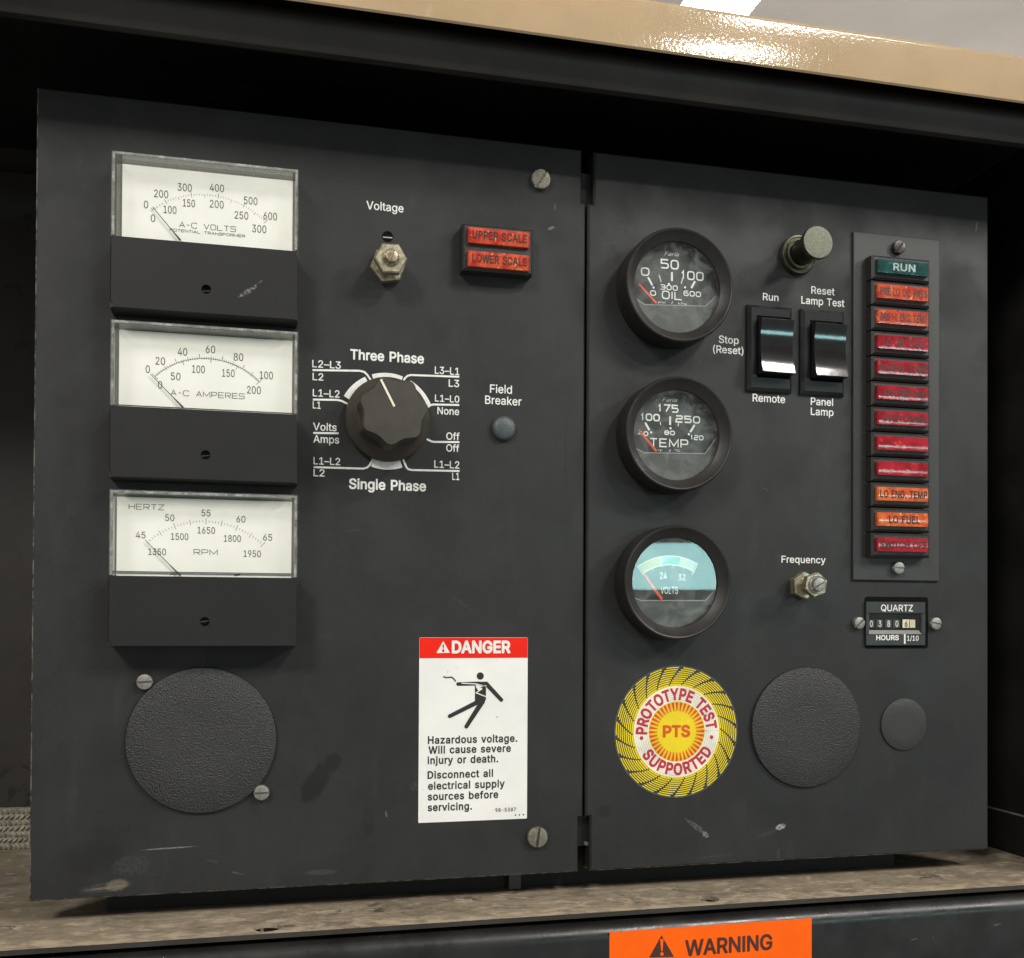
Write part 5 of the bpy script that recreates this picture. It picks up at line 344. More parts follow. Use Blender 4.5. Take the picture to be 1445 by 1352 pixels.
# ------------------------------------------------------------------ materials
class NT:
    def __init__(s, name):
        s.m = bpy.data.materials.new(name); s.m.use_nodes = True; s.t = s.m.node_tree
        s.p = s.t.nodes['Principled BSDF']; s.out = s.t.nodes['Material Output']
        s._co = None
    def n(s, typ, **kw):
        nd = s.t.nodes.new(typ)
        for k, v in kw.items(): setattr(nd, k, v)
        return nd
    def put(s, sock, v):
        if isinstance(v, bpy.types.NodeSocket): s.t.links.new(v, sock)
        else: sock.default_value = v
    def math(s, op, a, b=0.0, c=None, clamp=False):
        nd = s.n('ShaderNodeMath', operation=op); nd.use_clamp = clamp
        s.put(nd.inputs[0], a); s.put(nd.inputs[1], b)
        if c is not None: s.put(nd.inputs[2], c)
        return nd.outputs[0]
    def co(s):
        if s._co is None: s._co = s.n('ShaderNodeNewGeometry').outputs['Position']
        return s._co
    def noise(s, scale, detail=4, rough=.55, dist=0.0, vec=None):
        nd = s.n('ShaderNodeTexNoise'); s.put(nd.inputs['Vector'], vec or s.co())
        nd.inputs['Scale'].default_value = scale; nd.inputs['Detail'].default_value = detail
        nd.inputs['Roughness'].default_value = rough; nd.inputs['Distortion'].default_value = dist
        return nd.outputs['Fac']
    def ramp(s, f, lo, hi, a=0.0, b=1.0):
        nd = s.n('ShaderNodeMapRange'); nd.interpolation_type = 'SMOOTHSTEP'
        s.put(nd.inputs[0], f); nd.inputs[1].default_value = lo; nd.inputs[2].default_value = hi
        nd.inputs[3].default_value = a; nd.inputs[4].default_value = b
        return nd.outputs[0]
    def mix(s, f, a, b, mode='MIX'):
        nd = s.n('ShaderNodeMix', data_type='RGBA', blend_type=mode)
        s.put(nd.inputs['Factor'], f)
        for sk, v in ((nd.inputs[6], a), (nd.inputs[7], b)):
            s.put(sk, v if isinstance(v, bpy.types.NodeSocket) else (*v, 1))
        return nd.outputs[2]
    def bump(s, hgt, dist, strength=1.0):
        nd = s.n('ShaderNodeBump'); nd.inputs['Strength'].default_value = strength; nd.inputs['Distance'].default_value = dist
        s.put(nd.inputs['Height'], hgt); s.t.links.new(nd.outputs[0], s.p.inputs['Normal']); return nd
    def set(s, **kw):
        for k, v in kw.items(): s.put(s.p.inputs[k.replace('_', ' ')], v)
        return s
def mat(name, col, rough=.5, metal=0.0, spec=.5, coat=0.0, var=.15, vs=60, bs=None, bd=.0002, bstr=.6, rvar=.0, fine=0.0):
    t = NT(name)
    f = t.ramp(t.noise(vs, 5), .3, .7)
    if fine: f = t.math('ADD', t.math('MULTIPLY', f, 1 - fine), t.math('MULTIPLY', t.ramp(t.noise(vs * 14, 3), .3, .7), fine))
    c0 = [c * (1 - var) for c in col]; c1 = [min(1, c * (1 + var)) for c in col]
    t.put(t.p.inputs['Base Color'], t.mix(f, c0, c1))
    t.set(Metallic=metal); t.p.inputs['Specular IOR Level'].default_value = spec; t.p.inputs['Coat Weight'].default_value = coat
    t.put(t.p.inputs['Roughness'], t.ramp(t.noise(vs * 1.7, 4), .25, .75, rough - rvar, rough + rvar) if rvar else rough)
    if bs: t.bump(t.noise(bs, 3), bd, bstr)
    return t.m

def stain(t, base, u, v, ru, rv, rot, col, k, ns=260, na=1.1, h=0.0, patch=0.55):
    """a worn or dirty patch with a ragged edge, centred on a photo point; semi-axes in photo px"""
    if col is DARKW: patch = 0.0
    x, z = P(u, v, h); x2, _ = P(u + 10, v, h); sc = (x2 - x) / 10; _, z2 = P(u, v - 10, h); scz = (z2 - z) / 10
    sp = t.n('ShaderNodeSeparateXYZ'); t.put(sp.inputs[0], t.co())
    dx = t.math('DIVIDE', t.math('SUBTRACT', sp.outputs[0], x), sc); dz = t.math('DIVIDE', t.math('SUBTRACT', sp.outputs[2], z), scz)
    c, s_ = math.cos(R(rot)), math.sin(R(rot))
    a = t.math('DIVIDE', t.math('ADD', t.math('MULTIPLY', dx, c), t.math('MULTIPLY', dz, s_)), ru)
    b = t.math('DIVIDE', t.math('SUBTRACT', t.math('MULTIPLY', dz, c), t.math('MULTIPLY', dx, s_)), rv)
    d = t.math('SQRT', t.math('ADD', t.math('MULTIPLY', a, a), t.math('MULTIPLY', b, b)))
    nz = t.math('SUBTRACT', t.noise(ns, 5, .65), .5)
    d = t.math('ADD', d, t.math('MULTIPLY', nz, na))
    f = t.ramp(d, 1.05, .65)
    if patch: f = t.math('MULTIPLY', f, t.ramp(t.noise(ns * 3, 4), .5 - patch * .3, .62))
    return t.mix(t.math('MULTIPLY', f, k), base, col)

XL0_ = .0023
def panel_paint(name, stains):
    t = NT(name)
    f = t.ramp(t.noise(16, 7, .68, .4), .30, .70); g = t.ramp(t.noise(900, 2), .3, .7)
    f = t.math('ADD', t.math('MULTIPLY', f, .75), t.math('MULTIPLY', g, .25))
    c = t.mix(f, (.0132, .0137, .0137), (.0248, .0252, .0248))
    # tiny dust specks
    sp = t.math('MULTIPLY', t.ramp(t.noise(2300, 1), .765, .80), .5)
    c = t.mix(sp, c, (.20, .20, .18))
    # long rubbed streaks
    mp = t.n('ShaderNodeMapping'); t.put(mp.inputs[0], t.co()); mp.inputs['Scale'].default_value = (30, 1, 9); mp.inputs['Rotation'].default_value = (0, R(25), 0)
    st = t.ramp(t.noise(2.2, 6, .6, vec=mp.outputs[0]), .56, .72)
    c = t.mix(t.math('MULTIPLY', st, .35), c, (.036, .0362, .035))
    # hairline scratches at two angles and greasy dull patches
    for ang, sc_, th in ((18, 26, .735), (-52, 30, .74), (75, 24, .745)):
        mp = t.n('ShaderNodeMapping'); t.put(mp.inputs[0], t.co()); mp.inputs['Rotation'].default_value = (0, R(ang), 0); mp.inputs['Scale'].default_value = (1, 1, 42)
        ln_ = t.math('MULTIPLY', t.ramp(t.noise(sc_, 2, .5, vec=mp.outputs[0]), th, th + .02), t.ramp(t.noise(14, 3), .52, .66))
        c = t.mix(t.math('MULTIPLY', ln_, .5), c, (.085, .084, .080))
    sp2 = t.n('ShaderNodeSeparateXYZ'); t.put(sp2.inputs[0], t.co())
    edge = t.math('MAXIMUM', t.ramp(sp2.outputs[2], .0009, .0004), t.ramp(sp2.outputs[0], XL0_ + .0008, XL0_ + .0004))
    c = t.mix(t.math('MULTIPLY', edge, t.ramp(t.noise(160, 5, .7), .42, .58, .1, .85)), c, (.24, .225, .19))
    for q in stains: c = stain(t, c, *q)
    t.put(t.p.inputs['Base Color'], c)
    t.put(t.p.inputs['Roughness'], t.ramp(t.noise(25, 5), .32, .68, .44, .70))
    t.p.inputs['Specular IOR Level'].default_value = .38
    t.bump(t.noise(1500, 2), .00006, .5)
    return t.m

PALE = (.24, .24, .225); TANW = (.20, .17, .12); DARKW = (.0075, .0073, .0071); GREY = (.050, .050, .047)
left_stains = [
    (238, 1197, 42, 1.2, 1.5, PALE, .9, 700, .5), (150, 1252, 42, 8, 5, GREY, .8, 300, .7), (165, 1249, 18, 9, 8, TANW, .85, 900, 1.0, 0, .5),
    (150, 1253, 34, 2.0, 4, TANW, .7, 500, .6), (446, 1104, 17, 36, -32, DARKW, .95, 300, 1.0), (470, 1076, 14, 15, -40, DARKW, .85, 500, 1.0),
    (130, 1210, 50, 26, 0, DARKW, .35, 90, .5), (452, 1231, 26, 4, 0, TANW, .2, 500, .8),
    (520, 1160, 9, 26, 0, DARKW, .35, 200, .9), (185, 1222, 30, 16, 0, GREY, .5, 200, 1.2), (590, 1108, 14, 8, 20, GREY, .6, 300, 1.0),
    (778, 322, 6, 2.4, 25, PALE, .8, 600, .5), (783, 292, 1.5, 5, 0, PALE, .4, 600, .5), (545, 1149, 1.6, 6, 10, PALE, .5, 700, .6),
    (650, 850, 24, 1.3, -35, GREY, .7, 400, .8), (500, 748, 14, 1.6, 10, GREY, .6, 400, .8),
    (112, 590, 40, 60, 0, DARKW, .25, 60, .8), (798, 640, .8, 70, 0, DARKW, .7, 200, .6),
    (300, 1215, 10, 2, -12, GREY, .8, 500, .8), (334, 1232, 10, 1.5, -15, PALE, .3, 500, .8)]
right_stains = [
    (983, 1167, 22, 4, -38, (.12, .12, .117), .7, 220, .8), (996, 1178, 6, 4, -38, (.26, .26, .25), .7, 300, .5), (1101, 1167, 8, 4.5, 15, (.42, .42, .40), .95, 400, .7),
    (1085, 1175, 20, 4, 20, GREY, .5, 300, .9), (1098, 1205, 3, 9, 0, GREY, .6, 300, .9), (1010, 1208, 30, 1.6, 3, GREY, .6, 300, .8),
    (852, 1145, 12, 10, 0, DARKW, .45, 200, .5), (870, 330, 30, 14, 30, GREY, .22, 100, 1.2), (1060, 330, 26, 30, 0, DARKW, .30, 90, 1.1),
    (1095, 395, 18, 6, 20, DARKW, .5, 150, 1.1), (1045, 395, 14, 20, -30, GREY, .28, 120, 1.1), (1378, 320, 1.2, 8, -8, PALE, .5, 500, .7),
    (1080, 690, 7, 1.5, -30, GREY, .7, 300, .8), (985, 270, 40, 12, 0, GREY, .12, 60, 1.1), (1150, 1020, 180, 60, 10, DARKW, .18, 30, 1.2),
    (1190, 400, 10, 10, 10, DARKW, .35, 150, 1.1), (883, 484, 3, 2, 0, DARKW, .8, 300, .5), (1370, 760, 14, 40, -30, DARKW, .2, 60, .8)]
M_PANEL_L = panel_paint('black_panel_paint', left_stains)
M_PANEL_R = panel_paint('black_panel_paint_door', right_stains)
M_PLATE = mat('annunciator_plate_paint', (.031, .031, .030), .5, var=.12, vs=30, bs=1500, bd=.00005)
M_WHITE = mat('white_screen_print', (.78, .78, .74), .55, var=.08, vs=400)
M_CABINET = mat('black_cabinet_paint', (.013, .012, .011), .62, spec=.25, var=.35, vs=25, bs=500, bd=.0002)
M_BACK = mat('brown_black_wall_paint', (.022, .019, .016), .6, spec=.3, var=.45, vs=22, bs=300, bd=.0003)
M_BODY = mat('control_box_black', (.010, .010, .010), .6, spec=.3)
M_METER = mat('meter_black_plastic', (.0145, .0145, .0142), .5, spec=.33, var=.10, vs=50, fine=.3, bs=1800, bd=.00004)
M_BLACK = mat('black_plastic', (.022, .022, .021), .38, var=.12, vs=120, bs=1500, bd=.00005)
M_BEZEL = mat('gauge_bezel_black', (.019, .0175, .0158), .42, var=.18, vs=70, rvar=.08, bs=900, bd=.00006)
M_HOLE = mat('recess_shade', (.004, .004, .004), .8, spec=.1)  # near-black colour stands in for the shade inside holes and gaps
M_DIAL = mat('cream_dial_card', (.92, .925, .875), .6, var=.035, vs=40)
M_INK = mat('dial_ink', (.060, .058, .050), .6)
M_INK2 = mat('black_label_ink', (.018, .017, .016), .5)
M_STEEL = mat('dull_zinc', (.25, .23, .18), .50, .75, var=.30, vs=420, rvar=.12, bs=900, bd=.0001, fine=.4)
M_NUT = mat('yellow_zinc_nut', (.50, .455, .32), .36, .8, var=.35, vs=420, rvar=.10, bs=900, bd=.0001, fine=.4)
M_STEEL2 = mat('bright_zinc', (.34, .328, .29), .42, .75, var=.28, vs=500, rvar=.1, bs=900, bd=.0001, fine=.4)
M_BRASS = mat('brass_stud', (.34, .30, .22), .4, .8, var=.4, vs=600, bs=1200, bd=.0001)
M_COPPER = mat('copper_slot', (.75, .50, .25), .4, .6, var=.2, vs=500)
M_DKSCREW = mat('black_screw', (.05, .042, .036), .35, .5, var=.3, vs=500)
M_KNOB = mat('brown_black_knob', (.044, .037, .030), .50, var=.20, vs=90, fine=.4, rvar=.07, bs=1500, bd=.00006)
M_CREAM = mat('cream_paint', (.84, .77, .60), .5, var=.1, vs=400)
M_TAN = None
M_SHELF = None
def _tan():
    t = NT('tan_enclosure_paint')
    f = t.ramp(t.noise(26, 5), .3, .7)
    c = t.mix(f, (.395, .285, .168), (.445, .325, .195))
    c = t.mix(t.math('MULTIPLY', t.ramp(t.noise(60, 6, .7), .60, .70), .35), c, (.53, .41, .26))
    t.put(t.p.inputs['Base Color'], c); t.set(Roughness=.085); t.p.inputs['Specular IOR Level'].default_value = .32
    t.bump(t.noise(620, 2, .5), .00018, .30); return t.m
M_TAN = _tan()
def _shelf():
    t = NT('dirty_tan_shelf_paint')
    mp = t.n('ShaderNodeMapping'); t.put(mp.inputs[0], t.co()); mp.inputs['Scale'].default_value = (1, 1.6, 1)
    n1 = t.noise(30, 9, .70, .6, mp.outputs[0]); n2 = t.noise(150, 8, .75, .3, mp.outputs[0])
    c = t.mix(t.ramp(n2, .28, .72), (.215, .172, .122), (.330, .274, .197))
    c = t.mix(t.math('MULTIPLY', t.ramp(n1, .48, .66), .55), c, (.088, .076, .060))
    c = t.mix(t.math('MULTIPLY', t.ramp(t.noise(70, 9, .72, .4, mp.outputs[0]), .54, .62), .75), c, (.47, .405, .305))
    c = t.mix(t.math('MULTIPLY', t.ramp(t.noise(34, 9, .74), .61, .67), .8), c, (.045, .039, .032))
    c = t.mix(t.math('MULTIPLY', t.ramp(t.noise(900, 3, .6), .62, .70), .35), c, (.10, .085, .065))
    sp = t.n('ShaderNodeSeparateXYZ'); t.put(sp.inputs[0], t.co())
    chip = t.math('ADD', t.ramp(sp.outputs[1], -.006, -.033, 0, .20), t.noise(85, 8, .68, .4, mp.outputs[0]))
    c = t.mix(t.math('MULTIPLY', t.ramp(chip, .60, .80), .8), c, (.50, .41, .285))
    t.put(t.p.inputs['Base Color'], c); t.put(t.p.inputs['Roughness'], t.ramp(n2, .3, .7, .45, .75))
    t.bump(t.noise(260, 5), .0004, .5); return t.m
M_SHELF = _shelf()
def _rail():
    t = NT('glossy_black_rail_paint')
    mp = t.n('ShaderNodeMapping'); t.put(mp.inputs[0], t.co()); mp.inputs['Scale'].default_value = (1, 1, 2.2)
    c = t.mix(t.ramp(t.noise(40, 4), .3, .7), (.009, .009, .0088), (.017, .0167, .016))
    c = t.mix(t.math('MULTIPLY', t.ramp(t.noise(95, 6, .7, .5, mp.outputs[0]), .67, .71), .7), c, (.16, .15, .125))
    t.put(t.p.inputs['Base Color'], c); t.put(t.p.inputs['Roughness'], t.ramp(t.noise(60, 4), .3, .7, .22, .40))
    t.bump(t.noise(400, 3), .0001, .4); return t.m
M_RAIL = _rail()
M_SEAL = mat('rubber_seal', (.029, .025, .0215), .55, var=.25, vs=30, bs=300, bd=.0002)
M_TEXT_DISC = None
def _leather(name, col, sc, dist, rough=.38):
    t = NT(name)
    n1 = t.noise(sc, 3, .6, .4)
    vo = t.n('ShaderNodeTexVoronoi'); t.put(vo.inputs['Vector'], t.co()); vo.inputs['Scale'].default_value = sc * 1.1
    hh = t.math('ADD', n1, t.math('MULTIPLY', vo.outputs['Distance'], .5))
    t.put(t.p.inputs['Base Color'], t.mix(t.ramp(n1, .3, .7), [c * .75 for c in col], [c * 1.25 for c in col]))
    t.set(Roughness=rough); t.bump(hh, dist, .9); return t.m
M_TEXT_DISC = _leather('pebbled_black_plastic', (.024, .024, .024), 1150, .00055)
M_TEXT_FINE = _leather('finely_pebbled_plastic', (.028, .028, .028), 1400, .00018, .5)
M_BUTTON = _leather('grey_blue_hammered', (.060, .074, .080), 1500, .0002, .35)
M_STEEL_SPARK = mat('sand_cast_button_face', (.20, .20, .150), .62, .2, var=.20, vs=900, bs=1400, bd=.0003, bstr=1.0)
M_OLIVE = mat('olive_anodised', (.11, .108, .075), .33, .85, var=.2, vs=200, rvar=.08)
M_ROCKER = mat('glossy_black_switch', (.009, .0092, .010), .085, spec=.55, coat=.0, var=.2, vs=100, bs=350, bd=.00004, bstr=.4)
M_SWFRAME = mat('switch_frame', (.011, .0115, .0125), .25, var=.2, vs=200, bs=900, bd=.00006)
M_LAMPBODY = mat('lamp_housing', (.022, .0217, .020), .42, var=.35, vs=420, rvar=.12, fine=.5, bs=1300, bd=.0001)
def lens(name, c0, c1, c2):
    t = NT(name)
    ob = t.n('ShaderNodeObjectInfo'); vm = t.n('ShaderNodeVectorMath', operation='ADD'); t.put(vm.inputs[0], t.co())
    cb = t.n('ShaderNodeCombineXYZ'); t.put(cb.inputs[0], ob.outputs['Random']); t.put(cb.inputs[1], ob.outputs['Random']); t.put(vm.inputs[1], cb.outputs[0])
    f = t.ramp(t.noise(160, 3, vec=vm.outputs[0]), .35, .62); g = t.ramp(t.noise(330, 3, vec=vm.outputs[0]), .60, .72)
    c = t.mix(g, t.mix(f, c0, c1), c2)  # mottling paints light reflected inside the lens into its colour
    t.put(t.p.inputs['Base Color'], c); t.set(Roughness=.10); t.p.inputs['Coat Weight'].default_value = .25; t.p.inputs['Coat Roughness'].default_value = .06
    t.p.inputs['Subsurface Weight'].default_value = .15; t.p.inputs['Subsurface Radius'].default_value = (.004, .001, .0006); t.p.inputs['Subsurface Scale'].default_value = .6
    t.bump(t.noise(420, 3, vec=vm.outputs[0]), .00018, .5); return t.m
M_RED = lens('red_lens', (.24, .004, .012), (.40, .012, .024), (.58, .05, .035))
M_REDOR = lens('orange_red_lens', (.42, .022, .012), (.60, .085, .032), (.80, .36, .12))
M_AMBER = lens('amber_lens', (.52, .065, .014), (.66, .15, .035), (.84, .42, .12))
M_GREEN = lens('dark_green_lens', (.006, .045, .042), (.012, .075, .068), (.05, .16, .14))
M_LEGEND = mat('lens_legend_ink', (.030, .008, .006), .4)
M_LEGEND_L = mat('pale_legend_ink', (.36, .44, .41), .3)
M_DFACE = mat('gauge_face_charcoal', (.022, .024, .0235), .45, var=.18, vs=50)
M_DMASK = mat('gauge_lower_mask', (.070, .074, .070), .5, var=.2, vs=60)
M_DEDGE = mat('gauge_mask_edge', (.30, .30, .27), .5)
M_GWHITE = mat('gauge_white_ink', (.82, .84, .80), .5, var=.06, vs=200)
M_NEEDLE = mat('red_needle', (.72, .075, .030), .45, var=.05)
M_TEAL = mat('teal_band', (.10, .42, .33), .5); M_OLIV = mat('yellow_green_band', (.42, .42, .18), .5); M_PALEB = mat('pale_band', (.52, .60, .46), .5)
M_LABEL = mat('white_label', (.80, .80, .755), .45, var=.035, vs=50)
def _label():
    t = NT('grimy_white_label')
    c = t.mix(t.ramp(t.noise(40, 5), .3, .7), (.80, .80, .765), (.86, .86, .82))
    c = t.mix(t.math('MULTIPLY', t.ramp(t.noise(120, 6, .7), .62, .72), .35), c, (.45, .42, .36))
    c = t.mix(t.math('MULTIPLY', t.ramp(t.noise(420, 3, .6), .70, .74), .55), c, (.22, .20, .17))
    t.put(t.p.inputs['Base Color'], c); t.set(Roughness=.42); t.p.inputs['Specular IOR Level'].default_value = .3; t.bump(t.noise(60, 2), .0002, .25); return t.m
M_LABEL2 = _label()
M_DRED = mat('danger_red', (.80, .016, .004), .45, spec=.25, var=.06)
M_ORANGE = mat('warning_orange', (.98, .125, .002), .55, spec=.2, var=.04, vs=60)
M_WARNINK = mat('warning_ink', (.060, .020, .014), .45)
M_YEL = mat('sticker_yellow', (.80, .62, .006), .4, var=.05)
M_RAY = mat('sticker_ray_red', (.62, .075, .010), .4); M_CRIM = mat('sticker_crimson', (.50, .020, .048), .4, var=.1); M_STW = mat('sticker_white', (.84, .82, .68), .4)
M_AMBRAY = mat('sticker_amber', (.84, .50, .008), .4)
M_STEELR = mat('worn_edge_metal', (.30, .27, .22), .45, .4, var=.4, vs=300)
M_CEIL = mat('ceiling_paint', (.80, .72, .65), .8, var=.05, vs=3)
M_STRAP = mat('braided_sleeve', (.34, .315, .25), .55, var=.35, vs=300, bs=900, bd=.0003)
def glass(name, tint, gloss_r, dust, refl=1.0, ns=90, low=.25):
    t = NT(name); t.t.nodes.remove(t.p)
    tr = t.n('ShaderNodeBsdfTransparent'); tr.inputs[0].default_value = (*tint, 1)
    gl = t.n('ShaderNodeBsdfGlossy'); gl.inputs['Roughness'].default_value = gloss_r; gl.inputs['Color'].default_value = (1, 1, 1, 1)
    df = t.n('ShaderNodeBsdfDiffuse'); df.inputs[0].default_value = (.62, .66, .62, 1)
    m1 = t.n('ShaderNodeMixShader'); m2 = t.n('ShaderNodeMixShader')
    fac = t.math('MULTIPLY', t.ramp(t.noise(ns, 5, .6, .6), .38, .70, low, 1.0), dust)
    t.put(m1.inputs[0], fac); t.t.links.new(tr.outputs[0], m1.inputs[1]); t.t.links.new(df.outputs[0], m1.inputs[2])
    fr = t.n('ShaderNodeFresnel'); ge = t.n('ShaderNodeNewGeometry'); t.put(fr.inputs[0], t.math('SUBTRACT', 1.5, t.math('MULTIPLY', ge.outputs['Backfacing'], 1.5 - 1 / 1.5)))
    t.put(m2.inputs[0], t.math('MULTIPLY', fr.outputs[0], refl)); t.t.links.new(m1.outputs[0], m2.inputs[1]); t.t.links.new(gl.outputs[0], m2.inputs[2])
    t.t.links.new(m2.outputs[0], t.out.inputs[0]); return t.m
M_GLASS = glass('gauge_glass', (.97, .99, .98), .02, .125, 1.0, 110, .03)  # pale haze: dirt plus milky reflections put into the colour
M_CLEAR = glass('clear_meter_window', (.99, .99, .97), .06, .02, .8)
M_WALL = glass('clear_meter_wall', (.97, .965, .94), .10, .16, .9, 240)
M_BRIGHT_EDGE = glass('bright_window_edge', (.95, .94, .90), .15, .55, 1.2, 160)  # pale strip: the bright edge of clear plastic put into the colour
M_FILM = glass('clear_sticker_film', (.93, .93, .92), .08, .05)
def _lampmat():
    t = NT('lit_tube'); t.p.inputs['Emission Color'].default_value = (1, .95, .86, 1); t.p.inputs['Emission Strength'].default_value = 38; return t.m
M_TUBE = _lampmat()

# ================================================================== THE ROOM (what shows over the roof edge)
CEIL_Z = 2.1
MB().box(-4, 9, -5, 11, CEIL_Z, CEIL_Z + .05).build('ceiling', M_CEIL)
tag(bpy.data.objects['ceiling'], kind='structure')
DROP = .75
c0 = hit(1040, -14, 2, CEIL_Z - DROP - .13)
fx = thing('ceiling_light', (c0.x, c0.y, CEIL_Z - DROP), 'glowing white strip light on the ceiling above the tan roof edge', 'ceiling light')
MB().box(c0.x - .05, c0.x + .05, c0.y - .30, c0.y + .90, CEIL_Z - DROP - .09, CEIL_Z - DROP - .03).build('lamp_housing', M_LABEL, fx)
t_ = MB()
for sx in (-.03, .03):
    ring = [(c0.x + sx + .018 * math.cos(2 * pi * i / 16), CEIL_Z - DROP - .13 + .018 * math.sin(2 * pi * i / 16)) for i in range(16)]
    t_.add([(x, c0.y - .28, z) for x, z in ring] + [(x, c0.y + .88, z) for x, z in ring], [(i, (i + 1) % 16, 16 + (i + 1) % 16, 16 + i) for i in range(16)])
for sx in (-.04, .04): MB().box(c0.x + sx - .003, c0.x + sx + .003, c0.y + .3, c0.y + .306, CEIL_Z - DROP - .03, CEIL_Z).build('hanger', M_STEEL, fx)
t_.build('fluorescent_tube', M_TUBE, fx, smooth=40)

# ================================================================== ENCLOSURE
SH_Z = -0.012; SH_F = -0.0336; BACK_Y = 0.186; WALL_X = 0.5640; ROOF_Z = 0.4265
LIP_Y, LIP_Z = -0.041, 0.3923; TAN_Y, TAN_Z0, TAN_Z1 = -0.060, 0.4048, 0.4301
X0, X1 = -0.22, 0.66
enc = thing('generator_enclosure', (.25, .19, SH_Z), 'tan and black sheet metal enclosure that frames the whole control panel', 'generator enclosure')
def extrude_x(prof, x0, x1, closed=True):
    mb = MB(); n = len(prof)
    vs = [(x0, y, z) for y, z in prof] + [(x1, y, z) for y, z in prof]
    fs = [(i, (i + 1) % n, n + (i + 1) % n, n + i) for i in range(n if closed else n - 1)]
    if closed: fs += [tuple(range(n)), tuple(reversed(range(n, 2 * n)))]
    return mb.add(vs, fs)
# roof edge: folded sheet, rounded at the top, hemmed at the bottom
pr = [(TAN_Y, TAN_Z0 + .0008), (TAN_Y, TAN_Z1 - .003)]
for i in range(1, 6):
    a = pi / 2 * i / 5; pr.append((TAN_Y + .003 - .003 * math.cos(a), TAN_Z1 - .003 + .003 * math.sin(a)))
pr += [(.16, TAN_Z1 + .014), (.20, TAN_Z1 + .014), (.20, TAN_Z1 + .011), (TAN_Y + .0045, TAN_Z1 - .004), (TAN_Y + .0016, TAN_Z1 - .005), (TAN_Y + .0016, TAN_Z0 + .0008), (TAN_Y + .0008, TAN_Z0)]
extrude_x(pr, X0, X1).build('roof_edge', M_TAN, enc, smooth=35)
# black rubber bulb under the roof edge
pr = []
cy_, cz_ = LIP_Y + .0005, LIP_Z + .0088
for i in range(25):
    a = R(-95 - 245 * i / 24 + 0); pr.append((cy_ + .0078 * math.cos(a) * 1.0, cz_ + .0088 * math.sin(a)))
pr2 = [(LIP_Y + .003, LIP_Z), (LIP_Y - .0012, LIP_Z + .0002), (LIP_Y - .0022, LIP_Z + .0016), (LIP_Y - .0030, LIP_Z + .0035), (LIP_Y - .0052, LIP_Z + .0062), (LIP_Y - .0068, LIP_Z + .0095),
       (LIP_Y - .0066, LIP_Z + .0128), (LIP_Y - .0045, LIP_Z + .0160), (LIP_Y - .001, LIP_Z + .0185), (LIP_Y + .004, LIP_Z + .021), (LIP_Y + .010, LIP_Z + .021), (LIP_Y + .010, LIP_Z + .004)]
extrude_x(pr2, X0, X1).build('roof_seal', M_SEAL, enc, smooth=50)
MB().box(X0, X1, TAN_Y + .018, BACK_Y + .01, ROOF_Z, ROOF_Z + .002).build('roof_underside', M_CABINET, enc)
MB().box(X0, X1, LIP_Y + .0101, LIP_Y + .0115, LIP_Z + .004, ROOF_Z - .0005).build('roof_flange', M_CABINET, enc)
def _back():
    t = NT('sooty_wall_paint')
    c = t.mix(t.ramp(t.noise(22, 5), .3, .7), (.024, .021, .018), (.036, .031, .026))
    c = t.mix(t.math('MULTIPLY', t.ramp(t.noise(34, 6, .6, .8), .60, .64), .85), c, (.008, .007, .006))
    t.put(t.p.inputs['Base Color'], c); t.set(Roughness=.5); t.bump(t.noise(300, 3), .0002, .4); return t.m
MB().box(X0, WALL_X, BACK_Y, BACK_Y + .003, SH_Z, ROOF_Z).build('back_wall', _back(), enc)
MB().box(WALL_X, WALL_X + .002, LIP_Y + .012, BACK_Y + .003, SH_Z, ROOF_Z - .0004).build('side_wall', M_CABINET, enc)
MB().box(X0 - .002, X0, LIP_Y + .012, BACK_Y + .003, SH_Z, ROOF_Z - .0004).build('side_wall', M_CABINET, enc)
kick = MB().box(WALL_X - .0022, WALL_X - .0001, SH_F + .012, BACK_Y - .001, SH_Z + .0002, .0126).build('kick_flange', M_CABINET, enc)
MB().box(WALL_X - .0024, WALL_X - .0001, SH_F + .012, BACK_Y - .001, .0128, .0134).build('worn_rim', M_STEELR, kick)
zl = hit(25, 237, 1, BACK_Y - .006).z
MB().box(X0, WALL_X - .01, BACK_Y - .006, BACK_Y - .0003, zl - .0012, zl).build('wall_ledge', M_BACK, enc)
# shelf with two bolt holes
h1 = hit(377, 1309, 2, SH_Z); h2 = hit(1000, 1268.5, 2, SH_Z)
sh = MB()
def shelf_seg(xa, xb, hc, r):
    n = 28; ya, yb = SH_F, BACK_Y
    angs = sorted(set([2 * pi * i / n for i in range(n)] + [math.atan2(b - hc.y, a - hc.x) % (2 * pi) for a in (xa, xb) for b in (ya, yb)]))
    def onr(a):
        dx, dy = math.cos(a), math.sin(a); t = 1e9
        if dx > 1e-9: t = min(t, (xb - hc.x) / dx)
        if dx < -1e-9: t = min(t, (xa - hc.x) / dx)
        if dy > 1e-9: t = min(t, (yb - hc.y) / dy)
        if dy < -1e-9: t = min(t, (ya - hc.y) / dy)
        return hc.x + dx * t, hc.y + dy * t
    n = len(angs); rg = [[(hc.x + r * math.cos(a), hc.y + r * math.sin(a), SH_Z - .002) for a in angs], [(hc.x + r * math.cos(a), hc.y + r * math.sin(a), SH_Z) for a in angs],
                         [(*onr(a), SH_Z) for a in angs], [(*onr(a), SH_Z - .002) for a in angs]]
    fs = [(k * n + i, k * n + (i + 1) % n, (k + 1) * n + (i + 1) % n, (k + 1) * n + i) for k in range(3) for i in range(n)]
    fs += [(3 * n + i, 3 * n + (i + 1) % n, (i + 1) % n, i) for i in range(n)]
    sh.add([q for r_ in rg for q in r_], fs)
shelf_seg(X0, .2, h1, .0066); shelf_seg(.2, WALL_X, h2, .0056)
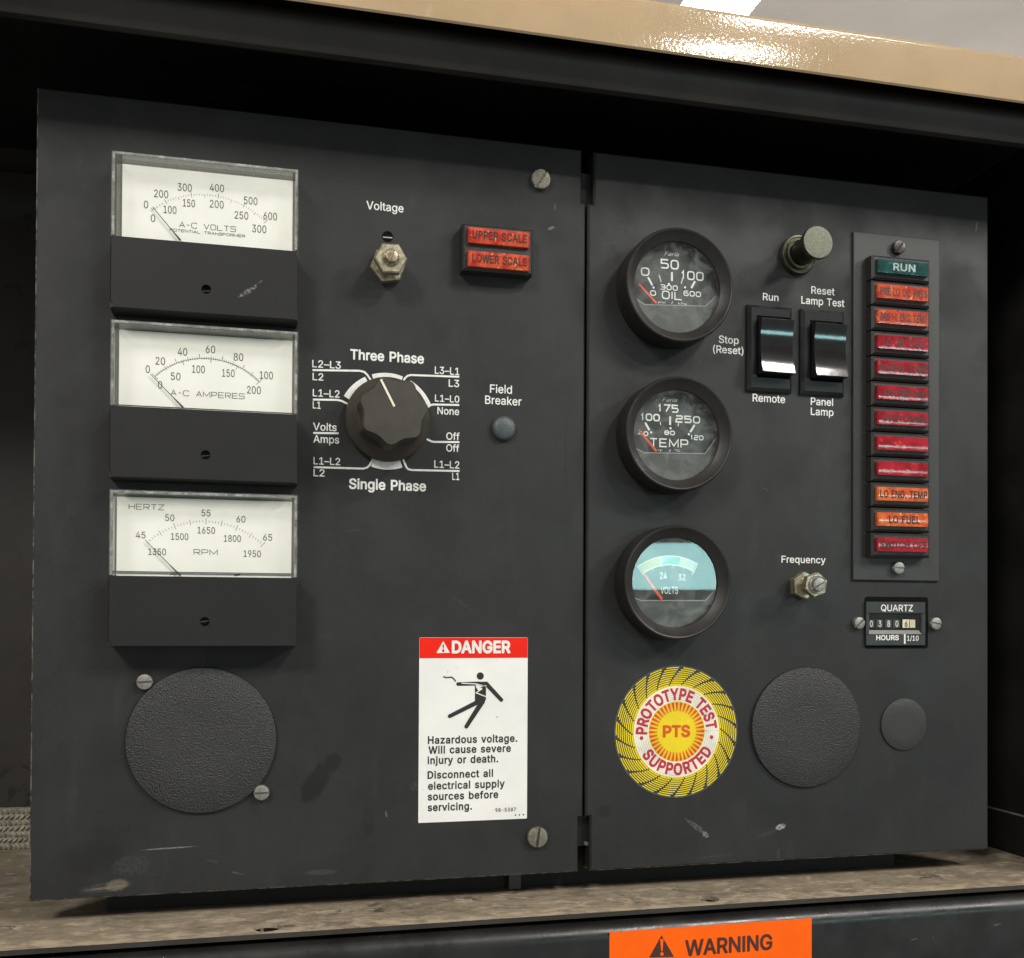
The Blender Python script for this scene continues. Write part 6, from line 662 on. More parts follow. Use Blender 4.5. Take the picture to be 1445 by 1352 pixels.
shelf = sh.build('shelf', M_SHELF, enc)
extrude_x([(SH_F - .0006, SH_Z - .0023), (SH_F - .0006, SH_Z - .0002), (SH_F - .0001, SH_Z - .0001), (SH_F - .0001, SH_Z - .0024)], X0, WALL_X).build('worn_front_edge', mat('grimy_edge', (.030, .024, .020), .55, var=.25, vs=40), shelf)
for hc in (h1, h2):
    MB().box(hc.x - .0068, hc.x + .0068, hc.y - .0068, hc.y + .0068, SH_Z - .0023, SH_Z - .00205).build('hole_shade', M_HOLE, shelf)  # black sheet put under the hole to paint its shade
    MB().box(hc.x - .0030, hc.x - .0016, hc.y - .0030, hc.y + .0036, SH_Z - .0020, SH_Z - .0008).build('clip', M_STEELR, shelf)
# rail below the shelf
pr = [(.02, -.125), (-.0385, -.125), (-.0385, -.0248)]
for i in range(1, 8):
    a = pi / 2 * i / 7; pr.append((-.0385 + .0075 - .0075 * math.cos(a), -.0248 + .0080 * math.sin(a)))
pr += [(.02, -.0168)]
extrude_x(pr, X0, X1).build('base_rail', M_RAIL, enc, smooth=50)
MB().box(X0, X1, .021, BACK_Y, -.125, -.0150).build('base_pan', M_CABINET, enc)

# braided sleeve lying along the back of the shelf on the left
bz = hit(20, 1141, 1, BACK_Y - .006).z
st_ = thing('braided_sleeve', (-.1, BACK_Y - .006, SH_Z), 'flat grey braided sleeve lying on the shelf left of the panel', 'cable sleeve')
core = MB().box(-.20, .02, BACK_Y - .006, BACK_Y - .0008, SH_Z + .0003, bz).build('woven_core', M_STRAP, st_)
br = MB(); rows = 7; rh = (bz - SH_Z - .0004) / rows
for r_ in range(rows):
    x = -.14 + (r_ % 2) * .0015
    while x < .012:
        cz = SH_Z + .0004 + rh * (r_ + .5); an = R(38 if r_ % 2 else -38); a, b, c = .0021, .00095, .0010
        vs = []; fs = []; nu, nv = 10, 5
        for j in range(1, nv):
            th = pi * j / nv
            for i in range(nu):
                ph = 2 * pi * i / nu
                px, pz, py = a * math.cos(th), b * math.sin(th) * math.cos(ph), c * math.sin(th) * math.sin(ph)
                vs.append((x + px * math.cos(an) - pz * math.sin(an), BACK_Y - .0062 + py, cz + px * math.sin(an) + pz * math.cos(an)))
        for j in range(nv - 2):
            for i in range(nu): fs.append((j * nu + i, j * nu + (i + 1) % nu, (j + 1) * nu + (i + 1) % nu, (j + 1) * nu + i))
        fs += [tuple(range(nu)), tuple(reversed(range((nv - 2) * nu, (nv - 1) * nu)))]
        br.add(vs, fs); x += .0030 + random.uniform(-.0003, .0003)
br.build('braid', M_STRAP, st_, smooth=60)

# ================================================================== CONTROL BOX AND ITS TWO FACE PANELS
H = .381
XL0, XL1, XR0, XR1 = .0023, .2698, .2764, .5188
sx0 = P(824.2, 700)[0]; sx1 = P(828.3, 700)[0]
nz0 = P(825, 1153)[1]; nz1 = P(828, 287)[1]
PT = .012
box_ = thing('control_box', (.25, .10, SH_Z), 'black control box body behind the two face panels, standing on the shelf', 'control box')
MB().box(.034, .470, .020, .14, SH_Z + .0006, H - .012).build('box_body', M_BODY, box_)
gz = P(828, 1197)[1]
MB().box(XL1 - .008, XR0 + .004, .0062, .0078, gz, P(828, 238)[1]).build('hinge_plate', M_PANEL_L, box_)
bx = P(737, 1240)[0]
MB().box(bx - .003, bx + .0035, .0165, .0196, SH_Z + .0006, .004).build('foot_bracket', mat('grey_bracket', (.07, .07, .066), .5), box_)
# one rim of bare metal where paint has worn off the hinge
pn = P(831, 1193)
MB().lathe([(.0010, .0), (.0010, .005)], pn[0], pn[1], 12).build('hinge_pin', M_STEELR, box_)
bpy.data.objects['hinge_pin'].location.y += .009

def slab(mb, poly, c=.0007):
    return mb.prism(poly, -PT, 0.0, c)
lp = thing('instrument_panel', (XL0, 0, 0), 'left black face panel carrying three white meters and the big knob', 'instrument panel')
slab(MB(), [(XL0, 0), (XL1 - .0005, 0), (XL1 - .0005, nz0), (sx0, nz0), (sx0, nz1), (XL1 - .0002, nz1), (XL1 - .0002, H), (XL0, H)]).build('face_plate', M_PANEL_L, lp)
rp = thing('instrument_panel', (XR0, 0, 0), 'right black hinged panel carrying three round gauges and the lamp column', 'instrument panel')
slab(MB(), [(XR0 - .0004, 0), (XR1, 0), (XR1, H), (XR0 + .0001, H), (XR0 + .0001, nz1), (sx1, nz1), (sx1, nz0), (XR0 - .0004, nz0)], .0010).build('face_plate', M_PANEL_R, rp)

# ---- screen printing, left panel
z4 = zm(420, 470, 4.0139)
def t4(s, x0, x1, y, cap, bold=0):
    u0, v = z4(x0, y); u1, _ = z4(x1, y); MB().T(s, u0, u1, v, cap / 4.0139, 0, bold).build('lettering', M_WHITE, lp)
t4('Three Phase', 300, 713, 160, 54, 22); t4('Single Phase', 293, 725, 888, 55, 22)
t4('L2\u2013L3', 83, 244, 198, 40, 11); t4('L2', 85, 145, 268, 40, 11); t4('L1\u2013L2', 86, 237, 362, 40, 11); t4('L1', 86, 130, 428, 40, 11)
t4('Volts', 88, 220, 553, 42, 7); t4('Amps', 90, 234, 623, 42, 7); t4('L1\u2013L2', 90, 240, 746, 40, 11); t4('L2', 90, 152, 812, 40, 11)
t4('L3\u2013L1', 777, 915, 234, 40, 11); t4('L3', 856, 914, 305, 40, 11); t4('L1\u2013L0', 778, 915, 391, 38, 7); t4('None', 792, 914, 462, 40, 11)
t4('Off', 842, 916, 605, 40, 11); t4('Off', 842, 914, 672, 40, 11); t4('L1\u2013L2', 774, 915, 765, 40, 11); t4('L1', 876, 915, 832, 40, 11)
t4('Field', 1090, 1213, 341, 46, 7); t4('Breaker', 1062, 1267, 406, 46, 7)
z5 = zm(480, 220, 4.516)
MB().T('Voltage', *[z5(q, 0)[0] for q in (168, 403)], z5(0, 350)[1], 11.3, 0, 11).build('lettering', M_WHITE, lp)
LW = .00098
def l4(*pts): MB().L([z4(*q) for q in pts], LW, 0).build('leader_line', M_WHITE, lp)
l4((84, 210), (352, 214), (378, 221), (395, 238), (421, 277)); l4((86, 377), (225, 379), (250, 385), (284, 402)); l4((88, 566), (232, 568))
l4((90, 760), (372, 768), (394, 762), (408, 748), (430, 706)); l4((915, 248), (640, 238), (622, 243), (608, 256), (600, 268)); l4((915, 408), (768, 405), (752, 409), (736, 420))
l4((916, 618), (772, 617), (756, 613), (731, 601)); l4((917, 782), (645, 776), (626, 771), (616, 760), (596, 714))
KC = P(545.7, 594.5); KR = (P(614, 594)[0] - P(477.3, 594)[0]) / 2
for a0, a1 in ((152, 116.5), (108.5, 70.5), (61, 23), (251.5, 289.5)):
    MB().arc(*KC, KR * .90, KR * .20, a0, a1, 1.1e-4).build('selector_arc', M_WHITE, lp)

# ---- screen printing, right panel
zr = zm(990, 300, 4.509)
def tr_(s, x0, x1, y, cap, bold=11):
    u0, v = zr(x0, y); u1, _ = zr(x1, y); MB().T(s, u0, u1, v, cap / 4.509, 0, bold).build('lettering', M_WHITE, rp)
tr_('Run', 390, 488, 560, 44); tr_('Reset', 698, 845, 521, 46); tr_('Lamp Test', 635, 907, 590, 46); tr_('Stop', 110, 235, 833, 46); tr_('(Reset)', 73, 265, 897, 46)
tr_('Remote', 325, 530, 1207, 48); tr_('Panel', 695, 835, 1227, 46); tr_('Lamp', 695, 838, 1291, 46)
z7 = zm(1080, 770, 5.352)
MB().T('Frequency', *[z7(q, 0)[0] for q in (122, 453)], z7(0, 131)[1], 9.5, 0, 11).build('lettering', M_WHITE, rp)

# ================================================================== RECTANGULAR METERS
def circle3(a, b, c):
    (x1, y1), (x2, y2), (x3, y3) = a, b, c
    d = 2 * (x1 * (y2 - y3) + x2 * (y3 - y1) + x3 * (y1 - y2))
    ux = ((x1**2 + y1**2) * (y2 - y3) + (x2**2 + y2**2) * (y3 - y1) + (x3**2 + y3**2) * (y1 - y2)) / d
    uy = ((x1**2 + y1**2) * (x3 - x2) + (x2**2 + y2**2) * (x1 - x3) + (x3**2 + y3**2) * (x2 - x1)) / d
    return ux, uy, math.hypot(x1 - ux, y1 - uy)
MH = .0150; DH = .0032
def meter(label, y0, cover, low, dial, hole, texts, squares, arc, ticks, needle, solid, marks=()):
    z = zm(130, y0, 4.516)
    x0, x1, zb, zt = rect(*[z(*q) for q in cover], MH)
    lo = (P(*z(*low[0]), MH)[1] + P(*z(*low[1]), MH)[1]) / 2
    t = thing('panel_meter', ((x0 + x1) / 2, 0, lo), label, 'panel meter', 'white rectangular panel meters')
    hx, hz = P(*z(*hole), MH)
    body = MB().holed(x0, x1, lo, zb, hx, hz, .0022, 0, MH, .004).build('lower_cover', M_METER, t)
    MB().prism([(hx - .0021, hz - .00045), (hx + .0021, hz + .00005), (hx + .0021, hz + .00065), (hx - .0021, hz + .00015)], MH - .0039, MH - .0033).build('zero_screw', M_STEELR, body)
    # black case behind the dial, dial card, clear window with walls
    MB().box(x0 + .001, x1 - .001, -.0016, 0, zb, zt - .001).build('case_back', mat('grey_case_back', (.20, .20, .185), .5), t)
    d0, d1, dz0, dz1 = rect(*[z(*q) for q in dial], DH)
    card = MB().cbox(d0, d1, zb + .0002, dz1, .0017, DH, .0002).build('dial_card', M_DIAL, t)
    w = .0016
    wl = MB()
    wl.box(x0, x0 + w, -MH + .0016, 0, zb + .0003, zt); wl.box(x1 - w, x1, -MH + .0016, 0, zb + .0003, zt); wl.box(x0 + w + .0001, x1 - w - .0001, -MH + .0016, 0, zt - w, zt)
    wc = MB().add([(x0 + .0006, -MH, zb + .0003), (x1 - .0006, -MH, zb + .0003), (x1 - .0006, -MH, zt - .0006), (x0 + .0006, -MH, zt - .0006), (x0, -MH + .0008, zb + .0003), (x1, -MH + .0008, zb + .0003), (x1, -MH + .0008, zt), (x0, -MH + .0008, zt)], [(0, 1, 2, 3), (4, 0, 3, 7), (1, 5, 6, 2), (3, 2, 6, 7)]).build('window_cover', M_CLEAR, t)
    wl.build('window_wall', M_WALL, wc)
    rm = MB(); q = .0011; hh_ = MH + .00006
    for a_, b_, c_, d_ in ((x0 + .0006, x0 + .0006 + q, zb + .0004, zt - .0006), (x1 - .0006 - q, x1 - .0006, zb + .0004, zt - .0006), (x0 + .0006 + q, x1 - .0006 - q, zt - .0006 - q, zt - .0006)):
        rm.flat([(a_, c_), (b_, c_), (b_, d_), (a_, d_)], hh_)
    rm.build('window_bright_edge', M_BRIGHT_EDGE, wc)
    ink = MB()
    def cap_t(s, xa, xb, y, cap=48, b=-4):
        (u0, v), (u1, _) = z(xa, y), z(xb, y); ink.T(s, u0, u1, v, cap / 4.516, DH, b)
    for q in texts: cap_t(*q)
    for s, xa, xb, y, cap, pen in squares:
        (u0, v), (u1, _) = z(xa, y), z(xb, y); ink.SQT(s, u0, u1, v, cap / 4.516, pen, DH, gap=.32)
    A = [P(*z(*q), DH) for q in arc]
    cx, cz, r = circle3(*A)
    a0 = math.atan2(A[0][1] - cz, A[0][0] - cx); a1 = math.atan2(A[2][1] - cz, A[2][0] - cx)
    if solid: ink.arc(cx, cz, r, .00022, math.degrees(a0), math.degrees(a1), DH + 1.0e-4, 60)
    for f, l0, l1, w_ in ticks:
        a = a0 + (a1 - a0) * f
        ink.strip([(cx + (r + l0) * math.cos(a), cz + (r + l0) * math.sin(a)), (cx + (r + l1) * math.cos(a), cz + (r + l1) * math.sin(a))], w_, DH + 1.3e-4)
    for q in marks: ink.strip([P(*z(*k), DH) for k in q[0]], q[1], DH + 1.2e-4)
    ink.build('scale_print', M_INK, card)
    # baffle line along the foot of the dial
    MB().box(x0 + w, x1 - w, -DH - .0012, -DH - .0005, zb + .0022, zb + .0026).build('dial_stop', M_INK, card)
    n0, n1 = [P(*z(*q), DH + .0012) for q in needle]
    nd = MB(); e = Vector((n1[0] - n0[0], n1[1] - n0[1])).normalized(); pn = Vector((-e.y, e.x))
    mid = Vector(n0) * .35 + Vector(n1) * .65
    poly = [Vector(n0) + pn * .00012, mid + pn * .00016, Vector(n1) + pn * .00045, Vector(n1) - pn * .00045, mid - pn * .00016, Vector(n0) - pn * .00012]
    nd.prism([(q.x, q.y) for q in poly], DH + .0009, DH + .0012).build('pointer', M_INK2, t)
    return t
def lin_ticks(n, major, minor, small, big_every, mid_every=None):
    out = []
    for i in range(n + 1):
        if i % big_every == 0: out.append((i / n, *major))
        elif mid_every and i % mid_every == 0: out.append((i / n, *minor))
        else: out.append((i / n, *small))
    return out
# voltmeter: the low end of the scale is cramped
vt = []
for i in range(0, 41):
    f = i / 40; g = 0.13 + .87 * f
    if i % 10 == 0: vt.append((g, -.0009, .0014, .00020))
    elif i % 5 == 0: vt.append((g, -.0012, .0004, .00018))
    else: vt.append((g, -.0003, .0005, .00016))
for g in (0.0, .012, .026, .045, .07, .095): vt.append((g, -.0006, .0010 if g == 0 else .0004, .00018))
meter('white A-C volts meter with a pale scratch on its black lower cover, topmost of three', 190,
      ((120, 95), (1318, 215), (1315, 742), (118, 640)), ((115, 1105), (1312, 1180)), ((205, 190), (1280, 292), (1275, 720), (175, 632)), (727, 985),
      [('0', 330, 357, 470), ('200', 395, 485, 402), ('300', 545, 635, 361), ('400', 750, 840, 364), ('500', 967, 1053, 446), ('600', 1092, 1178, 544),
       ('0', 374, 402, 557), ('100', 455, 537, 503), ('150', 578, 655, 461), ('200', 750, 838, 468), ('250', 908, 995, 539), ('300', 1020, 1110, 625)],
      [('A-C VOLTS', 555, 917, 606, 36, .00026), ('POTENTIAL TRANSFORMER', 495, 975, 636, 18, .00018)],
      ((385, 478), (735, 386), (1105, 556)), vt, ((385, 460), (562, 672)), False)
at_ = []
for i in range(51):
    f = i / 50; g = f ** .92
    if i % 10 == 0: at_.append((g, 0, .0022 if i not in (0, 50) else .0018, .00020))
    elif i % 5 == 0: at_.append((g, -.0008, .0014, .00018))
    else: at_.append((g, -.0005, .0008, .00015))
for i in range(0, 41):
    g = (i / 40) ** .92
    if i % 10 == 0: at_.append((g, -.0019, 0, .00020))
meter('white A-C amperes meter with a solid arc on its scale, middle of three', 440,
      ((115, 47), (1315, 118), (1313, 648), (112, 603)), ((112, 1057), (1312, 1092)), ((172, 118), (1277, 180), (1273, 630), (168, 600)), (723, 912),
      [('0', 341, 368, 390), ('20', 404, 465, 338), ('40', 546, 606, 279), ('60', 724, 784, 263), ('80', 902, 963, 313), ('100', 1068, 1152, 429),
       ('0', 420, 447, 490), ('50', 502, 563, 436), ('100', 637, 718, 390), ('150', 828, 908, 415), ('200', 987, 1075, 523)],
      [('A-C AMPERES', 500, 972, 545, 36, .00026)],
      ((400, 412), (727, 298), (1065, 447)), at_, ((372, 397), (580, 610)), True)
ht = []
for i in range(41):
    if i % 10 == 0: ht.append((i / 40, -.0012, .0018, .00020))
    elif i % 5 == 0: ht.append((i / 40, -.0012, .0016, .00018))
    else: ht.append((i / 40, -.0003, .0007, .00017))
meter('white hertz and RPM meter, lowest of three, above the large pebbled disc', 670,
      ((107, 92), (1312, 124), (1312, 655), (105, 645)), ((103, 1098), (1310, 1094)), ((160, 140), (1272, 170), (1270, 640), (150, 640)), (718, 936),
      [('45', 278, 340, 405, 42), ('50', 466, 524, 295, 42), ('55', 697, 754, 265, 42), ('60', 920, 977, 304, 42), ('65', 1090, 1147, 420, 42),
       ('1350', 358, 470, 512, 42), ('1500', 503, 613, 415, 42), ('1650', 672, 783, 375, 42), ('1800', 840, 948, 427, 42), ('1950', 965, 1075, 524, 42)],
      [('HERTZ', 233, 460, 223, 36, .00026), ('RPM', 647, 800, 512, 36, .00026)],
      ((355, 432), (725, 300), (1085, 448)), ht, ((343, 422), (563, 643)), False,
      [([(497, 640), (510, 632), (530, 640)], .0004), ([(905, 641), (945, 636)], .0007)])
# the pale scratch on the voltmeter's cover
sc_ = MB(); zz = zm(130, 190, 4.516)
mt = [o for o in bpy.data.objects if o.name.startswith('panel_meter')][0]
def _scuff():
    t = NT('chalky_scuff'); t.put(t.p.inputs['Base Color'], (.42, .42, .40, 1)); t.put(t.p.inputs['Alpha'], t.ramp(t.noise(700, 4), .40, .68, .0, .42)); t.set(Roughness=.7); return t.m
M_SCUFF = _scuff()
def smear(mb, pts, h):
    # pts: (u, v, half width px)
    n = len(pts); L = []; Rr = []
    for i, (u, v, w) in enumerate(pts):
        a = pts[max(0, i - 1)]; b = pts[min(n - 1, i + 1)]; d = Vector((b[0] - a[0], b[1] - a[1])).normalized()
        L.append(P(u - d.y * w, v + d.x * w, h)); Rr.append(P(u + d.y * w, v - d.x * w, h))
    vs = [(x, -h, z) for x, z in L + Rr]
    mb.add(vs, [(i, i + 1, n + i + 1, n + i) for i in range(n - 1)])
smear(sc_, [(*zz(930, 1035), 1), (*zz(980, 1008), 3.6), (*zz(1030, 975), 2.6), (*zz(1060, 950), 1.5), (*zz(1082, 928), .6)], MH + .0001)
sc_.build('scratch', M_SCUFF, mt)

# ================================================================== ROUND GAUGES
GH = .0160
def gauge(label, bb, y0, fill):
    u0, u1, v0, v1 = bb
    cu, cv = (u0 + u1) / 2, (v0 + v1) / 2
    cx, cz = P(cu, cv, GH)
    r = ((P(u1, cv, GH)[0] - P(u0, cv, GH)[0]) + (P(cu, v0, GH)[1] - P(cu, v1, GH)[1])) / 4
    t = thing('round_gauge', (cx, 0, cz), label, 'gauge', 'round black engine gauges')
    MB().lathe([(r * .985, 0), (r, .001), (r, GH - .0022), (r * .985, GH - .0006), (r * .965, GH), (r * .945, GH - .0003), (r * .93, GH - .0010), (r * .80, GH - .0042), (r * .79, GH - .0050), (r * .79, .0045)],
               cx, cz, 96, (False, False)).build('bezel', M_BEZEL, t, smooth=28)
    face = MB().disc(cx, cz, r * .80, .0060, 64).build('dial_face', M_DFACE, t)
    MB().disc(cx, cz, r * .788, GH - .0052, 64).build('glass', M_GLASS, t)
    z = zm(850, y0, 6.762)
    fill(t, face, z, cx, cz, r * .785)
    return t
FH = .0060
def mask(t, z, pts, cx, cz, r):
    """raised plate over the lower part of the dial; pts = its upper edge"""
    q = [P(*z(*k), FH + .0018) for k in pts]
    a0 = math.atan2(q[0][1] - cz, q[0][0] - cx); a1 = math.atan2(q[-1][1] - cz, q[-1][0] - cx)
    a0 = a0 % (2 * pi); a1 = a1 % (2 * pi)
    if a1 < a0: a1 += 2 * pi
    arc = [(cx + r * math.cos(a0 + (a1 - a0) * i / 40), cz + r * math.sin(a0 + (a1 - a0) * i / 40)) for i in range(41)]
    poly = arc + list(reversed(q[1:-1]))
    o = MB().prism(poly, FH + .0002, FH + .0018).build('lower_mask', M_DMASK, t)
    MB().strip([arc[0]] + q[1:-1] + [arc[-1]], .0005, FH + .0019).build('mask_edge', M_DEDGE, o)
def needle(t, z, a, b, w):
    n0, n1 = Vector(P(*z(*a), FH + .0022)), Vector(P(*z(*b), FH + .0022)); e = (n1 - n0).normalized(); pn = Vector((-e.y, e.x))
    poly = [n0 + pn * w * .4, n1 + pn * w * .6, n1 - pn * w * .6, n0 - pn * w * .4]
    MB().prism([(q.x, q.y) for q in poly], FH + .0019, FH + .0024).build('needle', M_NEEDLE, t)
def script(ink, z, x0, x1, y, cap):
    (u0, v), (u1, _) = z(x0, y), z(x1, y); ink.T('Faria', u0, u1, v, cap / 6.762, FH, 2, shear=.45)
def dial_text(ink, z, items):
    for s, x0, x1, yt, yb, pen in items:
        (u0, v), (u1, _) = z(x0, yb), z(x1, yb); ink.SQT(s, u0, u1, v, (yb - yt) / 6.762, pen, FH)
def dial_ticks(ink, z, lines, dots, w=.00110, wt=.00048):
    for a, b, thick in lines: ink.L([z(*a), z(*b)], w if thick else wt, FH)
    for d in dots: ink.disc(*P(*z(*d), FH), .00062, FH + 1.2e-4, 16)
def f_oil(t, face, z, cx, cz, r):
    ink = MB(); script(ink, z, 592, 722, 413, 36)
    dial_text(ink, z, [('50', 555, 728, 448, 540, .00078), ('0', 366, 450, 523, 606, .00078), ('100', 752, 966, 560, 647, .00078),
                       ('0', 455, 512, 742, 795, .00054), ('300', 552, 719, 690, 742, .00054), ('600', 772, 940, 750, 802, .00054), ('OIL', 566, 762, 750, 832, .00068)])
    dial_ticks(ink, z, [((435, 618), (476, 695), 1), ((540, 595), (560, 662), 0), ((663, 570), (663, 655), 1), ((768, 615), (752, 680), 0), ((883, 655), (848, 722), 1)],
               [(488, 716), (634, 682), (788, 714)])
    (u0, v), (u1, _) = z(530, 866), z(600, 866); ink.T('psi', u0, u1, v, 3, FH, 4)
    ink.L([z(658, 872), z(672, 850)], .0003, FH)
    (u0, v), (u1, _) = z(722, 880), z(800, 880); ink.T('kPa', u0, u1, v, 3, FH, 4)
    ink.build('dial_print', M_GWHITE, face)
    mask(t, z, [(335, 800), (400, 878), (985, 893), (1085, 795)], cx, cz, r)
    needle(t, z, (348, 682), (516, 866), .0011)
def f_temp(t, face, z, cx, cz, r):
    ink = MB(); script(ink, z, 572, 706, 384, 36)
    dial_text(ink, z, [('175', 530, 727, 410, 488, .00078), ('100', 365, 548, 498, 570, .00078), ('250', 697, 933, 518, 590, .00078),
                       ('40', 335, 438, 666, 711, .00054), ('80', 590, 692, 660, 704, .00054), ('120', 840, 964, 704, 752, .00054), ('TEMP', 450, 819, 738, 822, .00068)])
    dial_ticks(ink, z, [((408, 585), (448, 657), 1), ((646, 525), (646, 607), 1), ((880, 605), (838, 675), 1), ((552, 575), (556, 608), 0), ((727, 590), (720, 620), 0)],
               [(465, 678), (650, 638), (825, 695)])
    (u0, v), (u1, _) = z(530, 862), z(572, 862); ink.T('\u00b0F', u0, u1, v, 3, FH, 4)
    ink.L([z(638, 862), z(650, 842)], .0003, FH)
    (u0, v), (u1, _) = z(692, 862), z(742, 862); ink.T('\u00b0C', u0, u1, v, 3, FH, 4)
    ink.build('dial_print', M_GWHITE, face)
    mask(t, z, [(322, 815), (395, 872), (980, 880), (1095, 740)], cx, cz, r)
    needle(t, z, (348, 655), (516, 858), .0011)
def f_volt(t, face, z, cx, cz, r):
    O = [P(*z(*q), FH) for q in ((338, 538), (640, 438), (908, 515))]; ox, oz, orr = circle3(*O)
    I = [P(*z(*q), FH) for q in ((395, 592), (630, 528), (862, 580))]
    rin = sum(math.hypot(q[0] - ox, q[1] - oz) for q in I) / 3
    a0 = math.degrees(math.atan2(O[0][1] - oz, O[0][0] - ox)); a1 = math.degrees(math.atan2(O[2][1] - oz, O[2][0] - ox))
    at = lambda f: a0 + (a1 - a0) * f
    for f0, f1, mm_, hh in ((.02, .385, M_OLIV, 0), (.39, .70, M_TEAL, 0), (.705, .98, M_PALEB, 0)):
        MB().arc(ox, oz, (orr + rin) / 2, orr - rin - .0004, at(f0), at(f1), FH + .6e-4, 16).build('colour_band', mm_, face)
    ink = MB(); ink.arc(ox, oz, orr, .00045, a0, a1, FH + 1.2e-4, 40); ink.arc(ox, oz, rin, .00045, a0, a1, FH + 1.2e-4, 40)
    def rad(f, r0, r1, w): a = R(at(f)); ink.strip([(ox + r0 * math.cos(a), oz + r0 * math.sin(a)), (ox + r1 * math.cos(a), oz + r1 * math.sin(a))], w, FH + 1.5e-4)
    rad(.0, rin - .0014, orr, .0004); rad(1., rin - .0022, orr, .0004); rad(.385, rin - .0010, orr, .0004)
    for f in (.2, .6, .8): rad(f, rin - .0016, rin, .00035)
    for k in range(3): ink.arc(ox, oz, orr - .0011 - .0009 * k, .00028, at(.39), at(.50 - .03 * k), FH + 1.0e-4, 8)
    for s, xa, xb, yt, yb, b in (('24', 550, 613, 595, 656, 11), ('32', 722, 793, 610, 670, 4), ('VOLTS', 556, 720, 730, 798, 0)):
        (u0, v), (u1, _) = z(xa, yb), z(xb, yb); ink.T(s, u0, u1, v, (yb - yt) / 6.762, FH, b)
    ink.build('dial_print', M_GWHITE, face)
    mask(t, z, [(325, 815), (370, 862), (985, 862), (1055, 785)], cx, cz, r)
    needle(t, z, (390, 598), (568, 850), .0013)
gauge('black oil pressure gauge reading OIL, uppermost of the three round gauges', (885.5, 1036, 318.5, 484), 300, f_oil)
gauge('black temperature gauge reading TEMP, between the oil and volts gauges', (884.8, 1035, 529, 694), 510, f_temp)
gauge('black volts gauge with a bright blue window reflection in its glass', (882.5, 1032.7, 739, 904), 720, f_volt)

# ================================================================== SCREWS
def screw_mesh(r, h, slot, dome=.45):
    mb = MB(); mb.lathe([(r, 0), (r, h * .5)], 0, 0, 32)
    for sg in (1, -1):
        def outline(k):
            a0 = math.asin(min(.95, slot / r)); n = 14
            return [(k * r * math.cos(a0 + (pi - 2 * a0) * i / n), sg * max(slot, k * r * math.sin(a0 + (pi - 2 * a0) * i / n))) for i in range(n + 1)]
        A, B, C_ = outline(1.0), outline(.93), outline(.70)
        n = len(A); vs = [(x, -h * .5 - 1e-5, z) for x, z in A] + [(x, -h * .8, z) for x, z in A] + [(x, -h * .93, z) for x, z in B] + [(x, -h, z) for x, z in C_]
        fs = [(k * n + i, k * n + (i + 1) % n, (k + 1) * n + (i + 1) % n, (k + 1) * n + i) for k in range(3) for i in range(n)] + [tuple(range(3 * n, 4 * n))]
        mb.add(vs, fs)
    return mb
SG = 'slotted machine screws'
def screw(u, v, rpx, ang, label, m_, group=SG, h=.0024, base=0.0, proto={}):
    x, z = P(u, v, base + h * .6); r = abs(P(u, v - rpx, base)[1] - P(u, v, base)[1])
    key = (m_.name,)
    if key not in proto:
        o = screw_mesh(.004, h, .00055).build('slotted_screw', m_, None, (0, 0, 0), 35); proto[key] = o
    else:
        o = proto[key].copy(); COL.objects.link(o)
    s = r / .004
    o.location = (x, -base, z); o.rotation_euler = (0, -R(ang), 0); o.scale = (s, 1, s)
    return tag(o, label, 'screw', group)
screw(763.3, 253, 14, 58, 'dull slotted screw at the top right corner of the left panel', M_STEEL, h=.003)
screw(758.5, 1181.5, 14.5, 82, 'rusty slotted screw below the danger label', M_STEEL, h=.003)
screw(204, 962.3, 11, 3, 'bright slotted screw at the upper left of the large pebbled disc', M_STEEL2, h=.003)
screw(369, 1118.6, 10.8, 1, 'bright slotted screw at the lower right of the large pebbled disc', M_STEEL2, h=.003)
screw(1268.6, 349, 9.3, 52, 'black slotted screw above the green lamp', M_DKSCREW, h=.0028, base=.0016)
screw(1268, 801.6, 8.6, -4, 'silver slotted screw below the lowest lamp', M_STEEL2, h=.003, base=.0016)
screw(1212.2, 879.2, 8.4, 42, 'small silver screw left of the hour meter', M_STEEL2, h=.003)
screw(1320.3, 880, 8.6, -10, 'small silver screw right of the hour meter', M_STEEL2, h=.003)

# ================================================================== PEBBLED BLANKING DISCS
def disc_cover(x, z, r, label, m_, h=.0019):
    o = MB().lathe([(r, 0), (r, h * .5), (r * .99, h * .9), (r * .975, h), (r * .5, h), (r * .02, h)], x, z, 96).build('blanking_disc', m_, None, (x, 0, z), 40)
    tag(o, label, 'blanking plate', 'round blanking discs')
disc_cover(.0791, .0734, .0352, 'large pebbled black disc below the hertz meter', M_TEXT_DISC)
disc_cover(.4011, .0734, .0333, 'pebbled black disc right of the yellow sticker', M_TEXT_DISC)
disc_cover(.4626, .0737, .0147, 'small smooth black disc near the right edge of the door', M_TEXT_FINE, .0010)

